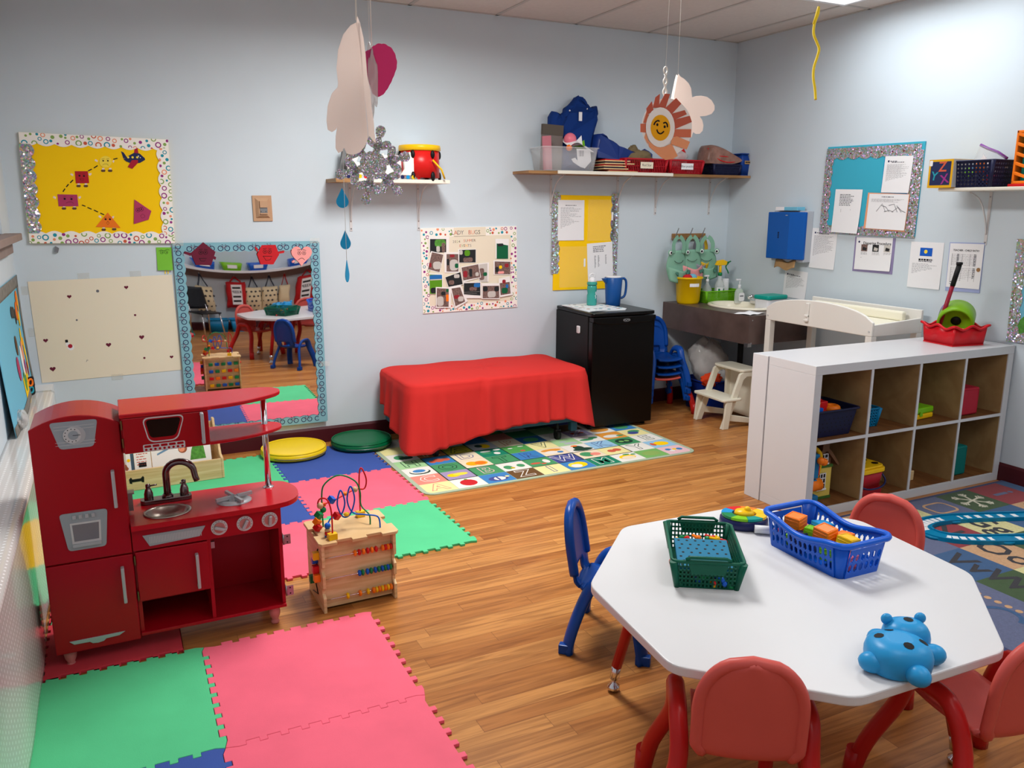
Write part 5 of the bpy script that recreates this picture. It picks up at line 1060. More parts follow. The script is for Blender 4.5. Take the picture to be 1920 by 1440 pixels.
for nm, lb, c, i, j, x, y, s in (('foam_block', 'red soft cube in the upper right cubby', 'soft_red', 3, 1, .115, .12, .155), ('foam_block', 'teal soft cube at the left edge of the upper right cubby', 'soft_teal', 3, 1, -.0, .15, .15), ('foam_block', 'teal soft cube in the lower right cubby', 'soft_teal', 3, 0, .085, .14, .17)):
    if x < .02: s = .065; x = .036
    q = cthing(nm, lb, 'block', i, j, x, y); h_ = (.075 if s < .1 else s / 2); MB(c).box(-s / 2, s / 2, -h_, h_, 0, h_ * 2).build('cube', q, bevel=.009, seg=3)
    mb = MB(c); mb.tube([(-s / 2 + .01, -h_ - .0005, .01), (s / 2 - .01, -h_ - .0005, .01), (s / 2 - .01, -h_ - .0005, 2 * h_ - .01), (-s / 2 + .01, -h_ - .0005, 2 * h_ - .01)], .002, 5, closed=True); mb.build('seam', q)
# lower row: workbench, doll house, shape sorter, bead maze
q = cthing('toy_workbench', 'blue, orange and yellow toy workbench standing upright in the lower left cubby', 'toy', 0, 0, .05, .10)
P('bench_blue', (20, 110, 160), rough=.4)
MB('bench_blue').box(-.05, .035, -.06, .06, 0, .05).box(-.05, .03, -.055, .055, .14, .27).box(-.045, -.03, -.05, .05, .05, .14).box(-.02, .03, -.05, .0, .12, .135).build('body', q, bevel=.006)
lab(MB('pl_orange').cyl((-.04, -.03, .1), (.06, -.03, .1), .034, n=20).build('drum', q), 'orange roller'); lab(MB('pl_lime').cyl((-.048, -.03, .1), (-.0405, -.03, .1), .038, n=20).build('end_disc', q), 'green end disc')
mb = MB('pl_orange').ball((.02, -.07, .24), .02).ball((.042, -.07, .232), .02); lab(mb.build('ball_knob', q), 'orange double knob')
lab(MB('pl_yellow').tube(smoothpath([(-.04, -.01, .30), (.02, -.01, .295), (.062, -.02, .26), (.066, -.02, .2), (.055, -.02, .15), (.04, -.02, .13)], 5), .012, 8).build('frame', q), 'yellow curved frame'); lab(MB('pl_red').box(.036, .05, -.04, -.0, .15, .2).build('gauge', q), 'red gauge strip')
q = cthing('doll_house', 'yellow toy house with white windows and brown roof in the lower left cubby', 'doll house', 0, 0, .155, .17)
P('house_yellow', (214, 190, 90), rough=.5); P('house_brown', (110, 76, 52), rough=.5); P('house_green', (60, 100, 40), rough=.5)
MB('house_yellow').box(-.06, .07, -.07, .07, .014, .17).build('wall', q); lab(MB('house_green').box(-.064, .074, -.074, .074, 0, .014).build('base', q), 'green base'); lab(MB('house_green').box(-.064, .074, -.074, .074, .17, .184).build('band', q), 'green band')
lab(MB('house_brown').prism([(-.055, .185), (.062, .185), (.062, .215), (.005, .27), (-.055, .215)], -.068, .07, 'y').build('gable', q), 'brown gable wall')
lab(MB('house_brown').prism([(.1, .175), (.108, .185), (.045, .262), (.028, .275), (.028, .31), (-.018, .31), (-.018, .275), (-.085, .19), (-.078, .18), (.0, .262), (.02, .262)], -.085, .085, 'y').build('roof', q), 'brown roof with chimney')
for x, z, w3, h3, nr, nc in ((0, .1, .056, .084, 3, 3), (.01, .222, .048, .05, 2, 2)):
    mb = MB('black').box(x - w3 / 2, x + w3 / 2, -.0725, -.069, z - h3 / 2, z + h3 / 2); mb.m('white_paint'); yv = -.0755
    mb.box(x - w3 / 2 - .006, x + w3 / 2 + .006, yv - .004, -.07, z - h3 / 2 - .008, z - h3 / 2); mb.box(x - w3 / 2, x + w3 / 2, yv, -.07, z + h3 / 2 - .005, z + h3 / 2)
    for k in range(nc + 1): mb.box(x - w3 / 2 + k * w3 / nc - .002, x - w3 / 2 + k * w3 / nc + .002, yv, -.07, z - h3 / 2, z + h3 / 2)
    for k in range(1, nr): mb.box(x - w3 / 2, x + w3 / 2, yv, -.07, z - h3 / 2 + k * h3 / nr - .002, z - h3 / 2 + k * h3 / nr + .002)
    lab(mb.build('window', q), 'white barred window')
q = cthing('shape_sorter', 'red shape sorter bucket with yellow lid in the second lower cubby', 'toy', 1, 0, .095, .10, .05)
P('sorter_red', (170, 26, 40), rough=.35)
MB('sorter_red').loft([[(p[0], p[1], .035) for p in rrect(-.085, .085, -.065, .065, .03)], [(p[0], p[1], .12) for p in rrect(-.095, .095, -.072, .072, .03)]]).prism(rrect(-.09, .09, -.068, .068, .01), 0, .034, 'z').build('bucket', q)
lab(MB('pl_yellow').prism(rrect(-.103, .103, -.08, .08, .035), .121, .145, 'z').prism(rrect(-.094, .094, -.072, .072, .034), .145, .158, 'z').build('lid', q, bevel=.005), 'yellow lid')
mb = MB('dark_glass')
for x, y, n in ((-.06, -.03, 3), (.06, -.03, 16), (0, 0, 5), (-.06, .035, 16), (.055, .035, 4)): flatf(mb, circ(x, y, .021, n, .017, .3), .1586)
lab(mb.build('shape_holes', q), 'shape cut-outs'); lab(MB('pl_navy').tube(smoothpath([(-.1, -.03, .115), (-.105, -.07, .07), (-.05, -.092, .045), (.05, -.092, .045), (.105, -.07, .07), (.1, -.03, .115)], 5), .005, 8).build('handle', q), 'dark blue carrying handle')
q = cthing('bead_maze', 'small wooden bead maze with wire loops in the third lower cubby', 'toy', 2, 0, .075, .15, .05)
MB('birch').box(-.09, .085, -.05, .05, 0, .055).build('base', q, bevel=.004); MB('pl_navy').tube([(-.06, .0, .055), (-.055, 0, .2)] + [(p[0], 0, p[1]) for p in arc(0, .2, .055, PI, 0, 12)] + [(.06, 0, .055)], .003, 6).build('wire', q); lab(MB('pl_green').tube([(-.08, -.02, .055), (-.07, -.02, .14)] + [(p[0], -.02, p[1]) for p in arc(-.045, .14, .025, PI, 0, 8)] + [(-.02, -.02, .055)], .0025, 6).build('wire', q), 'green wire')
# red bin on top of the cubby
P('tray_red', (206, 22, 34), rough=.3)
q = thing('toy_tray', 'red wavy-rimmed bin of toys on top of the cubby shelf', 'bin'); RB = CX @ T(1.245, .2, UH + .001) @ rotm(0, 0, -.13); q.matrix_world = RB
hx, hy, hz = .118, .112, .112
def wr(x0, y0, h, z, wav):
    o_ = []
    for (a, b) in (((-x0, -y0), (x0, -y0)), ((x0, -y0), (x0, y0)), ((x0, y0), (-x0, y0)), ((-x0, y0), (-x0, -y0))):
        for i in range(20): u = i / 20; o_.append((a[0] + (b[0] - a[0]) * u, a[1] + (b[1] - a[1]) * u, z + wav * math.cos(u * 2 * PI * 2)))
    return o_
MB('tray_red').loft([wr(hx * .92, hy * .92, 0, 0, 0), wr(hx, hy, 0, hz - .012, .01)], caps=False).prism([(-hx * .92, -hy * .92), (hx * .92, -hy * .92), (hx * .92, hy * .92), (-hx * .92, hy * .92)], 0, .004, 'z').build('bin_body', q, solid=.0025); MB('tray_red').tube(wr(hx + .006, hy + .006, 0, hz - .01, .01), .0075, 6, closed=True).build('rim', q)
P('drum_green', (126, 180, 24), rough=.3, trans=.15)
g = thing('toy_drum', 'lime green toy cup with purple patch lying in the red bin', 'toy'); g.matrix_world = RB @ T(.015, .01, .135) @ frame((0, 0, 0), (-.72, -.6, -.3)) @ Matrix.Scale(1.2, 4)
MB('drum_green').lathe([(.0, -.055), (.074, -.055), (.078, -.05), (.078, .05), (.073, .058), (.066, .058), (.066, .03), (.026, .02), (0, .02)], n=36).build('body', g)
mb = MB('black').lathe([(0, .022), (.022, .0225), (.022, .0205)], n=20); lab(mb.build('hub', g), 'dark hub')
mb = MB('pl_purple'); mb.loft([[(.0788 * math.cos(a), .0788 * math.sin(a), z) for a in [PI * .75 + .16 * i for i in range(9)]] for z in (-.053, -.03, -.01)], closed=False, caps=False); lab(mb.build('patch', g), 'purple patch')
g = thing('toy_stick', 'dark red toy stick with black handle leaning out of the red bin', 'toy'); g.matrix_world = RB @ T(-.07, .06, .02)
e = RB.inverted() @ Vector((4.24, 3.0, 1.235)); e = e - Vector((-.07, .06, .02)); m2 = e * .72
P('stick_red', (140, 20, 44), rough=.35); MB('stick_red').cyl((0, 0, 0), m2, .0115, n=14).build('shaft', g); lab(MB('black').cyl(m2, e, .0135, n=14).lathe([(0, 0), (.017, 0), (.017, .012), (0, .014)], tuple(e), 12).build('grip', g), 'black grip')
g = thing('toy_block', 'blue toy connector at the right in the red bin', 'toy'); g.matrix_world = RB @ T(.085, .05, .1) @ rotm(.5, .6, 0); MB('pl_cyan').cyl((0, 0, -.03), (0, 0, .03), .035, n=20).cyl((0, 0, .03), (0, 0, .06), .02, n=16).build('body', g)
g = thing('toy_scoop', 'orange toy scoop lying low in the red bin', 'toy'); g.matrix_world = RB @ T(.055, -.035, .06); MB('pl_orange').lathe([(0, 0), (.04, .005), (.055, .03), (.052, .03), (.036, .01), (0, .006)], n=20).box(-.1, -.05, -.012, .012, .018, .03).build('body', g)
g = thing('toy_ball', 'yellow knobbly toy on the cubby top behind the red bin', 'toy'); g.matrix_world = CX @ T(1.44, .27, UH + .001); mb = MB('pl_yellow').ball((0, 0, .028), .028)
for k in range(5): mb.ball((.024 * math.cos(k * 1.257), .024 * math.sin(k * 1.257), .04), .012)
mb.build('body', g)
# ------------------------------------------------------------------ alphabet carpet
CC = dict(g=(44, 72, 30), r=(134, 26, 38), s=(84, 92, 124), b=(36, 78, 122), t=(190, 148, 108), y=(204, 196, 138), n=(36, 50, 96), k=(28, 26, 36), w=(206, 202, 180))
for k_, c_ in CC.items(): mat('carpet_' + k_, c_, rough=.95, bump=.5, bscale=700, var=.12, vscale=90, sheen=.2)
t = thing('alphabet_carpet', 'dark multicoloured alphabet carpet on the floor between cubby shelf and table', 'carpet', (0, 0, 0))
RX0, RX1, RY0, RY1 = 2.72, XR - .018, .3, 2.775
MB('carpet_n').box(RX0, RX1, RY0, RY1, .0005, .008).build('pile', t)
cs = .2555; mb = MB(); X0 = 4.43; Y0 = 2.755
grid_ = {}
rowsC = ['trgst' 'nb', 'tbbyrs' 's', 'rgtytb' 's', 'ytrgyg' 's', 'bsyrts' 's', 'grtbyr' 's', 'tygsbt' 's', 'sbrtgy' 's', 'tgybrs' 's']
def cell(i, j, c): mb.m('carpet_' + c); x1 = X0 + cs - i * cs; flatf(mb, [(max(x1 - cs, RX0 + .03), Y0 - (j + 1) * cs), (min(x1, RX1 - .005), Y0 - (j + 1) * cs), (min(x1, RX1 - .005), Y0 - j * cs), (max(x1 - cs, RX0 + .03), Y0 - j * cs)], .0085)
pat = ['s' 'rgsty', 'tbbyrs', 'grgyts' , 'ytrgyg'[:6], 'bsyrts', 'grtbyr', 'tygsbt', 'sbrtgy', 'tgybrs']
pat = [('b', 'r', 'g', 's', 'y', 't'), ('r', 't', 'b', 'y', 'r', 's'), ('g', 'y', 's', 'g', 't', 'b'), ('t', 'b', 'r', 'y', 'y', 'g'), ('s', 'g', 'y', 'r', 't', 's'), ('b', 't', 'g', 's', 'b', 'r'), ('r', 'y', 'b', 't', 'g', 's'), ('g', 'r', 't', 'y', 's', 'b'), ('t', 's', 'g', 'b', 'r', 'y')]
for j, rw_ in enumerate(pat):
    for i, c in enumerate(rw_): cell(i, j, c)
mb.m('carpet_s'); flatf(mb, [(RX0 + .03, RY0 + .03), (X0 + cs - 6 * cs, RY0 + .03), (X0 + cs - 6 * cs, RY1 - .02), (RX0 + .03, RY1 - .02)], .0085)
mb.build('colour_squares', t); ml = MB()
def ctext(s, i, j, size, col='k', dx=0, dy=0, bold=.015): ml.text(s, size, T(X0 + cs - (i + .5) * cs + dx, Y0 - (j + .5) * cs + dy, .009) @ rotm(0, 0, -PI / 2), 'carpet_' + col, bold)
ctext('Gg', 3, 1, .2); ctext('Oo', 4, 2, .19); ctext('Vv', 5, 2, .19); ctext('Ww', 5, 3, .19); ctext('Nn', 4, 1, .19); ctext('i', 1, 0, .22, 's'); ctext('Ff', 2, 2, .19); ctext('Pp', 3, 3, .19); ctext('Xx', 4, 3, .19) if 0 else None
ctext('Hh', 1, 1, .19, 'k')
ml.m('carpet_t'); strokef(ml, [(p[0], p[1]) for p in rrect(X0 - 2.5 * cs - .075, X0 - 2.5 * cs + .075, Y0 - .5 * cs - .06, Y0 - .5 * cs + .06, .035, 4)] + [(X0 - 2.5 * cs + .075, Y0 - .5 * cs + .03)], .014, .0092)
sc_ = (X0 - 1.5 * cs, Y0 - .5 * cs); ml.m('carpet_w')
for k in range(6):
    a = k * PI / 3 + .2; c, s = math.cos(a), math.sin(a); strokef(ml, [sc_, (sc_[0] + .1 * c, sc_[1] + .1 * s)], .013, .0091 + k * 1e-5)
    for b_ in (-.7, .7): strokef(ml, [(sc_[0] + .06 * c, sc_[1] + .06 * s), (sc_[0] + .06 * c + .035 * math.cos(a + b_), sc_[1] + .06 * s + .035 * math.sin(a + b_))], .01, .0092 + k * 1e-5); strokef(ml, [(sc_[0] + .08 * c, sc_[1] + .08 * s), (sc_[0] + .08 * c + .025 * math.cos(a + b_), sc_[1] + .08 * s + .025 * math.sin(a + b_))], .008, .0093 + k * 1e-5)
flatf(ml, circ(X0 + .13, Y0 - .09, .022, 14), .0092) if 0 else None
ml.m('carpet_t')
for k in range(18): flatf(ml, circ(3.058, 2.0 - k * .041 * 1.05, .014, 14), .0091)
ml.m('carpet_b'); strokef(ml, [(p[0], p[1]) for p in arc(2.96, 1.75, .07, -1.4, 1.4, 10)], .02, .0092); strokef(ml, [(p[0], p[1]) for p in arc(2.96, 1.4, .07, -1.4, 1.4, 10)], .02, .0092)
ml.m('carpet_w'); [flatf(ml, circ(X0 - .5 * cs + .09, Y0 - 1.5 * cs + dy, .03, 14), .0091) for dy in (-.03,)]; ml.m('carpet_r'); flatf(ml, circ(X0 - .5 * cs + .06, Y0 - 1.5 * cs + .06, .045, 14), .0092)
ml.build('letters_and_pictures', t)
# toy train track on the carpet
P('track_blue', (0, 118, 160), rough=.35)
path = [(4.75, 2.1), (4.35, 2.24), (4.06, 2.35), (3.88, 2.42), (3.74, 2.47), (3.62, 2.5), (3.53, 2.505), (3.46, 2.48), (3.425, 2.42), (3.44, 2.35), (3.5, 2.29), (3.6, 2.235), (3.74, 2.175), (3.9, 2.11), (4.1, 2.02), (4.4, 1.9), (4.7, 1.8)]
path = [p for p in path if p[0] < XR - .08]
cp = smoothpath([(p[0], p[1], 0) for p in path], 8)
t = thing('toy_road_track', 'turquoise toy road track with white squares looping on the alphabet carpet', 'toy track', (0, 0, .0085))
wd = .042
def ribbon(mb, pts, w0, w1, z0, z1):
    rg = []
    for i, p in enumerate(pts):
        tt = (pts[min(i + 1, len(pts) - 1)] - pts[max(i - 1, 0)]).normalized(); n = Vector((-tt.y, tt.x, 0))
        a, b = p + n * w0, p + n * w1; rg.append([(a.x, a.y, z0), (b.x, b.y, z0), (b.x, b.y, z1), (a.x, a.y, z1)])
    mb.loft(rg, smooth=False)
nseg = 4; L_ = len(cp)
for k in range(nseg):
    seg = cp[k * (L_ - 1) // nseg: (k + 1) * (L_ - 1) // nseg + 1]; mb = MB('track_blue'); ribbon(mb, seg, -wd, wd, 0, .012); ribbon(mb, seg, -wd, -wd + .01, .012, .02); ribbon(mb, seg, wd - .01, wd, .012, .02)
    pc = lab(mb.build('track_piece', t), 'turquoise track piece'); sq = MB('white_paint'); step = 3
    for i in range(1, len(seg) - 1, step):
        p = seg[i]; tt = (seg[i + 1] - seg[i - 1]).normalized(); n = Vector((-tt.y, tt.x, 0)); q = [p + tt * a + n * b for a, b in ((-.013, -.022), (.013, -.022), (.013, .022), (-.013, .022))]
        sq.add([(v.x, v.y, .0125) for v in q], [(0, 1, 2, 3)])
    lab(sq.build('road_squares', pc), 'white printed squares')
for p in (cp[L_ // 4], cp[L_ // 2 + 4], cp[3 * L_ // 4]): lab(MB('track_blue').cyl((p.x, p.y, 0), (p.x, p.y, .014), .05, n=22).build('joint', t), 'round joint')
# ------------------------------------------------------------------ helpers for things on the walls
def crop(ox, oy, s): return lambda X, Y: bw(ox + X / s, oy + Y / s)
def wall_frame(kind, pts):
    """corner pixels TL,TR,BR,BL on a wall -> centre, w, h, tilt in that wall's own frame"""
    f = bw if kind == 'back' else rw
    q = [f(*p) for p in pts]
    if kind == 'right': q = [(-a, b) for a, b in q]
    cx = sum(p[0] for p in q) / 4; cz = sum(p[1] for p in q) / 4
    w = (math.dist(q[0], q[1]) + math.dist(q[3], q[2])) / 2; h = (math.dist(q[0], q[3]) + math.dist(q[1], q[2])) / 2
    tl = (math.atan2(q[1][1] - q[0][1], q[1][0] - q[0][0]) + math.atan2(q[2][1] - q[3][1], q[2][0] - q[3][0])) / 2
    return cx, cz, w, h, -tl
def wall_thing(name, label, cat, kind, pts, off=0.0005, group=None):
    cx, cz, w, h, tl = wall_frame(kind, pts)
    t = thing(name, label, cat, (cx, D - off, cz) if kind == 'back' else (XR - off, -cx, cz), group=group)
    t.matrix_world = Matrix.Translation(t.location) @ rotm(0, 0, 0 if kind == 'back' else -PI / 2) @ rotm(0, tl, 0)
    return t, w, h
def sheet(t, w, h, m, th=.001, curl=0.0, name='sheet', y=0.0):
    mb = MB(m); mb.grid(lambda u, v: ((u - .5) * w, y - th - curl * ((1 - v) ** 3) * (.4 + .6 * u), (v - .5) * h), 8, 10, smooth=False); return mb.build(name, t, solid=th * .9, offs=0)
def scalrow(x0, x1, z_out, z_in, n, amp):      # strip from z_out (straight) to z_in (scalloped)
    p = [(x0, z_out), (x1, z_out)]; sgn = 1 if z_in > z_out else -1; L_ = (x1 - x0) / n
    for i in range(n):
        for k in range(7): u = k / 6; p.append((x1 - (i + u) * L_, z_in + sgn * amp * math.sin(PI * u)))
    return p
def dots(mb, x0, x1, z0, z1, y, n, seed, rmin=.006, rmax=.017, inside=None):
    rn = random.Random(seed); done = []
    for k in range(n * 12):
        if len(done) >= n: break
        r = rn.uniform(rmin, rmax); x = rn.uniform(x0, x1); z = rn.uniform(z0, z1)
        if any(math.dist((x, z), d[:2]) < r + d[2] + .003 for d in done): continue
        if inside and not inside(x, z, r): continue
        done.append((x, z, r)); mb.m(rn.choice(['card_teal', 'card_purple', 'card_olive', 'card_rust', 'card_teal', 'card_purple', 'card_olive', 'card_peach']))
        def clip(p): return (min(max(p[0], x0), x1), min(max(p[1], z0), z1))
        o_ = [clip(p) for p in circ(x, z, r, 14)]
        if r > .010:
            i_ = [clip(p) for p in circ(x, z, r * .62, 14)]; m_ = len(o_); mb.add([(p[0], y, p[1]) for p in o_ + i_], [(k2, (k2 + 1) % m_, m_ + (k2 + 1) % m_, m_ + k2) for k2 in range(m_)])
        else: flat(mb, o_, y)
# ------------------------------------------------------------------ yellow bulletin board
t, w, h = wall_thing('bulletin_board', 'yellow bulletin board with dotted paper border on the back wall, upper left', 'bulletin board', 'back', [(37, 248), (314, 262), (328.5, 456), (54, 456)])
YB_T = t
MB('card_yellow').box(-w / 2, w / 2, -.012, 0, -h / 2, h / 2).build('panel', t)
bdm = .062
def border(t, nm, poly, region, seed, n, m='card_bright', y=-.0145):
    mb = MB(m).prism(poly, y, y + .0012, 'y')
    if n: dots(mb, *region, y - .0004, n, seed)
    return mb.build(nm, t)
lab(border(t, 'border', scalrow(-w / 2, w / 2, h / 2, h / 2 - bdm + .008, 9, .014), (-w / 2, w / 2, h / 2 - bdm + .006, h / 2), 1, 46), 'white border with coloured rings along the top')
lab(border(t, 'border', scalrow(-w / 2, w / 2, -h / 2, -h / 2 + bdm - .008, 9, .014), (-w / 2, w / 2, -h / 2, -h / 2 + bdm - .006), 2, 46, y=-.0155), 'white border with coloured rings along the bottom')
pr_ = [(p[1], p[0]) for p in scalrow(-h / 2 + .05, h / 2 - .05, w / 2, w / 2 - bdm + .008, 7, .014)]
lab(border(t, 'border', pr_, (w / 2 - bdm + .006, w / 2, -h / 2 + .05, h / 2 - .05), 3, 34, y=-.0165), 'white border with coloured rings on the right')
pl_ = [(p[1], p[0]) for p in scalrow(-h / 2 + .055, h / 2 - .06, -w / 2 - .003, -w / 2 + bdm - .012, 7, .016)]
lab(border(t, 'border', pl_, None, 4, 0, 'holographic_foil', y=-.0175), 'sparkling holographic border on the left')
k1 = lambda X, Y: bw(X / 5.142, 220 + Y / 5.142)
BASE = D - .0125
mb = MB('black_ink'); inv = t.matrix_world.inverted()
for a_, b_ in (((850, 518), (885, 500)), ((905, 490), (942, 466)), ((1092, 406), (1132, 396)), ((705, 604), (678, 632)), ((662, 645), (640, 672)), ((628, 688), (608, 718)), ((790, 845), (825, 858)), ((843, 868), (883, 886)), ((905, 893), (945, 913)), ((967, 922), (1005, 940))):
    q = [inv @ Vector((k1(*p)[0], D, k1(*p)[1])) for p in (a_, b_)]; stroke(mb, [(v.x, v.z) for v in q], .0055, -.0124)
lab(mb.build('dashed_trail', t), 'black dashed trail')
def cutout(label, cat, body, col, extra=(), face=None, back=BASE, name='paper_cutout', group=None, K=k1, lift=.0012, curl=0):
    q = [K(*p) for p in body]; cx = sum(p[0] for p in q) / len(q); cz = sum(p[1] for p in q) / len(q)
    o = thing(name, label, cat, (cx, back, cz), group=group)
    def L(pts): return [(K(*p)[0] - cx, K(*p)[1] - cz) for p in pts]
    mb = MB(col).prism(L(body), -lift - .0008, -lift, 'y')
    if face: face(mb, L, -lift - .0012)
    b_ = mb.build('body', o)
    for i, (nm, c, pts) in enumerate(extra): MB(c).prism(L(pts), -lift * .5 - .0004 * (i % 2), -.0001 - .0004 * (i % 2), 'y').build(nm, o)
    return o
def facef(eyes, mouth, er=9, brow=True, filled=True):
    def f(mb, L, y):
        mb.m('black_ink')
        for X, Y in eyes:
            c = L([(X, Y)])[0]; r = er / 2150
            if filled: flat(mb, circ(c[0], c[1], r, 10), y)
            else: mb.tube([(p[0], y, p[1]) for p in circ(c[0], c[1], r * 1.4, 12)], .0009, 4, closed=True); flat(mb, circ(c[0], c[1], r * .5, 8), y)
            if brow: stroke(mb, L([(X - 16, Y - 16), (X + 12, Y - 20)]), .0012, y)
        stroke(mb, L(mouth), .0012, y)
    return f
def limbs(arms, feet):
    e = []
    for X, Y, s in arms: e.append(('arm', 'card_skin', [(X - 8, Y - 6), (X - 30 * s, Y - 16), (X - 38 * s, Y - 2), (X - 10 * s, Y + 14)]))
    for X, Y in feet: e += [('leg', 'card_skin', [(X - 10, Y - 28), (X + 12, Y - 28), (X + 12, Y - 6), (X - 12, Y - 6)]), ('shoe', 'card_brown', [(X - 24, Y - 2), (X - 14, Y - 12), (X + 14, Y - 12), (X + 24, Y - 2), (X + 14, Y + 10), (X - 14, Y + 10)])]
    return e
cutout('lemon yellow circle cutout with frowning face and feet on the yellow board', 'paper cutout', [(1018 + 60 * math.cos(a), 430 + 56 * math.sin(a)) for a in [2 * PI * i / 20 for i in range(20)]], 'card_lemon', limbs([(950, 420, 1), (1090, 428, -.3)], [(995, 517), (1062, 517)]), facef([(995, 420), (1040, 420)], [(990, 462), (1005, 450), (1030, 450), (1046, 466)]), group='cutout characters on the yellow board')
cutout('dark red square cutout with smiling face and feet on the yellow board', 'paper cutout', [(722, 520), (847, 520), (860, 635), (732, 637)], 'card_red', limbs([(715, 555, 1), (858, 552, -.7)], [(758, 664), (828, 664)]), facef([(767, 564), (810, 566)], [(770, 592), (812, 594), (800, 614), (785, 614), (770, 592)], 11), group='cutout characters on the yellow board')
cutout('magenta rectangle cutout with crying face and feet on the yellow board', 'paper cutout', [(555, 742), (745, 746), (757, 857), (567, 858)], 'card_magenta', limbs([(548, 775, 1), (760, 775, -.6)], [(618, 880), (718, 880)]), facef([(625, 786), (690, 788)], [(637, 828), (660, 815), (690, 815), (710, 830)], 12), group='cutout characters on the yellow board')
cutout('orange triangle cutout with surprised face and feet on the yellow board', 'paper cutout', [(1038, 917), (1162, 1066), (922, 1056)], 'card_orange', limbs([(985, 960, 1), (1085, 965, -.4)], [(1000, 1084), (1100, 1080)]), facef([(1018, 982), (1060, 982)], [(1040, 1000), (1054, 1018), (1040, 1036), (1028, 1018), (1040, 1000)], 12), group='cutout characters on the yellow board')
cutout('magenta kite-shaped cutout with shouting face at the right of the yellow board', 'paper cutout', [(1295, 792), (1458, 903), (1432, 985), (1290, 1028)], 'card_magenta', [], facef([(1328, 895), (1362, 885)], [(1352, 950), (1372, 932), (1396, 945), (1392, 965), (1368, 972), (1352, 950)], 16, filled=False), lift=.004)
cutout('navy paper aeroplane cutout with red wings at the top right of the yellow board', 'paper cutout', [(1190, 405), (1225, 380), (1290, 344), (1345, 350), (1395, 395), (1398, 412), (1350, 440), (1275, 450), (1215, 425)], 'card_navy', [('wing', 'card_crimson', [(1290, 350), (1298, 288), (1325, 296), (1335, 352)]), ('tail', 'card_navy', [(1165, 328), (1192, 340), (1222, 385), (1190, 400)])],
       lambda mb, L, y: [mb.m('card_crimson'), mb.prism(L([(1270, 415), (1328, 412), (1330, 440), (1275, 498), (1230, 480)]), y - .0006, y, 'y'), mb.m('card_lemon')] + [flat(mb, [(L([(X, 387)])[0][0] + a, L([(X, 387)])[0][1] + b) for a, b in circ(0, 0, .006, 12)], y - .0002) for X in (1235, 1278, 1322)] + [mb.m('card_white'), flat(mb, L([(1326, 370), (1340, 372), (1335, 385)]), y - .0004), flat(mb, L([(1345, 385), (1358, 388), (1352, 396)]), y - .0004)], group='cutout characters on the yellow board')
# ------------------------------------------------------------------ small things below it
x, z = bw(106, 467)
o = thing('wall_clip', 'small grey metal clip on the wall below the yellow board', 'clip', (x, D, z), ry=.0); MB('steel').prism(rpoly([(-.012, -.016), (.006, -.02), (.014, .006), (-.004, .018)], .003), -.014, 0, 'y').build('clip_body', o, bevel=.002)
t, w, h = wall_thing('sticker_poster', 'large cream poster sheet with small heart stickers taped to the back wall', 'poster', 'back', [(51, 528), (322, 515), (341, 693), (79.5, 718)], .001)
sheet(t, w, h, 'cream_paper', .001, .0, 'sheet', 0)
inv = t.matrix_world.inverted()
def PL(px, py): v = inv @ Vector((bw(px, py)[0], D, bw(px, py)[1])); return v.x, v.z
for X, Y, s, k in ((390, 408, .012, 'h'), (549, 377, .011, 'o'), (710, 356, .012, 'h'), (432, 540, .007, 'o'), (760, 512, .009, 'q'), (797, 636, .015, 'h'), (257, 655, .013, 'h'), (611, 679, .015, 'h'), (812, 753, .008, 'r'), (965, 747, .011, 'h'), (297, 815, .016, 'h')):
    x, z = PL(X / 3, 420 + Y / 3)
    mb = MB('card_maroon' if k != 'o' else 'ink').prism(heart(x, z, s) if k == 'h' else circ(x, z, s * .8, 6 if k == 'o' else 12 if k == 'r' else 5), -.0022, -.0012, 'y'); mb.build('heart_sticker' if k == 'h' else 'round_sticker', t)
x, z = PL(388 / 3, 420 + 683 / 3)
mb = MB('black').prism(rrect(x - .016, x - .002, z + .018, z + .034, .003), -.0024, -.0012, 'y'); mb.m('paper').prism(circ(x - .006, z + .008, .011, 12), -.0022, -.0012, 'y').prism(circ(x + .008, z - .012, .017, 14), -.0022, -.0012, 'y'); mb.m('card_crimson').prism(circ(x + .006, z - .004, .012, 10), -.0026, -.0012, 'y'); lab(mb.build('snowman_sticker', t), 'snowman sticker with black hat')
x, z = PL(491 / 3, 420 + 767 / 3); mb = MB('ink'); stroke(mb, [(x - .006, z - .008), (x, z + .006), (x + .006, z + .001), (x - .002, z - .002)], .002, -.0012); mb.build('pen_scribble', t)
for X, Y, a in ((470, 292, .0), (762, 280, 0), (140, 375, 1), (180, 610, 1), (660, 860, 0)):
    x, z = PL(X / 3, 420 + Y / 3); mb = MB('tape'); flat(mb, rrect(x - .03, x + .03, z - .017, z + .017, .002) if not a else rrect(x - .018, x + .018, z - .024, z + .024, .002), -.0016 if not a else -.0001); mb.build('tape', t)
t, w, h = wall_thing('paper_cutout', 'bright green paper rectangle with a drawn face taped left of the mirror', 'paper cutout', 'back', [(292.5, 464), (320.5, 463.5), (324.5, 506.5), (295.5, 506.5)], .002)
sheet(t, w, h, 'card_green', .001, .012, 'body')
mb = MB('black_ink')
for x in (-.012, .012): mb.tube([(p[0], -.0016, p[1]) for p in circ(x, .038, .009, 12)], .0011, 4, closed=True); flat(mb, circ(x + .002, .037, .003, 8), -.0016)
stroke(mb, [(-.028, .045), (-.015, .052), (.0, .047), (.018, .055), (.03, .05)], .002, -.0014); flat(mb, circ(-.004, -.005, .009, 14), -.0018); stroke(mb, [(-.008, -.022), (0, -.022)], .002, -.0018); mb.build('drawn_face', t)
for x in (-.004, .012): MB('card_lemon').box(x, x + .006, -.0012, -.0006, -h / 2 - .022, -h / 2).build('leg', t)
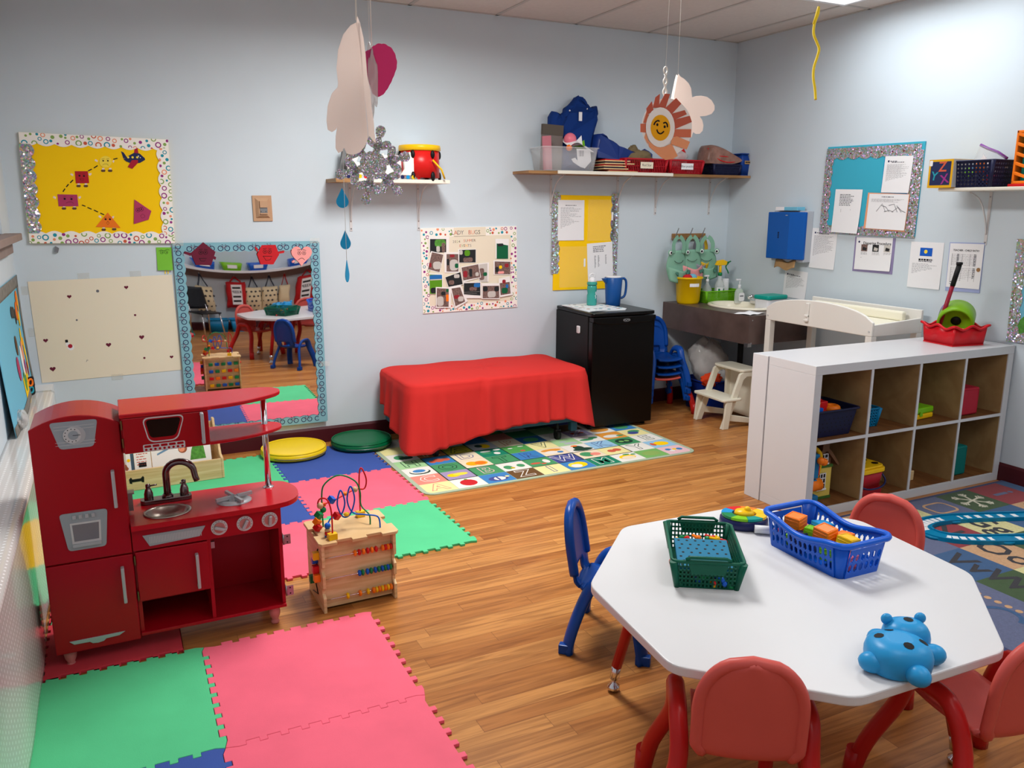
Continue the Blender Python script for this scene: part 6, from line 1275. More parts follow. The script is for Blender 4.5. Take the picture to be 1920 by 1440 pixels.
# thermostat in a tan frame
mat('tan_plastic', (190, 152, 120), rough=.5)
t, w, h = wall_thing('thermostat', 'tan framed wall box between the yellow board and the small shelf', 'wall box', 'back', [(472, 366.5), (508.5, 366.5), (511, 414.5), (475, 415)], 0)
MB('tan_plastic').box(-w / 2, w / 2, -.008, 0, -h / 2, h / 2).build('back_plate', t, bevel=.002)
mb = MB('tan_plastic'); fr0 = [(-.042, -.058), (.042, -.058), (.042, .062), (-.042, .062)]; fr1 = [(-.025, -.045), (.028, -.045), (.028, .045), (-.025, .045)]
mb.add([(p[0], -.008, p[1]) for p in fr0] + [(p[0], -.024, p[1]) for p in fr1], [(i, (i + 1) % 4, 4 + (i + 1) % 4, 4 + i) for i in range(4)] + [(4, 5, 6, 7)]); mb.build('raised_frame', t)
mb = MB('tan_plastic').box(-.018, .026, -.034, -.02, .005, .045).box(-.018, .026, -.034, -.02, -.035, -.028); mb.m('steel').box(-.018, .026, -.026, -.02, -.027, .004); mb.m('black').box(-.014, -.01, -.0265, -.0255, -.022, -.017).box(.014, .018, -.0265, -.0255, -.022, -.017); mb.build('slot', t)
# ------------------------------------------------------------------ wall mirror with bicycle border
t = thing('wall_mirror', 'large wall mirror with pale blue bicycle border behind the toy kitchen', 'mirror', (.785, D - .0135, .735)); t.rotation_euler = (-.0072, 0, -.0098)
w, h = .845, 1.17
m = mat('mirror_glass', (225, 222, 222), rough=.015, metal=1.0)
def my(x, z): u = 2 * x / w; return -.0005 - .010 * max(0, (z + .05) / (h / 2)) ** 2 * (u * u - .35) * .35
mb = MB('mirror_glass'); mb.grid(lambda u, v: ((u - .5) * w, my((u - .5) * w, (v - .5) * h), (v - .5) * h), 24, 30); mb.build('mirror_sheet', t)
mb = MB('grey_light').box(-w / 2, w / 2, .0025, .005, -h / 2, h / 2).build('backing', t)
def bike(mb, x, z, a, y):
    c, s = math.cos(a), math.sin(a)
    R2 = lambda u, v: (x + u * c - v * s, z + u * s + v * c)
    mb.m('card_navy')
    for u in (-.0195, .0195):
        o_ = [R2(u + p[0], p[1]) for p in circ(0, 0, .0165, 16)]; i_ = [R2(u + p[0], p[1]) for p in circ(0, 0, .012, 16)]; n_ = 16
        mb.add([(p[0], y, p[1]) for p in o_ + i_], [(k, (k + 1) % n_, n_ + (k + 1) % n_, n_ + k) for k in range(n_)])
    stroke(mb, [R2(-.0185, 0), R2(-.008, .016), R2(.012, .016), R2(.0185, 0)], .0016, y); stroke(mb, [R2(-.012, .022), R2(-.004, .022)], .003, y); stroke(mb, [R2(.012, .016), R2(.012, .024), R2(.006, .024)], .002, y); mb.m('card_crimson'); stroke(mb, [R2(-.008, .016), R2(0, 0), R2(.012, .016)], .0016, y)
mat('border_blue', (128, 178, 192), rough=.6)
bw_ = .062
for nm, poly, pts, a in (('top', scalrow(-w / 2, w / 2, h / 2 + .006, h / 2 - bw_ + .018, 15, .008), [(-w / 2 + .1 + i * .088, h / 2 - .03) for i in range(9)], 0), ('left', [(p[1], p[0]) for p in scalrow(-h / 2, h / 2, -w / 2 - .012, -w / 2 + bw_ - .018, 20, .008)], [(-w / 2 + .018, -h / 2 + .07 + i * .082) for i in range(14)], PI / 2), ('right', [(p[1], p[0]) for p in scalrow(-h / 2, h / 2, w / 2 + .008, w / 2 - bw_ + .018, 20, .008)], [(w / 2 - .02, -h / 2 + .07 + i * .082) for i in range(14)], PI / 2), ('bottom', scalrow(-w / 2, w / 2, -h / 2 - .004, -h / 2 + bw_ - .02, 15, .008), [(-w / 2 + .1 + i * .088, -h / 2 + .024) for i in range(9)], 0)):
    mb = MB('border_blue'); y = -.0085 if nm in ('left', 'right') else -.0075; n_ = len(poly)
    mb.prism(poly, y, y + .0008, 'y')
    for x, z in pts: bike(mb, x, z, a, y - .0004)
    mb.build('border', t)
for x, z in ((-w / 2 + .02, h / 2 + .005), (w / 2 - .02, h / 2 + .008), (w / 2 + .008, -.2)): mb = MB('tape'); flat(mb, rrect(x - .03, x + .03, z - .016, z + .016, .002), -.0092); mb.build('tape', t)
K2 = lambda X, Y: bw(330 + X / 4.114, 450 + Y / 4.114)
MBK = D - .026
def mcut(label, body, col, extra, face): return cutout(label, 'paper cutout', body, col, extra, face, back=MBK, K=K2, group='faces stuck along the mirror top')
eyes2 = lambda X, Y, s=1: (lambda mb, L, y: [mb.m('black_ink')] + [mb.tube([(p[0], y, p[1]) for p in circ(*L([(X + d, Y)])[0], .011 * s, 12)], .0012, 4, closed=True) for d in (-18, 18)] + [flat(mb, circ(*L([(X + d, Y)])[0], .004, 8), y - .0003) for d in (-18, 18)])
def mf(X, Y, mouth, fill=None):
    def f(mb, L, y):
        eyes2(X, Y)(mb, L, y); mb.m('black_ink'); stroke(mb, L([(X - 34, Y - 22), (X - 6, Y - 26)]), .0022, y); stroke(mb, L([(X + 8, Y - 26), (X + 34, Y - 20)]), .0022, y)
        stroke(mb, L(mouth), .0024, y)
    return f
mcut('dark maroon pentagon cutout with a grin, leftmost on the mirror top', [(205, 15), (300, 90), (268, 192), (150, 190), (110, 98)], 'card_maroon', [('arm', 'card_maroon', [(118, 100), (62, 84), (60, 104), (110, 122)]), ('arm', 'card_maroon', [(285, 120), (306, 130), (300, 152), (280, 140)])], mf(205, 95, [(175, 140), (190, 160), (215, 162), (232, 140), (175, 140)]))
mcut('bright red hexagon cutout with a wide laughing mouth on the mirror top', [(655, 38), (762, 36), (790, 110), (745, 186), (648, 186), (620, 108)], 'card_scarlet', [('arm', 'card_scarlet', [(630, 70), (608, 48), (604, 64), (622, 92)]), ('arm', 'card_scarlet', [(785, 90), (832, 80), (826, 98), (788, 104)])], mf(698, 88, [(665, 122), (735, 124), (720, 150), (690, 156), (665, 122)]))
hp_ = [(962 + 80 * math.sin(tt) ** 3, 112 - 5.4 * (13 * math.cos(tt) - 5 * math.cos(2 * tt) - 2 * math.cos(3 * tt) - math.cos(4 * tt))) for tt in [2 * PI * i / 28 for i in range(28)]]
mcut('pink heart cutout with a sad face, rightmost on the mirror top', hp_, 'card_pink', [('arm', 'card_pink', [(905, 150), (888, 165), (894, 176), (912, 166)])], mf(962, 98, [(935, 152), (955, 138), (970, 138), (986, 152)]))
# ------------------------------------------------------------------ photo board
t, w, h = wall_thing('photo_board', 'cream photo board lettered LADY BUGS above the red covered bench', 'photo board', 'back', [(787, 428), (968.5, 423.5), (968.5, 575.5), (793, 588)], .001)
K5 = lambda X, Y: bw(780 + X / 8, 415 + Y / 8)
inv = t.matrix_world.inverted()
def L5(X, Y): v = inv @ Vector((K5(X, Y)[0], D, K5(X, Y)[1])); return v.x, v.z
mb = MB('card_bright').box(-w / 2, w / 2, -.006, 0, -h / 2, h / 2); mb.build('panel', t)
mb = MB('card_bright'); mb.m('cream_paper'); flat(mb, rrect(-w / 2 + .05, w / 2 - .045, -h / 2 + .05, h / 2 - .06, .01), -.0063); flat(mb, rrect(-.12, .12, h / 2 - .062, h / 2 - .002, .004), -.0063)
rn = random.Random(8)
dots(mb, -w / 2 + .004, w / 2 - .004, -h / 2 + .004, h / 2 - .004, -.0066, 150, 12, .005, .013, lambda x, z, r: (abs(x) > w / 2 - .05 or abs(z) > h / 2 - .05) and not (abs(x) < .13 and z > 0)); mb.build('dotted_border', t)
mb = MB()
for s, X, Y, sz, cs in (('LADY', 615, 172, .04, ('black_ink', 'card_rust', 'ink', 'ink')), ('BUGS', 870, 165, .04, ('card_rust', 'card_peach', 'ink', 'black_ink')), ('2024', 600, 305, .024, ('ink', 'card_brown', 'card_olive', 'black_ink')), ('SUMMER', 795, 290, .026, ('card_rust', 'ink', 'card_peach', 'card_rust', 'ink', 'card_brown')), ('EVENTS', 735, 365, .026, ('card_rust', 'card_olive', 'card_brown', 'card_amber', 'ink', 'ink'))):
    x, z = L5(X, Y); n_ = len(s); wd_ = sz * .6
    for i, ch in enumerate(s): wtext(mb, ch, sz, x + (i - (n_ - 1) / 2) * wd_, z, -.0068, cs[i], -.006)
lab(mb.build('lettering', t), 'hand-lettered LADY BUGS 2024 SUMMER EVENTS')
mat('photo_dark', (40, 42, 44), rough=.3); mat('photo_grass', (90, 150, 30), rough=.3); mat('photo_sky', (40, 110, 180), rough=.3); mat('photo_green', (20, 96, 60), rough=.3); mat('photo_mix', (120, 96, 90), rough=.3, var=.5, vscale=120); mat('photo_light', (200, 196, 190), rough=.3); mat('photo_red', (150, 40, 50), rough=.3); mat('photo_paper', (240, 238, 236), rough=.35)
PH = [([(182, 232), (492, 232), (488, 468), (182, 466)], [(203, 265), (446, 265), (446, 466), (203, 466)], 'photo_dark', [('leaf_green', (275, 270, 435, 380)), ('photo_light', (300, 370, 350, 460)), ('photo_mix', (380, 320, 430, 460))]),
      ([(218, 445), (412, 490), (350, 775), (160, 720)], [(232, 462), (402, 500), (345, 762), (172, 715)], 'photo_mix', [('photo_light', (250, 600, 370, 720)), ('photo_red', (190, 620, 225, 690))]),
      ([(415, 462), (640, 462), (640, 770), (422, 770)], [(450, 490), (628, 490), (628, 752), (450, 752)], 'photo_mix', [('photo_red', (500, 495, 570, 540)), ('photo_light', (500, 570, 620, 740)), ('photo_green', (575, 630, 628, 700)), ('photo_dark', (452, 560, 490, 660))]),
      ([(622, 418), (892, 412), (892, 620), (628, 622)], [(640, 428), (886, 422), (886, 615), (640, 617)], 'photo_dark', [('photo_grass', (720, 430, 800, 520)), ('photo_light', (640, 430, 690, 500)), ('photo_mix', (700, 540, 840, 610))]),
      ([(1180, 262), (1385, 262), (1375, 562), (1185, 560)], [(1200, 330), (1372, 360), (1372, 560), (1200, 560)], 'photo_green', [('photo_dark', (1215, 330, 1300, 375))]),
      ([(1150, 585), (1412, 592), (1408, 802), (1155, 800)], [(1170, 600), (1405, 605), (1403, 792), (1170, 790)], 'photo_mix', [('photo_red', (1320, 630, 1380, 690)), ('card_yellow', (1235, 660, 1280, 710)), ('photo_dark', (1180, 680, 1230, 760)), ('card_pink', (1220, 745, 1310, 785))]),
      ([(930, 630), (1085, 615), (1075, 905), (930, 905)], [(935, 645), (1060, 630), (1062, 900), (935, 900)], 'photo_light', [('photo_mix', (940, 700, 1010, 880)), ('photo_green', (1000, 760, 1055, 820))]),
      ([(655, 685), (925, 632), (965, 840), (700, 910)], [(672, 692), (922, 642), (955, 835), (700, 885)], 'photo_mix', [('photo_red', (700, 740, 760, 840)), ('photo_dark', (790, 710, 830, 830)), ('photo_light', (880, 760, 930, 820))]),
      ([(425, 835), (655, 755), (700, 945), (478, 1010)], [(430, 838), (655, 760), (690, 940), (478, 982)], 'photo_dark', [('photo_light', (560, 790, 640, 850)), ('photo_mix', (480, 880, 560, 950))]),
      ([(188, 780), (390, 785), (385, 1085), (190, 1088)], [(192, 795), (380, 800), (380, 1085), (195, 1085)], 'photo_grass', [('photo_sky', (194, 797, 379, 880)), ('photo_light', (200, 860, 375, 885)), ('photo_dark', (210, 990, 290, 1080))]),
      ([(285, 982), (515, 990), (510, 1295), (290, 1295)], [(300, 1000), (480, 1008), (478, 1280), (300, 1275)], 'photo_mix', [('photo_light', (305, 1120, 400, 1270)), ('photo_green', (440, 1010, 478, 1060)), ('photo_dark', (365, 1050, 430, 1110)), ('card_orange', (440, 1090, 478, 1200))]),
      ([(500, 1000), (660, 955), (765, 1195), (575, 1310)], [(520, 1005), (650, 985), (725, 1200), (580, 1270)], 'photo_mix', [('photo_red', (560, 1100, 640, 1160)), ('photo_light', (620, 1120, 700, 1200))]),
      ([(695, 905), (960, 905), (965, 1150), (720, 1150)], [(705, 925), (950, 918), (952, 1110), (705, 1095)], 'photo_dark', [('photo_sky', (855, 922, 948, 990)), ('photo_light', (708, 1050, 940, 1062)), ('photo_light', (708, 1078, 900, 1088)), ('photo_mix', (790, 980, 900, 1040))]),
      ([(1225, 860), (1390, 820), (1440, 1100), (1245, 1135)], [(1240, 925), (1390, 905), (1405, 1080), (1255, 1105)], 'photo_mix', [('photo_red', (1280, 870, 1330, 930)), ('photo_sky', (1330, 940, 1370, 1000)), ('photo_green', (1270, 990, 1360, 1080))]),
      ([(968, 925), (1240, 925), (1238, 1165), (970, 1160)], [(985, 965), (1232, 962), (1232, 1150), (985, 1150)], 'photo_mix', [('photo_dark', (990, 970, 1060, 1050)), ('photo_dark', (1160, 970, 1228, 1050)), ('photo_light', (1060, 1040, 1180, 1140))])]
for i, (o_, p_, c_, bl_) in enumerate(PH):
    y = -.0075 - i * .0006; mb = MB('photo_paper').prism([L5(*q) for q in o_], y, y + .0005, 'y'); mb.m(c_); flat(mb, [L5(*q) for q in p_], y - .0002)
    for k, (c2, (a0, b0, a1, b1)) in enumerate(bl_): mb.m(c2); x0_, z0_ = L5(a0, b1); x1_, z1_ = L5(a1, b0); flat(mb, rrect(x0_, x1_, z0_, z1_, min(x1_ - x0_, z1_ - z0_) * .35, 3), y - .0003 - k * .00003)
    mb.build('photograph', t)
P('pocket_film', (240, 240, 230), rough=.15, alpha=.05)
# ------------------------------------------------------------------ yellow notice board with sheet pockets
t, w, h = wall_thing('notice_board', 'yellow notice board with paper pockets and sparkling side borders above the fridge', 'notice board', 'back', [(1038, 366.5), (1158, 366.5), (1152, 541), (1037.5, 543)], .0005)
MB('card_yellow').box(-w / 2, w / 2, -.008, 0, -h / 2, h / 2).build('panel', t)
for x0_, sg in ((-w / 2 - .02, 1), (w / 2 + .008, -1)):
    poly = [(p[1], p[0]) for p in scalrow(-h / 2 + (.12 if sg > 0 else -.0), h / 2 + .02, x0_, x0_ + sg * .055, 8, .014)]; lab(MB('holographic_foil').prism(poly, -.0095, -.0083, 'y').build('border', t), 'sparkling holographic border')
for x_, z_ in ((.13, .165), (-.1, -.175)): mb = MB('pocket_film').box(x_ - .12, x_ + .12, -.0095, -.009, z_ - .15, z_ + .15); mb.build('clear_pocket', t); MB('paper').box(x_ + .085, x_ + .1, -.0098, -.0096, z_ - .0, z_ + .06).build('tab', t)
mb = MB('holographic_foil').prism([(w / 2 + .02, -h / 2 + .08), (w / 2 + .06, -h / 2 + .085), (w / 2 + .055, -h / 2 + .03), (w / 2 + .03, -h / 2 + .04)], -.003, -.001, 'y'); mb.build('loose_border_end', t)
def doc(label, kind, pts, off, n, seed, mt='paper', curl=.004, marg=.022, title=None, short=.35, extra=None, group=None, lo=.06, hi=.05, name='paper_sheet'):
    t, w, h = wall_thing(name, label, 'paper', kind, pts, off, group); sheet(t, w, h, mt, .0008, curl)
    mb = MB('ink'); yy = -.0016 - curl * .05
    if n: lines(mb, -w / 2 + marg, w / 2 - marg, -h / 2 + lo, h / 2 - hi, int(n * 1.6), -.0018, seed, 'ink', .24, short); lines(mb, -.05, .05, h / 2 - hi + .006, h / 2 - hi + .018, 1, -.0018, seed + 1, 'ink', .4, .1)
    if title: wtext(mb, title[0], title[1], 0, h / 2 - title[2], -.0018, 'black_ink', .01)
    if extra: extra(mb, w, h)
    if mb.v: mb.build('print', t)
    return t
K6 = lambda X, Y: (1020 + X / 7.2, 355 + Y / 7.2)
doc('white printed form at the upper left of the yellow notice board', 'back', [K6(185, 145), K6(530, 145), K6(530, 688), K6(170, 690)], .0098, 13, 5, short=.6)
def colx(mb, w, h):
    mb.m('ink')
    for x in (-.05, -.02, .045): lines(mb, x, x + .016, -.05, .05, 16, -.0018, int(x * 1000) + 99, 'ink', .5, .5)
doc('white printed table sheet at the lower right of the yellow notice board, behind the pitcher', 'back', [K6(590, 730), K6(918, 708), K6(915, 1210), K6(562, 1255)], .0098, 0, 6, extra=lambda mb, w, h: [lines(mb, -.06, .06, h / 2 - .07, h / 2 - .02, 4, -.0018, 4), colx(mb, w, h)])
# ------------------------------------------------------------------ right wall: turquoise board and papers
t, w, h = wall_thing('bulletin_board', 'turquoise bulletin board with sparkling border on the right wall', 'bulletin board', 'right', [(1553.5, 277), (1738, 263.5), (1715.5, 445), (1541, 433.5)], .0005)
MB('card_turquoise').box(-w / 2, w / 2, -.008, 0, -h / 2, h / 2).build('panel', t)
for nm, poly in (('b', scalrow(-w / 2 - .005, w / 2 - .02, h / 2 - .012, h / 2 - .075, 8, .014)), ('b', scalrow(-w / 2 - .005, w / 2, -h / 2 - .008, -h / 2 + .045, 9, .008)), ('b', [(p[1], p[0]) for p in scalrow(-h / 2, h / 2 - .06, -w / 2 - .008, -w / 2 + .05, 7, .014)]), ('b', [(p[1], p[0]) for p in scalrow(-h / 2, h / 2 - .05, w / 2, w / 2 - .075, 7, .012)])):
    y = -.0095 - .0008 * (len(t.children) % 4); mb = MB('holographic_foil').prism(poly, y, y + .0008, 'y'); rn = random.Random(len(t.children)); mb.m('card_maroon')
    xs = [p[0] for p in poly]; zs = [p[1] for p in poly]
    for k in range(9):
        u = (k + .5) / 9; hz_ = (max(xs) - min(xs)) > (max(zs) - min(zs)); c = (min(xs) + u * (max(xs) - min(xs)), (min(zs) + max(zs)) / 2) if hz_ else ((min(xs) + max(xs)) / 2, min(zs) + u * (max(zs) - min(zs)))
        flat(mb, circ(c[0], c[1], .006, 6), y - .0004)
    lab(mb.build('border', t), 'sparkling holographic scalloped border')
K7 = lambda X, Y: (1530 + X / 7.386, 255 + Y / 7.386)
tt, w2, h2 = wall_thing('paper_sheet', 'bright blue backing sheet at the top right of the turquoise board', 'paper', 'right', [K7(968, 215), K7(1395, 190), K7(1325, 810), K7(915, 800)], .0088); mat('card_azure', (10, 140, 190), rough=.7); sheet(tt, w2, h2, 'card_azure', .0008)
def logo(mb, w, h): mb.m('card_navy'); [flat(mb, [(-w / 2 + .03 + .008 * math.cos(a + b), h / 2 - .032 + .008 * math.sin(a + b)) for b in (0, 2.4, 3.9)], -.0019 - .00002 * k) for k, a in enumerate((0, PI / 2, PI, 1.5 * PI))]; lines(mb, -w / 2 + .042, -w / 2 + .095, h / 2 - .036, h / 2 - .028, 1, -.0018, 3, 'ink', .6, .1)
doc('white printed page with small logo at the top right of the turquoise board', 'right', [K7(975, 285), K7(1360, 268), K7(1312, 795), K7(925, 778)], .0108, 16, 11, extra=logo)
doc('white printed list hanging from the lower left of the turquoise board', 'right', [K7(312, 740), K7(692, 742), K7(575, 1352), K7(215, 1325)], .0125, 0, 12, curl=.012, extra=lambda mb, w, h: [lines(mb, -.07, .06, h / 2 - .11, h / 2 - .03, 8, -.0018, 2), mb.m('ink'), stroke(mb, [(-.05, -h / 2 + .04), (-.05, h / 2 - .13)], .0015, -.0018), stroke(mb, [(.03, -h / 2 + .04), (.03, h / 2 - .13)], .0015, -.0018)])
tt, w2, h2 = wall_thing('paper_sheet', 'orange backing sheet at the lower right of the turquoise board', 'paper', 'right', [K7(758, 785), K7(1322, 808), K7(1245, 1330), K7(660, 1278)], .0125); mat('card_salmon', (230, 160, 120), rough=.7); sheet(tt, w2, h2, 'card_salmon', .0008)
doc('white scribbled page on the orange sheet, lower right of the turquoise board', 'right', [K7(778, 800), K7(1318, 812), K7(1240, 1308), K7(695, 1275)], .014, 3, 14, extra=lambda mb, w, h: [mb.m('ink')] + [stroke(mb, [(-w / 2 + .07 + k * .03, -.0 + .02 * ((k % 2) * 2 - 1) + .02), (-w / 2 + .11 + k * .03, .03 - .02 * ((k % 3) - 1)), (-w / 2 + .14 + k * .03, .0)], .003, -.002) for k in range(6)], lo=.17, hi=.03)
K8 = lambda X, Y: (1420 + X / 3.2, 230 + Y / 3.2)
doc('white printed page with small logo on the wall between towel dispenser and turquoise board', 'right', [K8(332, 630), K8(483, 640), K8(462, 884), K8(313, 868)], .001, 17, 21, extra=logo)
tt, w2, h2 = wall_thing('paper_sheet', 'purple backing sheet below the turquoise board', 'paper', 'right', [K8(590, 684), K8(836, 692), K8(806, 912), K8(570, 888)], .0008); mat('card_violet', (140, 130, 170), rough=.7); sheet(tt, w2, h2, 'card_violet', .0008)
def diap(mb, w, h):
    wtext(mb, 'Diapering Procedure', .026, .025, h / 2 - .038, -.0019, 'black_ink', .012); mb.m('card_navy'); flat(mb, circ(-w / 2 + .025, h / 2 - .03, .009, 4), -.0019)
    for i in range(3):
        for j in range(2):
            x = -w / 2 + .045 + i * .09; z = .015 - j * .085; mb.m(['photo_mix', 'photo_dark', 'photo_light'][(i + j) % 3]); flat(mb, [(x, z), (x + .05, z), (x + .05, z + .045), (x, z + .045)], -.0019); mb.m('photo_dark' if (i + j) % 3 != 1 else 'photo_light'); flat(mb, [(x + .01, z + .008), (x + .04, z + .005), (x + .045, z + .022), (x + .015, z + .03)], -.002); lines(mb, x, x + .06, z - .022, z - .004, 3, -.0019, i * 7 + j, 'ink', .3)
doc('white sheet titled Diapering Procedure with six photos below the turquoise board', 'right', [K8(605, 686), K8(822, 694), K8(792, 892), K8(576, 878)], .0022, 0, 22, curl=.006, extra=diap)
def banner(mb, w, h): mb.m('card_navy'); mb.m('pl_blue'); flat(mb, [(-.045, h / 2 - .085), (.04, h / 2 - .085), (.04, h / 2 - .035), (-.045, h / 2 - .035)], -.0019); mb.m('card_lemon'); flat(mb, circ(-.005, h / 2 - .058, .012, 12), -.002); wtext(mb, 'Charter Guiding Statement', .001, 0, 0, 0, 'ink') if 0 else lines(mb, -.05, .05, h / 2 - .115, h / 2 - .1, 1, -.0019, 3, 'black_ink', .7, .1)
doc('white notice with a small blue banner picture on the right wall', 'right', [K8(928, 712), K8(1127, 722), K8(1090, 1002), K8(897, 985)], .001, 9, 23, extra=banner, lo=.05, hi=.13, short=.4)
tt, w2, h2 = wall_thing('clipboard', 'pale blue board behind the teacher child ratio sheet on the right wall', 'board', 'right', [K8(1152, 716), K8(1368, 724), K8(1335, 1022), K8(1135, 1008)], .0005); mat('card_periwinkle', (160, 172, 214), rough=.6); MB('card_periwinkle').box(-w2 / 2, w2 / 2, -.004, 0, -h2 / 2, h2 / 2).build('board', tt); lab(MB('shelf_wood').prism(circ(w2 / 2 - .02, -.01, .012, 10), -.008, -.004, 'y').build('stud', tt), 'brown stud')
def ratio(mb, w, h):
    wtext(mb, 'TEACHER - CHILD RATIO', .0145, 0, h / 2 - .04, -.0019, 'black_ink', .02)
    for z0, z1 in ((.0, .07), (-.09, -.01)):
        lines(mb, -w / 2 + .02, w / 2 - .04, z0, z1, 8, -.0019, 4, 'ink', .12, .02); mb.m('ink')
        for x in (-w / 2 + .02, -.02, .03, w / 2 - .04): stroke(mb, [(x, z0), (x, z1)], .0012, -.0019)
        lines(mb, w / 2 - .055, w / 2 - .04, z0, z1, 9, -.002, 9, 'ink', .6, .1); lines(mb, -.055, -.04, z0, z1, 9, -.002, 5, 'ink', .6, .1)
    lines(mb, -w / 2 + .02, w / 2 - .03, -h / 2 + .015, -h / 2 + .04, 2, -.0019, 8)
doc('white sheet titled TEACHER - CHILD RATIO on a pale blue board', 'right', [K8(1158, 722), K8(1366, 730), K8(1335, 1000), K8(1140, 985)], .005, 0, 24, extra=ratio, curl=.002)
doc('white printed sheet on the wall behind the teal lidded tub', 'right', [K8(175, 876), K8(307, 902), K8(285, 1062), K8(147, 1040)], .001, 12, 25, extra=logo)
# towel dispenser
P('dispenser_blue', (10, 84, 168), rough=.3); P('dispenser_grey', (176, 180, 188), rough=.4); mat('kraft', (176, 140, 96), rough=.8)
ya, za = 4.525, 1.345
t = thing('towel_dispenser', 'blue paper towel dispenser on the right wall near the corner', 'dispenser', (XR, ya, za)); t.rotation_euler = (0, 0, -PI / 2)
MB('dispenser_grey').box(-.16, .16, -.07, -.0005, -.19, .175).build('back_box', t, bevel=.006)
MB('dispenser_blue').prism([(-.163, -.06), (-.163, -.12), (-.15, -.13), (.06, -.13), (.163, -.085), (.163, -.06)], -.17, .165, 'z').build('front_cover', t, bevel=.006)
mb = MB('black')
for k in range(4): mb.box(-.045, -.033, -.1315, -.129, -.02 + k * .012, -.013 + k * .012)
mb.m('silver_plastic').box(.02, .04, -.1315, -.129, .14, .145); mb.build('slots', t)
mb = MB('kraft'); mb.grid(lambda u, v: (-.11 + .2 * u + .02 * v, -.07 - .03 * v, -.18 - .06 * v + .012 * math.sin(u * 8)), 14, 4); lab(mb.build('paper_towel', t, solid=.0012), 'brown paper towel hanging out')
t = thing('tissue_box', 'small light blue packet lying on top of the towel dispenser', 'box', (XR - .07, ya + .0, za + .176)); t.rotation_euler = (0, 0, -PI / 2 + .05)
lab(MB('card_skyblue').box(-.1, .1, -.04, .04, 0, .025).build('box_body', t, bevel=.002), 'light blue box'); lab(MB('paper').box(-.1005, -.02, -.0405, .0405, 0.001, .0255).build('printed_end', t), 'printed white end')
# second board at the right edge
t, w, h = wall_thing('bulletin_board', 'sparkle-edged bulletin board at the right picture edge, above the cubby shelf', 'bulletin board', 'right', [(1910, 450), (2100, 448), (2075, 665), (1891.5, 638)], .0005)
MB('card_skyblue').box(-w / 2, w / 2, -.008, 0, -h / 2, h / 2).build('panel', t)
for poly in ([(p[1], p[0]) for p in scalrow(-h / 2, h / 2, -w / 2 - .005, -w / 2 + .05, 6, .012)], scalrow(-w / 2, w / 2, -h / 2, -h / 2 + .05, 8, .01), scalrow(-w / 2, w / 2, h / 2, h / 2 - .05, 8, .01)):
    y = -.0095 - .001 * len(t.children); mb = MB('holographic_foil').prism(poly, y, y + .0008, 'y'); mb.build('border', t)
mb = MB('leaf_green'); mb.prism(rpoly([(-w / 2 + .03, -h / 2 + .05), (-w / 2 + .03, -h / 2 + .1), (-w / 2 + .09, -h / 2 + .16), (-w / 2 + .2, -h / 2 + .12), (-w / 2 + .3, -h / 2 + .05)], .02), -.0088, -.0081, 'y'); mb.build('paper_hill', t)
# left wall board seen edge-on, bottom hanging loose
t = thing('bulletin_board', 'light blue picture board with grey border on the left wall above the ledge', 'bulletin board', (XL + .001, 4.62, .86)); t.rotation_euler = (0, 0, PI / 2); w, h = 1.2, .62
mat('grey_border', (120, 116, 110), rough=.6, var=.3, vscale=30)
bulge = lambda u, v: -.004 - .03 * (1 - v) ** 2 - .008 * math.sin(u * 5) * (1 - v)
def lp(x, z): return bulge(x / w + .5, z / h + .5)
mb = MB('card_skyblue'); mb.grid(lambda u, v: ((u - .5) * w, bulge(u, v), (v - .5) * h), 24, 14); mb.build('sheet', t, solid=.002, offs=0)
def onleft(nm, c, pts, dy=.004):
    mb = MB(c); mb.add([(x, lp(x, z) - dy, z) for x, z in pts], [tuple(range(len(pts)))]); return mb.build(nm, t, solid=.0008)
mb = MB('grey_border')
for (u0, u1, v0, v1) in ((0, 1, .9, 1.0), (.95, 1, .0, .9), (0, 1, 0, .07)):
    mb.grid(lambda u, v: ((u0 + (u1 - u0) * u - .5) * w, bulge(u0 + (u1 - u0) * u, v0 + (v1 - v0) * v) - .004, (v0 + (v1 - v0) * v - .5) * h), 16, 4)
lab(mb.build('border', t, solid=.001), 'grey patterned border')
rn = random.Random(21)
for c, X, Z, rx, rz in (('card_orange', .42, .2, .05, .04), ('card_amber', .46, .17, .03, .05), ('card_orange', .34, .14, .05, .05), ('card_yellow', .42, .09, .03, .04), ('card_yellow', .36, .0, .03, .05), ('card_orange', .4, -.03, .03, .02), ('card_yellow', .43, -.06, .025, .05), ('card_yellow', .46, -.13, .02, .06), ('black', .1, .16, .05, .03), ('black', .18, .15, .05, .03), ('black', .26, .12, .03, .04), ('card_brown', .05, .0, .05, .05), ('card_magenta', -.05, -.1, .06, .06), ('leaf_green', .14, -.2, .05, .05), ('card_purple', .3, -.14, .04, .05), ('card_crimson', .42, -.18, .02, .04), ('card_peach', .3, -.08, .05, .07), ('card_white', .2, -.1, .05, .08)): onleft('glued_shape', c, circ(X, Z, rx, 12, rz))
for X, Z in ((.1, -.22), (.3, -.2), (.2, -.27)): onleft('glued_shape', 'card_yellow', [(X - .06, Z - .05), (X + .06, Z - .05), (X + .06, Z + .05), (X - .06, Z + .05)], .003)
o = thing('border_scrap', 'small black piece with orange and teal loops standing on the ledge end', 'decoration', (XL + .03, 4.93, .551)); MB('black').prism(rrect(-.035, .035, 0, .1, .015), -.004, 0, 'y').build('piece', o); mb = MB('card_orange'); mb.tube([(p[0], -.005, p[1]) for p in circ(0, .07, .018, 12)], .006, 5, closed=True); mb.m('card_teal').tube([(p[0], -.005, p[1]) for p in circ(0, .03, .016, 12)], .006, 5, closed=True); mb.build('loops', o); o.rotation_euler = (0, 0, PI / 3)
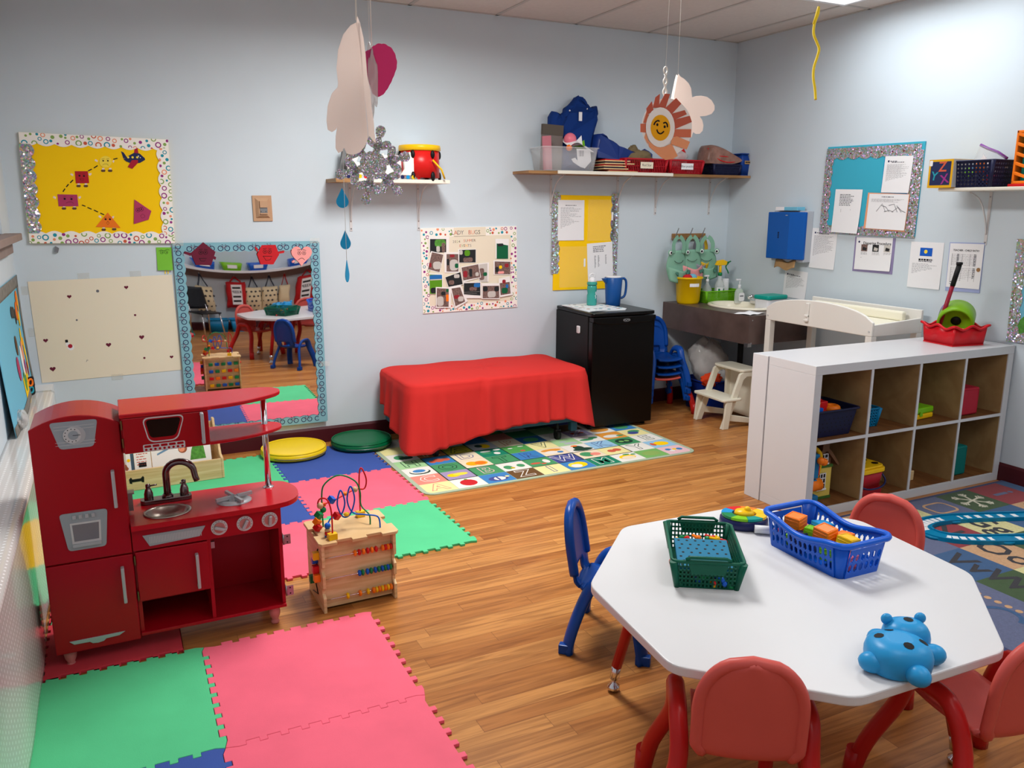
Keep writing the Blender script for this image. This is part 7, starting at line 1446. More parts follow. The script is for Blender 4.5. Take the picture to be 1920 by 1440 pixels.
o = thing('plastic_bag', 'crumpled clear plastic bag on the ledge below the light blue board', 'bag', (XL + .055, 4.2, .6)); mb = MB('film'); crumple(mb, (-.01, 0, -.01), (.028, .07, .04), 6, amp=.4); mb.build('bundle', o)
# ------------------------------------------------------------------ wall shelves
P('shelf_white', (232, 228, 214), rough=.4); P('bracket_white', (206, 204, 204), rough=.45)
def bracket(t, x, depth, drop, lw_=.02):
    mb = MB('bracket_white'); mb.box(x - .009, x + .009, -.003, 0, -drop, -.0).box(x - .009, x + .009, -depth, 0, -.003, 0)
    mb.tube(smoothpath([(x, -.004, -drop * .8), (x, -.03, -drop * .5), (x, -.09, -.05), (x, -depth * .9, -.008)], 5), .0045, 6); mb.m('steel')
    for z in (-.03, -drop + .015): mb.cyl((x, -.007, z), (x, -.004, z), .004, n=8)
    return lab(mb.build('bracket', t), 'white folding shelf bracket')
SD = .25
xa, za = bw(628, 338); 
yf = D - SD
def fx(px, py, Y=None):
    d = ray(px, py); tt = (yf if Y is None else Y) / d.y; return d.x * tt, H + d.z * tt
x0, z0 = fx(633, 338); x1, _ = fx(844, 338); xm, _ = fx(659, 338); zt, zb = fx(750, 336)[1], fx(750, 343)[1]
t = thing('wall_shelf', 'small white wall shelf holding the toy drum, on two brackets', 'shelf', (0, D - .0005, 0)); SZ1 = zt
MB('shelf_white').box(xm, x1, -SD, 0, zb, zt).build('board', t, bevel=.002); lab(MB('shelf_wood').box(x0 - .01, xm, -SD, 0, zb, zt).build('bare_end', t), 'bare wood end')
for px in (655, 783): bracket(t, 0, .2, .30).location = (bw(px, 345)[0], 0, zb)
yl = D - .13
P('drum_red', (206, 30, 28), rough=.3)
x, _ = fx(787, 300, yl); o = thing('toy_drum', 'red toy drum with yellow rim and black pegs on the small wall shelf', 'drum', (x, yl, SZ1 + .001), .2)
MB('drum_red').lathe([(0, .012), (.125, .012), (.125, .185), (0, .185)], n=36).build('shell', o)
lab(MB('pl_yellow').lathe([(.118, .215), (.132, .213), (.135, .2), (.135, .182), (.126, .178)], n=36).build('rim', o), 'yellow rim'); lab(MB('paper').lathe([(.12, .208), (0, .209)], n=36).build('skin', o), 'white drum skin')
for k in range(6):
    a = -PI / 2 - .9 + k * PI / 3; c, s = math.cos(a), math.sin(a)
    for z, hh in ((.155, .035), (.02, .035)):
        mb = MB('black'); mb.at(T(c * .128, s * .128, z) @ rotm(0, 0, a)); mb.ball((0, 0, 0), .011, .016, .026 if z > .1 else .03, 10, 6); lab(mb.build('peg', o), 'black peg')
lab(MB('pl_yellow').tube([(.01, -.14, .12), (.06, -.165, .06), (.085, -.16, .005)], .006, 8).build('stick', o), 'yellow drumstick')
def craft(lb, px, hgt, kind, y):
    x, _ = fx(px, 325, y); o = thing('craft_figure', lb, 'craft', (x, y, SZ1 + .001), group='plaster figure paint kits on the small shelf')
    if kind == 'croc': pts = [(-.06, .025), (-.035, .06), (-.04, .11), (-.03, .135), (-.005, .155), (.0, .17), (.01, .16), (.03, .165), (.075, .155), (.085, .14), (.075, .125), (.04, .118), (.07, .11), (.04, .09), (.035, .06), (.055, .03), (.05, .02)]
    else: pts = [(-.05, .02), (-.055, .07), (-.045, .1), (-.06, .12), (-.05, .155), (-.03, .14), (-.01, .145), (.005, .16), (.012, .12), (.0, .1), (.04, .09), (.055, .05), (.05, .02)]
    MB('card_bright').prism(pts, -.014, .014, 'y').build('figure', o, bevel=.006)
    lab(MB('clear_plastic').box(-.085, .085, -.02, .02, 0, .02).build('tray', o), 'clear tray')
    for k, c in enumerate(('pl_navy', 'pl_cyan', 'pl_yellow', 'pl_red')): MB(c).cyl((-.055 + k * .036, -.024, .013), (-.055 + k * .036, -.02, .013), .012, n=12).build('paint_pot', o)
craft('white crocodile figure with paint pots on the small shelf, in front of the drum', 768, .16, 'croc', D - .215); craft('white dinosaur figure with paint pots at the left end of the small shelf', 668, .14, 'dino', D - .2)
craft('white craft figure with paint pots behind the hanging silver snowflake', 718, .14, 'dino', D - .18)
x, _ = fx(640, 310, D - .1); o = thing('grey_folder', 'grey folded sheet leaning at the left end of the small shelf', 'folder', (x + .03, D - .1, SZ1 + .001)); mat('grey_card', (120, 122, 124), rough=.7); MB('grey_card').prism([(-.06, 0), (.05, 0), (.08, .2), (-.01, .2)], -.006, .006, 'y').prism([(-.05, 0), (.06, 0), (.05, .17), (-.02, .19)], .01, .016, 'y').build('folded_sheet', o); 
x, _ = fx(735, 310, D - .07); o = thing('clear_box', 'clear plastic box behind the craft figures on the small shelf', 'box', (x, D - .08, SZ1 + .001)); MB('clear_plastic').box(-.11, .11, -.06, .06, 0, .09).build('box_body', o); lab(MB('paper').box(-.09, .06, -.05, .05, .006, .15).build('contents', o), 'white printed card inside')
# long shelf
zt, zb = fx(1150, 322.5)[1], fx(1150, 328)[1]; LZ = zt
xa_, xb_, xc_, xd_ = fx(992, 325)[0], fx(1046, 325)[0], fx(1262, 325)[0], fx(1419, 328)[0]
xd_ = min(xd_, XR - .01)
t = thing('wall_shelf', 'long wooden wall shelf with a white front board in the back right corner', 'shelf', (0, D - .0005, 0))
MB('shelf_wood').box(xa_, xd_, -SD + .006, 0, zb, zt - .002).build('board', t, bevel=.001); lab(MB('shelf_white').box(xb_, xc_, -SD - .004, -SD + .005, zb - .0, zt + .002).build('front_board', t, bevel=.001), 'white front board')
for px in (1033, 1158, 1230, 1331):
    bracket(t, 0, .2, .28).location = (bw(px, 345)[0], 0, zb)
LZ += .001
def shelf_thing(nm, lb, cat, px, y, rz=0, group=None): x, _ = fx(px, 320, D - y); return thing(nm, lb, cat, (x, D - y, LZ), rz, group)
# clear bin with craft stuff
P('bin_clear', (236, 238, 240), rough=.1, alpha=.2)
o = shelf_thing('clear_bin', 'clear plastic bin at the left end of the long shelf', 'bin', 1057, .135)
X_ = .215
mb = MB('bin_clear').loft([[(p[0], p[1], 0) for p in rrect(-X_ + .025, X_ - .025, -.10, .10, .02)], [(p[0], p[1], .155) for p in rrect(-X_, X_, -.118, .118, .025)]], caps=False).prism(rrect(-X_ + .025, X_ - .025, -.1, .1, .02), 0, .003, 'z'); mb.build('bin_body', o, solid=.002); lab(MB('bin_clear').tube([(p[0], p[1], .155) for p in rrect(-X_ - .005, X_ + .005, -.123, .123, .025)], .005, 6, closed=True).build('rim', o), 'clear rim')
bx = o.location.copy()
def inbin(nm, lb, cat, dx, dy, dz, col, fn, part='body', rot=(0, 0, 0)):
    q = thing(nm, lb, cat, (bx.x + dx, bx.y + dy, bx.z + dz)); q.rotation_euler = rot; mb = MB(col); fn(mb); mb.build(part, q); return q
mat('grey_felt', (116, 108, 104), rough=.8); mat('dusty_pink', (190, 116, 128), rough=.8); mat('taupe', (88, 80, 72), rough=.8)
inbin('grey_sheet', 'tall grey felt panel standing in the clear bin', 'panel', -.095, .01, .005, 'grey_felt', lambda mb: [mb.box(-.085, .075, -.01, .012, 0, .235), mb.m('taupe'), mb.box(-.086, .076, -.012, .013, .235, .305)], rot=(0, .04, 0))
inbin('pink_sheet', 'pink foam strip leaning in front of the grey panel in the clear bin', 'panel', -.15, -.045, .005, 'dusty_pink', lambda mb: mb.box(-.035, .03, -.006, .006, 0, .225), rot=(.08, -.1, 0))
inbin('pink_ball', 'pink ball on top of the clear bin', 'ball', .035, -.02, .215, 'pl_pink', lambda mb: mb.ball((0, 0, 0), .045))
inbin('paper_mitten', 'white paper mitten cut-out with a barcode in the clear bin', 'paper cutout', .1, -.085, .02, 'paper', lambda mb: [mb.prism([(-.09, .06), (-.06, .07), (-.04, .05), (-.05, .13), (.06, .13), (.07, .05), (.02, .0), (-.02, .01), (-.075, .04)], -.001, .001, 'y'), mb.m('ink')] + [mb.box(-.03 + k * .006, -.028 + k * .006 + .001 * (k % 3), -.0016, -.001, .08, .12) for k in range(7)])
inbin('white_paper', 'folded white paper sheets on top of the clear bin', 'paper', .1, -.03, .16, 'paper', lambda mb: [mb.grid(lambda u, v: (-.11 + .2 * u, -.06 + .12 * v, .03 * math.sin(u * 5) + .05 * v), 10, 6), mb.prism([(-.06, .01), (.03, .02), (.02, .085)], -.001, .001, 'y')])
inbin('green_shape', 'bright green plastic shape in the clear bin', 'toy', .135, .03, .13, 'pl_lime', lambda mb: mb.prism([(-.06, .06), (-.02, .05), (.04, .09), (.05, .03), (.03, -.06), (.0, .0)], -.008, .008, 'y'))
inbin('orange_ball', 'small orange ball beside the pink ball in the clear bin', 'ball', -.0, -.07, .155, 'pl_orange', lambda mb: mb.ball((0, 0, 0), .022))
q = inbin('zip_pouch', 'clear zip pouch standing at the right in the clear bin', 'pouch', .11, .06, .005, 'bin_clear', lambda mb: mb.box(-.13, .12, -.004, .004, 0, .36), rot=(0, -.07, 0)); lab(MB('grey_light').box(.105, .122, -.006, .006, .0, .362).build('zip_edge', q), 'pale zip edge')
mat('blue_fabric', (8, 50, 120), rough=.85, bump=.1, bscale=300); mat('tarp_blue', (24, 52, 124), rough=.35); mat('khaki', (124, 108, 78), rough=.9)
# blue smock over the bin
q = shelf_thing('smock', 'dark blue fabric smock bunched up behind the clear bin', 'smock', 1060, .06); q.location.z = LZ + .002
sp_ = [(-.12, .0), (-.14, .15), (-.15, .27), (-.12, .4), (-.07, .385), (-.03, .4), (.0, .44), (.05, .485), (.085, .515), (.14, .5), (.17, .46), (.2, .44), (.245, .455), (.24, .36), (.2, .2), (.18, .0)]
rg = []
for k, (sc, y) in enumerate(((.8, -.05), (.94, -.035), (1.0, -.005), (.96, .03), (.8, .045))): rg.append([(.05 + (px_ - .05) * sc, y + .022 * math.sin(i * 1.35 + k * 2) * math.cos(i * .5), pz * (1 - (1 - sc) * .3) + .006 * math.sin(i * 2.1 + k)) for i, (px_, pz) in enumerate([tuple(v)[:2] for v in smoothpath([(a, b, 0) for a, b in sp_], 3)])])
MB('blue_fabric').loft(rg).build('fabric', q); lab(MB('paper').box(.075, .1, -.05, -.045, .345, .405).build('care_label', q), 'white label'); lab(MB('white_paint').ball((.0, -.048, .41), .006).ball((.14, -.048, .43), .006).build('snap', q), 'white snap')
# tarp bag
q = shelf_thing('tarp_bag', 'blue tarpaulin bag slumped on the puzzle stack on the long shelf', 'bag', 1150, .09)
tp_ = [(-.2, .1), (-.18, .26), (-.1, .23), (.0, .185), (.1, .155), (.16, .135), (.13, .11), (.16, .1), (.1, .085), (-.05, .09)]
rg = [[(a * s, y + .01 * math.sin(i * 2.3), b) for i, (a, b) in enumerate([tuple(v)[:2] for v in smoothpath([(a, b, 0) for a, b in tp_], 3)])] for s, y in ((.92, -.08), (1, -.04), (1, .03), (.9, .06))]
MB('tarp_blue').loft(rg).build('fabric', q)
for i, (w_, dx, z) in enumerate(((.20, .06, .0), (.165, .0, .018), (.15, -.01, .036), (.2, .03, .054), (.17, .01, .072))):
    q = shelf_thing('puzzle_board', ['wooden puzzle board, lowest in its stack on the long shelf', 'wooden puzzle board, second from the bottom of its stack', 'wooden puzzle board in the middle of its stack', 'wooden puzzle board, second from the top of its stack', 'wooden puzzle board, topmost of its stack under the blue bag'][i], 'puzzle', 1146, .14, 0, 'puzzle boards on the long shelf'); q.location.z = LZ + z; q.location.x += dx - .02; q.location.y -= .02
    MB('birch').box(-w_ / 1.6, w_ / 1.6, -.075, .1, 0, .008).build('board', q); lab(MB('pl_navy' if i % 2 else 'pl_red').box(-w_ / 1.8, w_ / 1.9, -.06, .09, .0085, .0165).build('pieces', q), 'coloured pieces')
def redbasket(lb, px0, px1, txt, y, lab_c, part_lb):
    xa = fx(px0, 320, D - y - .1)[0]; xb = fx(px1, 320, D - y - .1)[0]; w_ = (xb - xa) / 2
    q = thing('red_basket', lb, 'basket', ((xa + xb) / 2, D - y, LZ), group='red baskets on the long shelf'); P('basket_red', (176, 20, 34), rough=.4)
    mb = MB('basket_red'); basket(mb, -w_ + .012, w_ - .012, -.09, .09, .095, .012, 22, 16, 2, bar=.006, rimr=.007); mb.build('basket_body', q)
    mb = MB(lab_c); mb.box(-.055, .055, -.108, -.1065, .03, .075); 
    for i, s in enumerate(txt): wtext(mb, s, .024, 0, .063 - i * .022 if len(txt) > 1 else .053, -.1086, 'black_ink', -.005)
    lab(mb.build('name_label', q), part_lb); return q
r1 = redbasket('red basket labelled Red Star with brown cloth on the long shelf', 1172, 1250, ['Red Star'], .13, 'cream_paper', 'cream label'); r2 = redbasket('red basket labelled Blue puzzles on the long shelf, right of the brown cloth', 1256, 1318, ['Blue puzzles', 'cleanwork'] if 0 else ['Blue puzzles'], .13, 'paper', 'white label')
q = thing('cloth', 'brown khaki cloth bundled in the first red basket', 'cloth', (r1.location.x - .02, r1.location.y, LZ + .1)); mb = MB('khaki'); crumple(mb, (0, 0, .012), (.12, .075, .05), 12, amp=.35); crumple(mb, (-.02, .02, .05), (.04, .03, .045), 3, amp=.4); mb.build('fold', q)
q = thing('cloth', 'navy cloth behind the brown cloth in the first red basket', 'cloth', (r1.location.x + .09, r1.location.y + .05, LZ + .09)); mb = MB('tarp_blue'); crumple(mb, (0, 0, .02), (.06, .04, .06), 15, amp=.3); mb.build('fold', q)
q = thing('plastic_bag', 'clear plastic bag in the second red basket', 'bag', (r2.location.x - .01, r2.location.y, LZ + .1)); mb = MB('film'); crumple(mb, (0, 0, .02), (.085, .06, .05), 5, amp=.35); mb.build('bundle', q)
q = thing('toy_block', 'dark red toy standing behind the bag in the second red basket', 'toy', (r2.location.x + .06, r2.location.y + .05, LZ + .07)); MB('pl_red').lathe([(0, 0), (.035, 0), (.035, .09), (.02, .12), (0, .125)], n=16).build('body', q)
q = shelf_thing('navy_basket', 'navy perforated basket on the long shelf, right of the red ones', 'basket', 1349, .12); mb = MB('basket_navy'); basket(mb, -.12, .12, -.08, .08, .075, .01, 16, 10, 4, bar=.009, rimr=.006); mb.build('basket_body', q)
mat('zip_bag', (140, 104, 92), rough=.3, var=.35, vscale=18)
zb_ = thing('zip_bag', 'brownish patterned zip bag with red piping on the navy basket', 'bag', (q.location.x - .02, q.location.y, LZ + .085)); mb = MB('zip_bag')
rg = [[(a, y, b) for a, b in [tuple(v)[:2] for v in smoothpath([(p[0] * s, p[1] * s + .0, 0) for p in [(-.17, .0), (-.15, .115), (-.1, .135), (.0, .115), (.1, .075), (.19, .03), (.1, .0), (-.02, -.01), (-.17, .0)]], 3)]] for s, y in ((.85, -.09), (1, -.05), (1, .04), (.85, .08))]
mb.loft(rg).build('pouch', zb_); lab(MB('pl_red').tube(smoothpath([(-.15, -.055, .11), (-.09, -.085, .04), (.0, -.092, .01), (.1, -.085, .015), (.19, -.05, .035)], 5), .004, 6).tube(smoothpath([(-.11, -.08, .055), (0, -.09, .05), (.17, -.06, .045)], 5), .0035, 6).build('piping', zb_), 'red piping'); lab(MB('leaf_green').ball((.0, -.045, .082), .06, .03, .022).build('green_patch', zb_), 'green patch')
q = shelf_thing('blue_bin', 'blue bin with a pale label strip at the right end of the long shelf', 'bin', 1391, .12); P('bin_royal', (16, 60, 140), rough=.4)
bxw = min(.085, XR - .02 - q.location.x); mb = MB('bin_royal').loft([[(p[0], p[1], 0) for p in rrect(-.075, .06, -.08, .09, .015)], [(p[0], p[1], .16) for p in rrect(-.095, bxw, -.1, .105, .018)]], caps=False).prism(rrect(-.075, .06, -.08, .09, .015), 0, .003, 'z').tube([(p[0], p[1], .16) for p in rrect(-.1, bxw + .004, -.105, .11, .018)], .005, 6, closed=True); mb.build('bin_body', q, solid=.002)
mb = MB('kraft').box(-.06, .05, -.0975, -.0945, .085, .11); lab(mb.build('label_strip', q), 'pale label strip'); lines(mb2 := MB('ink'), -.055, .045, .09, .105, 1, -.098, 3, 'black_ink', .7, .1); mb2.build('label_print', q)
# ------------------------------------------------------------------ shelf on the right wall
t = thing('wall_shelf', 'white wall shelf on the right wall holding the ZYX box', 'shelf', (XR - .0005, 0, 0)); t.rotation_euler = (0, 0, -PI / 2)
def rx(px, py, X): d = ray(px, py); tt = X / d.x; return d.y * tt, H + d.z * tt
ys, zs = rx(1759, 353, XR - SD); ye, zst = rx(1900, 350, XR - SD); zsb = rx(1840, 357.5, XR - SD)[1]
zt = rx(1840, 351, XR - SD)[1]; RZ = zt + .001
MB('shelf_white').box(-ys, -1.6, -SD, 0, zsb, zt).build('board', t, bevel=.004)
for yb in (rw(1857, 380)[0], 2.2): bracket(t, 0, .2, .3).location = (-yb, 0, zsb)
def rshelf(nm, lb, cat, px, off, rz=0): y, _ = rx(px, 345, XR - off); o = thing(nm, lb, cat, (XR - off, y, RZ)); o.rotation_euler = (0, 0, -PI / 2 + rz); return o
o = rshelf('letter_box', 'yellow edged box with letters Z, Y and X on the right wall shelf', 'box', 1763, .27, .0); o.location.y += .0
P('box_yellow', (226, 172, 20), rough=.4); w2 = .075
bxm = MB('box_yellow').box(-w2, w2, -.01, .2, -.0, .155); bxm.build('box_body', o)
mb = MB('card_navy'); flat(mb, [(-w2 + .012, .014), (w2 - .012, .014), (w2 - .012, .143), (-w2 + .012, .143)], -.0104)
wtext(mb, 'Z', .075, .012, .112, -.0112, 'card_rust', .02); wtext(mb, 'Y', .065, -.035, .062, -.0112, 'card_teal', .02, -.15); wtext(mb, 'X', .07, .03, .045, -.0112, 'card_purple', .02, .2); lab(mb.build('letter_panel', o), 'navy panel with Z, Y and X'); mb = MB('paper'); flat(mb, rrect(-w2 + .003, -w2 + .022, .12, .15, .004), -.0108); mb.build('price_sticker', o)
lab(MB('grey_light').box(w2, w2 + .002, -.008, .198, .002, .153).build('printed_side', o), 'printed grey side')
o = rshelf('perforated_basket', 'navy perforated basket of toys on the right wall shelf', 'basket', 1838, .14); mb = MB('basket_navy'); basket(mb, -.145, .125, -.10, .10, .14, .014, 12, 10, 6, bar=.013, rimr=.005); mb.build('basket_body', o)
rn = random.Random(4); ob = o
cs_ = ['pl_teal', 'pl_lime', 'pl_orange', 'pl_red', 'pl_teal', 'pl_cyan', 'pl_yellow', 'pl_white']
wh = ['at the back', 'at the front', 'in the middle', 'at the left end', 'at the right end', 'low at the left', 'low at the right', 'on top']
for k in range(8):
    q = thing('toy_piece', f"{['teal', 'lime', 'orange', 'red', 'teal', 'light blue', 'yellow', 'white'][k]} small toy piece {wh[k]} in the navy wall-shelf basket", 'toy', group='toy pieces in the navy wall basket'); q.matrix_world = Matrix.Translation(ob.location) @ rotm(0, 0, -PI / 2) @ T(-.11 + .065 * (k % 4), -.045 + .08 * (k // 4), .045 + .03 * (k % 3)) @ rotm(k, k * .7, 0); MB(cs_[k]).box(-.026, .026, -.02, .02, -.022, .022).cyl((0, 0, .022), (0, 0, .03), .012, n=10).build('body', q, bevel=.004)
q = thing('zip_bag', 'clear zip bag with purple closure standing in the navy basket on the right wall shelf', 'bag'); q.matrix_world = Matrix.Translation(ob.location) @ rotm(0, 0, -PI / 2) @ T(.0, .0, .1)
mb = MB('bin_clear').prism([(-.06, 0), (.14, 0), (.13, .055), (.08, .085), (-.02, .13), (-.05, .05)], -.015, .015, 'y'); mb.build('bag_body', q, bevel=.004); lab(MB('pl_purple').tube([(-.025, 0, .13), (.02, 0, .108), (.08, 0, .085), (.135, 0, .05)], .009, 6).build('zip_closure', q), 'purple zip closure'); lab(MB('paper').prism([(-.03, .01), (.05, .01), (.0, .08)], -.004, .004, 'y').build('paper_inside', q), 'white paper inside')
o = rshelf('toy_tower', 'orange and teal latticed toy tower at the right picture edge on the wall shelf', 'toy', 1912, .15); o.location.y -= .02
mb = MB('pl_orange')
for sx in (-.062, .05): mb.box(sx, sx + .012, -.012, .0, 0.02, .29)
for k in range(5): z = .03 + k * .05; mb.prism([(-.06, z + .035), (-.05, z + .05), (.055, z + .01), (.055, z - .004)], -.012, 0, 'y')
mb.box(-.062, .062, -.012, 0, .015, .03).box(-.062, .062, -.012, 0, .275, .29).box(-.062, -.05, 0, .09, .015, .29).box(.05, .062, 0, .09, .015, .29); mb.build('lattice', o, bevel=.003); lab(MB('pl_teal').lathe([(0, .015), (.045, .016), (.045, .3), (.0, .31)], (0, .05, 0), 24).build('tube', o), 'teal tube'); lab(MB('pl_red').box(-.075, .09, -.02, .1, 0, .015).build('base', o, bevel=.003), 'red base'); lab(MB('pl_lime').lathe([(0, .31), (.03, .31), (.028, .325), (0, .328)], (0, .05, 0), 20).build('top_cap', o), 'lime cap')
# ------------------------------------------------------------------ bib rack
t = thing('coat_rack', 'short wooden rack with metal hooks above the sink counter', 'rack', (4.14, D - .0005, 1.31)); MB('shelf_wood').box(-.16, .16, -.02, 0, -.02, .03).build('board', t, bevel=.003)
HK = [-.165, -.03, .09]
for x in HK: lab(MB('steel').tube(smoothpath([(x, -.02, -.005), (x, -.05, -.01), (x, -.07, .03), (x + .012, -.08, .075)], 5), .004, 8).build('hook', t), 'metal hook')
mat('bib_green', (128, 176, 152), rough=.6); mat('bib_dark', (70, 120, 104), rough=.6); mat('bib_pink', (226, 150, 150), rough=.6); mat('bib_grey', (140, 140, 150), rough=.6); mat('bib_yellow', (216, 176, 40), rough=.6)
def bib(lb, x, z, y, col, rz=0, sc=1.0, faced=True, pocket=None):
    o = thing('bib', lb, 'bib', (4.14 + x, D - y, 1.31 + z), rz, 'silicone bibs on the rack')
    w_ = .092 * sc
    def f(u, v):     # v 0 bottom..1 top of the body
        a = w_ * (.55 + .55 * math.sin(PI * min(1, .28 + .6 * v)) ** 1.0) * (1 if v < .8 else 1 - (v - .8) * 1.2); X = (u * 2 - 1) * a; return (X, -.02 * math.cos((u - .5) * PI) - .035 * max(0, .45 - v) * 2, -.30 * sc + .22 * sc * v - .02 * (1 - v) * math.cos((u - .5) * PI))
    MB(col).grid(f, 12, 12).build('body', o, solid=.003)
    pk = MB(pocket or col); pk.grid(lambda u, v: (f(u, v * .42)[0] * 1.02, f(u, v * .42)[1] - .012 - .045 * v * math.sin(PI * u), f(u, v * .42)[2] + .012 * math.cos(PI * 2 * u) * v), 12, 6); lab(pk.build('pocket', o, solid=.003), 'scoop pocket with a hand print' if not pocket else 'pink scoop pocket')
    for s in (-1, 1): mb = MB(col); stroke(mb, smoothpath([(s * w_ * .5, -.1 * sc), (s * w_ * .55, -.04), (s * w_ * .35, .0), (s * .008, .02)], 5), .032, -.014); mb.build('strap', o, solid=.004)
    if faced:
        for s in (-1, 1):
            e = MB(col); e.at(T(s * w_ * .92, -.022, -.095 * sc)); e.ball((0, 0, 0), .023, .006, .023); e.m('paper').ball((0, -.005, 0), .015, .003, .015); e.m('black').ball((s * -.003, -.007, 0), .009, .003, .009); lab(e.build('eye', o), 'round frog eye')
        sm = MB('black_ink'); sm.tube(smoothpath([(-.045, -.024, -.155 * sc), (-.02, -.029, -.17 * sc), (.02, -.029, -.17 * sc), (.045, -.024, -.155 * sc)], 4), .0018, 5); sm.build('smile', o)
        for s in (-1, 1):
            hp = MB('bib_dark')
            for a in (-.5, 0, .5): hp.tube([(s * .05, -.075, -.262 * sc), (s * .05 + .026 * math.sin(a + s * .3), -.068, -.262 * sc + .03 * math.cos(a))], .005, 5)
            hp.build('hand_print', o)
    return o
bib('pale green frog bib hanging on the left hook, nearest the front', HK[0] - .01, -.01, .10, 'bib_green', .1, 1.05); bib('pale green frog bib with a pink pocket on the middle hook', HK[1], -.01, .085, 'bib_green', -.1, 1.0, True, 'bib_pink'); bib('pale green frog bib on the right hook', HK[2] + .035, -.015, .075, 'bib_green', -.25, .98)
bib('grey bib behind the frog bibs on the right hook', HK[2] - .03, -.03, .05, 'bib_grey', 0, .8, False); bib('yellow bib behind the frog bibs on the right hook', HK[2] + .02, -.035, .035, 'bib_yellow', 0, .7, False)
# ------------------------------------------------------------------ hanging paper things
def at(px, py, depth): d = ray(px, py) ; return Vector((0, 0, H)) + d * (depth / F)
mat('string', (226, 222, 214), rough=.8)
def translucent(m, k):
    nt = m.node_tree; b = nt.nodes['Principled BSDF']; tr = nt.nodes.new('ShaderNodeBsdfTranslucent'); tr.inputs[0].default_value = b.inputs['Base Color'].default_value
    mx = nt.nodes.new('ShaderNodeMixShader'); mx.inputs[0].default_value = k; nt.links.new(b.outputs[0], mx.inputs[1]); nt.links.new(tr.outputs[0], mx.inputs[2]); nt.links.new(mx.outputs[0], nt.nodes['Material Output'].inputs[0])
translucent(mat('paper_shade', (246, 236, 230), rough=.85), .5)
def hang(name, label, cat, top_px, depth): p = at(*top_px, depth); return thing(name, label, cat, p), p
def plane_poly(px_pts, origin, depth, yaw):
    """outline seen in the photo laid on an upright plane through origin turned by yaw (its own size and depth)"""
    n = Vector((math.sin(yaw), -math.cos(yaw), 0)); e = Vector((math.cos(yaw), math.sin(yaw), 0)); o = Vector((0, 0, H)); out = []
    for p in px_pts:
        d = ray(*p); tt = (origin - o).dot(n) / d.dot(n); q = o + d * tt - origin; out.append((q.dot(e), q.z))
    return out, yaw
# cloud with rain drops
O = at(672, 160, 2.3); t = thing('cloud_mobile', 'white paper cloud mobile with three blue raindrops hanging at the upper left', 'mobile', O)
k5 = lambda X, Y: (560 + X / 2.571, Y / 2.571)
left = [k5(*p) for p in [(283, 105), (250, 122), (215, 165), (190, 240), (182, 330), (190, 400), (188, 420), (160, 450), (140, 510), (134, 580), (140, 625), (160, 637), (180, 625), (186, 610), (178, 660), (178, 715), (192, 738), (212, 728), (218, 712), (232, 740), (262, 747), (295, 735), (322, 700), (338, 655), (330, 560), (310, 380), (295, 220)]]
view_yaw = math.atan2(-(O.x), O.y)
pl, yw = plane_poly([(p[0], p[1]) for p in left], O, 2.3, view_yaw + .25)
MB('paper_shade').prism(pl, -.0006, .0006, 'y').build('cloud_panel', t).rotation_euler = (0, 0, yw)
right = [k5(*p) for p in [(283, 78), (295, 110), (312, 180), (322, 260), (330, 360), (345, 440), (352, 520), (362, 590), (365, 640), (372, 690), (360, 680), (345, 660), (338, 655), (330, 560), (310, 380), (295, 220), (278, 110)]]
pl, yw = plane_poly(right, O, 2.3, view_yaw - .6); MB('paper_shade').prism(pl, -.0006, .0006, 'y').build('cloud_panel', t).rotation_euler = (0, 0, yw)
pl, yw = plane_poly([k5(*p) for p in [(293, 108), (299, 108), (342, 660), (336, 664)]], O + Vector((0, -.004, 0)), 2.3, view_yaw); MB('white_paint').prism(pl, -.002, .002, 'y').build('fold_seam', t).rotation_euler = (0, 0, yw)
tp = at(668, 38, 2.3) - O; MB('string').tube([tp, (tp.x, tp.y, ZC - .002 - O.z)], .0022, 6).build('string', t)
b0 = at(643, 280, 2.28) - O; ds = [((641, 352), (641, 390), 1.0), ((647, 432), (647, 468), .85), ((650, 487), (650, 530), .28)]
e_ = at(650, 488, 2.28) - O; MB('string').tube([b0, at(645, 352, 2.28) - O, at(648, 432, 2.28) - O, e_], .0007, 5).build('thread', t)
mat('drop_dark', (60, 140, 160), rough=.8)
for (pt, pb, wr_) in ds:
    a, b = at(*pt, 2.28) - O, at(*pb, 2.28) - O; hh = a.z - b.z; mb = MB('card_drop'); R_ = hh * .31
    poly = [(0, hh * .5)] + [(R_ * math.cos(q), -hh * .19 + R_ * math.sin(q)) for q in [.45 - (PI + .9) * i / 14 for i in range(15)]]
    o = mb.prism(poly, -.0006, .0006, 'y').build('raindrop', t, loc=(a.x, a.y, (a.z + b.z) / 2)); o.rotation_euler = (0, 0, view_yaw + (0 if wr_ == 1 else .5 if wr_ > .5 else 1.3))
# magenta scalloped heart with ribbon on a second thread
O = at(716, 132, 2.5); t = thing('paper_heart', 'magenta scalloped paper oval hanging behind the white cloud', 'paper decoration', O); translucent(mat('paper_magenta', (206, 72, 132), rough=.75), .4)
vy = math.atan2(-O.x, O.y); rim_ = [k5(*p) for p in [(322, 252), (345, 238), (370, 218), (400, 212), (430, 222), (455, 245), (470, 285), (472, 320), (460, 360), (440, 405), (415, 445), (390, 463), (362, 455), (350, 425), (335, 380), (326, 320)]]
pl, yw = plane_poly(rim_, O, 2.5, vy + .15); pl = [tuple(v)[:2] for v in smoothpath([(a, b, 0) for a, b in pl + pl[:1]], 5)][:-1]
sc = []; L_ = 0
for i, p in enumerate(pl):
    q = pl[i - 1]; L_ += math.dist(p, q); f = 1 + .03 * abs(math.sin(L_ * 150)); sc.append((p[0] * f, p[1] * f))
MB('paper_magenta').prism(sc, -.0006, .0006, 'y').build('heart', t).rotation_euler = (0, 0, yw)
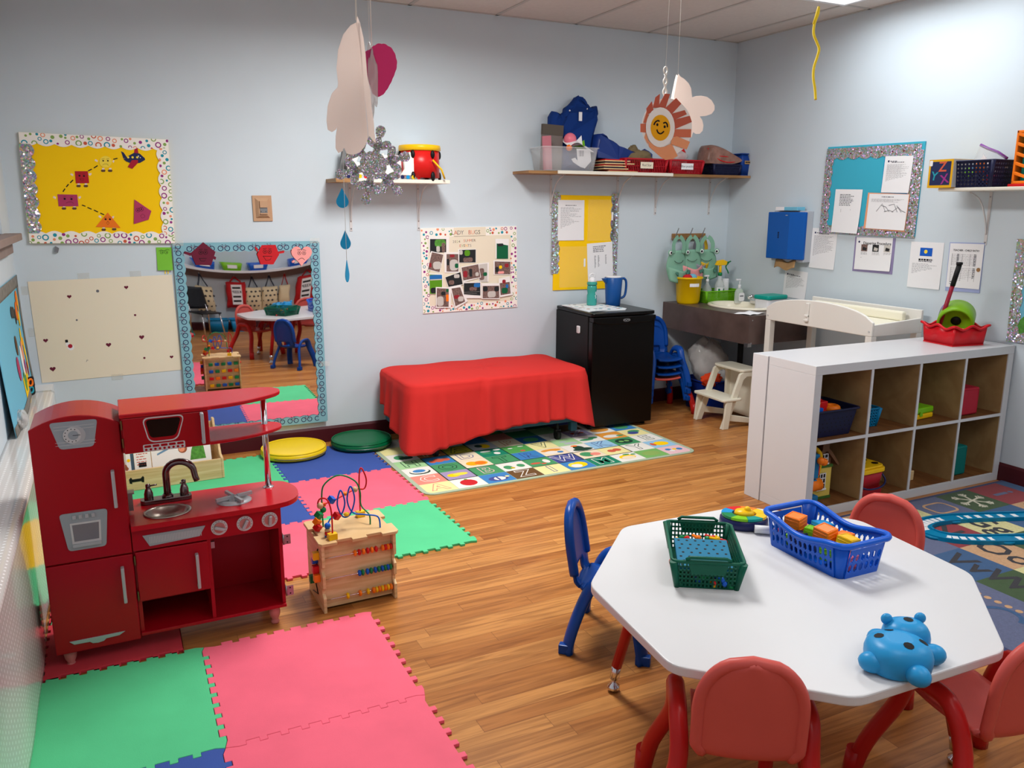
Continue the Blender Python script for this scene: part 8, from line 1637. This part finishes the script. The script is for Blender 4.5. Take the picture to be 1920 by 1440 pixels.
a, b = at(697, 95, 2.5) - O, at(700, 200, 2.5) - O; rn = random.Random(3); mb = MB('film'); crumple(mb, ((a.x + b.x) / 2, (a.y + b.y) / 2, (a.z + b.z) / 2), (.016, .016, .088), 4, 12, 20, .6); lab(mb.build('ribbon_bow', t), 'shiny clear ribbon')
MB('string').tube([a, (a.x, a.y, ZC - .002 - O.z)], .002, 6).build('string', t)
# holographic snowflake
O = at(700, 310, 2.62); t = thing('paper_snowflake', 'silver holographic snowflake hanging in front of the small shelf', 'paper decoration', O); vy = math.atan2(-O.x, O.y); holo_mat('foil_fine', 330)
R = .115
def petal(c, a, l, w_): return [(c[0] + math.cos(a) * u * l - math.sin(a) * v * w_, c[1] + math.sin(a) * u * l + math.cos(a) * v * w_) for u, v in ((0, -.3), (.3, -.8), (.7, -1), (.95, -.6), (1, 0), (.95, .6), (.7, 1), (.3, .8), (0, .3))]
mb = MB('foil_fine')
for k in range(6):
    a = PI / 6 + k * PI / 3; c, s = math.cos(a), math.sin(a); yy = .0004 * k
    for poly in (petal((c * .02, s * .02), a, .07, .014), petal((c * .085, s * .085), a, .042, .017), petal((c * .055, s * .055), a + 1.0, .05, .014), petal((c * .055, s * .055), a - 1.0, .05, .014)): mb.prism(poly, -.0006 + yy * .2, .0004 + yy * .2, 'y')
o_ = circ(0, 0, .045, 12); mb.prism(o_, -.0008, .0008, 'y'); mb.build('snowflake', t).rotation_euler = (0, .25, vy + .25)
MB('string').tube([(0, 0, .11), (0, 0, ZC - .002 - O.z)], .0006, 5).build('thread', t)
# smiling sun plate and its cloud
O = at(1246, 232, 3.0); vy = math.atan2(-O.x, O.y); t = thing('sun_mobile', 'paper plate sun with orange rays and smiling yellow face hanging at the upper right', 'mobile', O)
ks = lambda X, Y: (1180 + X / 7.2, 120 + Y / 7.2)
def PP(pts, yaw=.22): return plane_poly([ks(*p) for p in pts], O, 3.0, vy + yaw)
def ell(cx, cy, rx_, ry_, n=28): return [(cx + rx_ * math.cos(2 * PI * i / n), cy + ry_ * math.sin(2 * PI * i / n)) for i in range(n)]
def sunpart(nm, c, pts, y, l=None):
    pl, yw = PP(pts); o = MB(c).prism(pl, y - .0008, y, 'y').build(nm, t); o.rotation_euler = (0, 0, yw); return lab(o, l) if l else o
sunpart('plate', 'card_bright', ell(510, 850, 340, 390), .004, 'white paper plate')
mat('ray_a', (196, 96, 74), rough=.8, var=.06); mat('ray_b', (214, 116, 84), rough=.8, var=.06); mat('ray_c', (236, 158, 112), rough=.8, var=.05)
RAYS = [('ray_a', [(230, 600), (305, 500), (330, 640), (240, 680)]), ('ray_a', [(320, 590), (350, 450), (415, 400), (400, 590)]), ('ray_a', [(385, 590), (480, 400), (552, 405), (480, 620)]), ('ray_a', [(470, 610), (632, 458), (703, 535), (560, 690)]), ('ray_a', [(540, 680), (748, 622), (778, 678), (570, 770)]), ('ray_a', [(570, 760), (818, 698), (845, 782), (600, 885)]), ('ray_b', [(600, 880), (836, 880), (832, 990), (590, 985)]), ('ray_c', [(570, 1000), (640, 975), (820, 1050), (775, 1155), (560, 1080)]), ('ray_c', [(470, 1120), (570, 1070), (655, 1240), (590, 1282)]), ('ray_c', [(400, 1110), (490, 1120), (590, 1282), (485, 1295)]), ('ray_c', [(330, 1080), (420, 1115), (485, 1290), (440, 1270), (350, 1195)]), ('ray_c', [(255, 1040), (330, 1080), (350, 1190), (270, 1120)]), ('ray_b', [(150, 805), (225, 805), (225, 925), (150, 920)]), ('ray_b', [(235, 640), (270, 700), (225, 800), (190, 790)]), ('ray_c', [(225, 925), (260, 1040), (250, 1080), (205, 990)])]
for i, (c, pts) in enumerate(RAYS): lab(sunpart('ray', c, pts, .002 - .0003 * (i % 4)), 'orange paper ray')
sunpart('egg_white', 'card_bright', ell(418, 855, 195, 270), -.0005, 'white paper ring'); pl, yw = PP(ell(418, 862, 132, 175)); mb = MB('card_amber').prism(pl, -.0024, -.0014, 'y'); mb.m('black_ink')
q_ = lambda pts: PP(pts)[0]
for pts in ([(330, 825), (350, 785), (385, 765), (405, 778)], [(455, 802), (485, 790), (508, 815), (512, 855)], [(370, 885), (385, 925), (420, 942), (455, 920), (462, 905)]): stroke(mb, q_([tuple(v)[:2] for v in smoothpath([(a, b, 0) for a, b in pts], 4)]), .0052, -.0025)
for c_ in ((376, 820), (475, 848)): flat(mb, q_(ell(*c_, 15, 20, 12)), -.0027)
o = mb.build('face', t); o.rotation_euler = (0, 0, yw); lab(o, 'yellow smiling face')
a = at(1248, 132, 3.) - O; b = at(1250, 178, 3.) - O; mb = MB('string').tube([(p[0] * .012 + a.x, a.y, a.z + p[1]) for p in arc(0, 0, 1, 0, 0, 1)], .001, 4) if 0 else MB('string')
mb.tube([(a.x + .008 * math.cos(q), a.y, a.z + .012 * math.sin(q)) for q in [2 * PI * i / 14 for i in range(14)]], .003, 6, closed=True); mb.tube([(a.x - .003 + .004 * math.sin(i * 1.3), a.y, a.z - .012 + (b.z - a.z) * i / 12) for i in range(13)], .004, 6); mb.tube([(a.x + .005 - .004 * math.sin(i * 1.3), a.y, a.z - .012 + (b.z - a.z) * i / 12) for i in range(13)], .004, 6); lab(mb.build('chenille_loop', t), 'twisted white chenille loop')
MB('string').tube([(a.x, a.y, a.z), (a.x + .012, a.y, ZC - .002 - O.z)], .0006, 5).build('thread', t)
O = at(1300, 200, 3.22); vy = math.atan2(-O.x, O.y); t = thing('paper_cloud', 'white folded paper cloud hanging behind the paper plate sun', 'paper decoration', O)
cl = [(648, 175), (665, 135), (690, 170), (740, 200), (800, 260), (835, 330), (848, 450), (900, 432), (970, 428), (1050, 445), (1110, 490), (1150, 560), (1150, 620), (1110, 675), (1030, 702), (950, 708), (985, 760), (1000, 830), (990, 900), (950, 942), (900, 945), (860, 920), (840, 990), (700, 1010), (640, 800), (600, 440)]
pl, yw = plane_poly([ks(*p) for p in cl], O, 3.22, vy + .3); MB('paper_shade').prism(pl, -.0006, .0006, 'y').build('cloud_panel', t).rotation_euler = (0, 0, yw)
pl, yw = plane_poly([ks(*p) for p in [(660, 135), (715, 180), (700, 300), (670, 480), (640, 640), (530, 600), (590, 440), (640, 200)]], O + Vector((0, -.012, 0)), 3.2, vy - .35); lab(MB('card_bright').prism(pl, -.0006, .0006, 'y').build('cloud_panel', t), 'front cloud half, light on it painted in by brighter card').rotation_euler = (0, 0, yw)  # brighter card than the other half, standing in for light on it
a = at(1271, 142, 3.2) - O; MB('string').tube([a, (a.x, a.y, ZC - .002 - O.z)], .0006, 5).build('thread', t)
# yellow chenille stem
O = at(1530, 100, 2.6); t = thing('chenille_stem', 'wavy yellow chenille stem hanging from the ceiling near the light panel', 'decoration', O); mat('chenille_yellow', (238, 206, 30), rough=.9, sheen=.5)
kk = lambda X, Y: at(1100 + X / 2.341, Y / 2.341, 2.6) - O
MB('chenille_yellow').tube(smoothpath([kk(*p) for p in [(1018, 30), (1016, 60), (1000, 105), (997, 150), (1010, 185), (1020, 215), (1012, 250), (998, 295), (995, 340), (1002, 390), (1005, 438)]], 6), .0042, 8).build('stem', t); MB('chenille_yellow').tube([kk(1018, 30), kk(1006, 75), kk(996, 106)], .004, 8).build('folded_end', t)
a = kk(1018, 32); MB('string').tube([a, (a.x, a.y, ZC - .002 - O.z)], .0006, 5).build('thread', t)
# ------------------------------------------------------------------ rear wall, seen in the mirror
t = thing('coat_shelf', 'low white shelf with a brown hook rail along the rear wall, seen in the mirror', 'shelf', (.3, YB + .0005, .0))
MB('white_paint').box(0, 3.6, 0, .26, .80, .83).build('board', t); lab(MB('sill_brown').box(0, 3.6, 0, .02, .70, .79).build('hook_rail', t), 'brown hook rail')
bag_specs = [(1.03, 'dots', 'leftmost in the mirror'), (1.40, 'red', 'second from the left in the mirror'), (1.60, 'dots', 'right of a red bag in the mirror'), (1.80, 'dots', 'fourth from the left in the mirror'), (1.98, 'plain', 'between dotted and red bags in the mirror'), (2.24, 'red', 'rightmost in the mirror')]
for x in [b[0] for b in bag_specs]: lab(MB('steel').tube([(x - .3, .02, .74), (x - .3, .06, .735), (x - .3, .07, .76)], .005, 6).build('hook', t), 'metal hook')
mat('canvas', (222, 204, 168), rough=.9, bump=.2, bscale=400); mat('bag_red', (190, 28, 34), rough=.7); mat('strap_navy', (44, 52, 76), rough=.8); mat('dot_navy', (40, 44, 58), rough=.9)
for x, k, where in bag_specs:
    lb = {'dots': 'cream tote bag with navy dots, ', 'red': 'red tote bag with white printed panel, ', 'plain': 'cream canvas tote bag with red straps, '}[k] + where
    o = thing('tote_bag', lb, 'bag', (x, YB + .09, .735), group='tote bags on the hook rail'); w_ = {'dots': .1, 'red': .12, 'plain': .07}[k]; top = -.15 if k != 'red' else -.07; bot = -.5 if k != 'red' else -.42
    c = {'dots': 'canvas', 'red': 'bag_red', 'plain': 'canvas'}[k]
    rg = []
    for i in range(9):
        v = i / 8; z = top + (bot - top) * v; sw = math.sin(PI * min(1, v * .9 + .1)); yw = .012 + .055 * sw; ww = w_ * (.92 + .12 * v + .02 * math.sin(v * 9))
        rg.append([(ww * math.copysign(abs(math.cos(a)) ** .5, math.cos(a)) + .006 * math.sin(v * 12 + a * 2), .02 + yw * math.copysign(abs(math.sin(a)) ** .7, math.sin(a)), z + .008 * math.cos(a * 3)) for a in [2 * PI * j / 24 for j in range(24)]])
    MB(c).loft(rg).build('bag_body', o)
    sm_ = 'bag_red' if k != 'dots' else 'strap_navy'
    for s in (-1, 1): MB(sm_).tube([(s * w_ * .5, .04 + .01 * s, top + .01), (s * w_ * .25, .0, top * .5), (0, -.035, .005), (s * -.01, -.03, .0)], .012, 6, sy=.3).build('strap', o)
    if k == 'dots':
        mb = MB('dot_navy')
        for i in range(4):
            for j in range(5):
                xx = -.075 + i * .05 + (.027 if j % 2 else 0); zz = top - .05 - j * .065; yy = .02 + (.012 + .055 * math.sin(PI * min(1, ((zz - top) / (bot - top)) * .9 + .1))) * (1 - min(1, abs(xx) / w_) ** 2.0) ** .35 + .004
                mb.prism(circ(xx, zz, .0135, 12), yy - .012, yy + .001, 'y')
        lab(mb.build('dot_print', o), 'navy dots')
    if k == 'red':
        mb = MB('paper').box(-.06, .06, .073, .093, bot + .05, top - .03); 
        for i, s in enumerate(('READ', 'KEEP', 'READ', 'KEEP')[:4]): mb.text('KEEP' if i % 2 else 'READ' if 0 else 'KEEP', .05, T(0, .0938, top - .07 - i * .06) @ rotm(0, 0, PI) @ WTEXT, 'black_ink', .02) if i == 1 else mb.m('black_ink').box(-.05, .045, .0932, .0936, top - .085 - i * .06, top - .06 - i * .06)
        lab(mb.build('printed_panel', o), 'white panel with black print')
for x, c, nm in ((1.10, 'pl_blue', 'blue storage bin at the left on the rear shelf'), (1.38, 'pl_lime', 'lime green storage bin on the rear shelf'), (1.66, 'pl_blue', 'blue storage bin of papers right of the green one on the rear shelf'), (2.1, 'pl_blue', 'blue storage bin at the right on the rear shelf'), (2.5, 'pl_cyan', 'light blue storage bin at the far right of the rear shelf')):
    o = thing('storage_bin', nm, 'bin', (x, YB + .14, .831), group='bins on the rear shelf'); mb = MB(c).loft([[(p[0], p[1], 0) for p in rrect(-.09, .09, -.08, .08, .015)], [(p[0], p[1], .1) for p in rrect(-.11, .11, -.1, .1, .02)]], caps=False).prism(rrect(-.09, .09, -.08, .08, .015), 0, .003, 'z'); mb.build('bin_body', o, solid=.003); lab(MB('paper').box(-.05, .05, .0945, .0975, .03, .075).build('label', o), 'white label')
for x, nm in ((1.13, 'blue lidless box on the floor under the dotted bag'), (1.40, 'light blue box on the floor under the red bag')):
    o = thing('floor_box', nm, 'box', (x, -.85, 0), group='blue boxes on the floor at the rear wall'); mb = MB('pl_cyan' if x > 1.2 else 'basket_cyan').loft([[(p[0], p[1], 0) for p in rrect(-.1, .1, -.08, .08, .015)], [(p[0], p[1], .17) for p in rrect(-.125, .125, -.1, .1, .02)]], caps=False).prism(rrect(-.1, .1, -.08, .08, .015), 0, .004, 'z'); mb.build('box_body', o, solid=.003); MB('basket_cyan').tube([(p[0], p[1], .17) for p in rrect(-.13, .13, -.105, .105, .02)], .006, 6, closed=True).build('rim', o)
o = thing('stacking_chair', 'black chair with chrome legs standing by the bags, seen in the mirror', 'chair', (.95, -.36, 0), -.5)
P('chair_black', (22, 24, 30), rough=.45)
MB('chair_black').prism(rrect(-.15, .15, -.14, .14, .04), .3, .315, 'z').build('seat', o, bevel=.005); MB('chair_black').grid(lambda u, v: ((u - .5) * .28, -.15 - .05 * v + .02 * math.cos((u - .5) * PI), .34 + .26 * v), 8, 8).build('backrest', o, solid=.012)
for sx in (-1, 1):
    lab(MB('chrome').tube([(sx * .14, .16, 0), (sx * .12, .11, .3), (sx * .12, -.12, .3)], .009, 8).build('leg', o), 'chrome leg'); lab(MB('chrome').tube([(sx * .14, -.17, 0), (sx * .12, -.12, .3), (sx * .11, -.17, .45)], .009, 8).build('leg', o), 'chrome leg')
o = thing('tall_teal_object', 'tall teal object standing against the rear wall, seen in the mirror', 'unidentified object', (.7, -.72, 0)); P('object_teal', (60, 170, 160), rough=.4)  # tall teal object of unknown kind, built as a simple tapered shape
MB('object_teal').prism([(-.09, 0), (.1, 0), (.02, .72), (-.06, .72)], -.04, .04, 'y').build('tapered_body', o, bevel=.02); MB('object_teal').tube([(-.09, 0, .012), (-.09, .2, .012), (.1, .2, .012), (.1, 0, .012)], .012, 8).build('foot_frame', o); lab(MB('paper').box(-.1, .06, -.06, .06, .721, .75).build('papers', o), 'stack of papers on top') if 0 else None
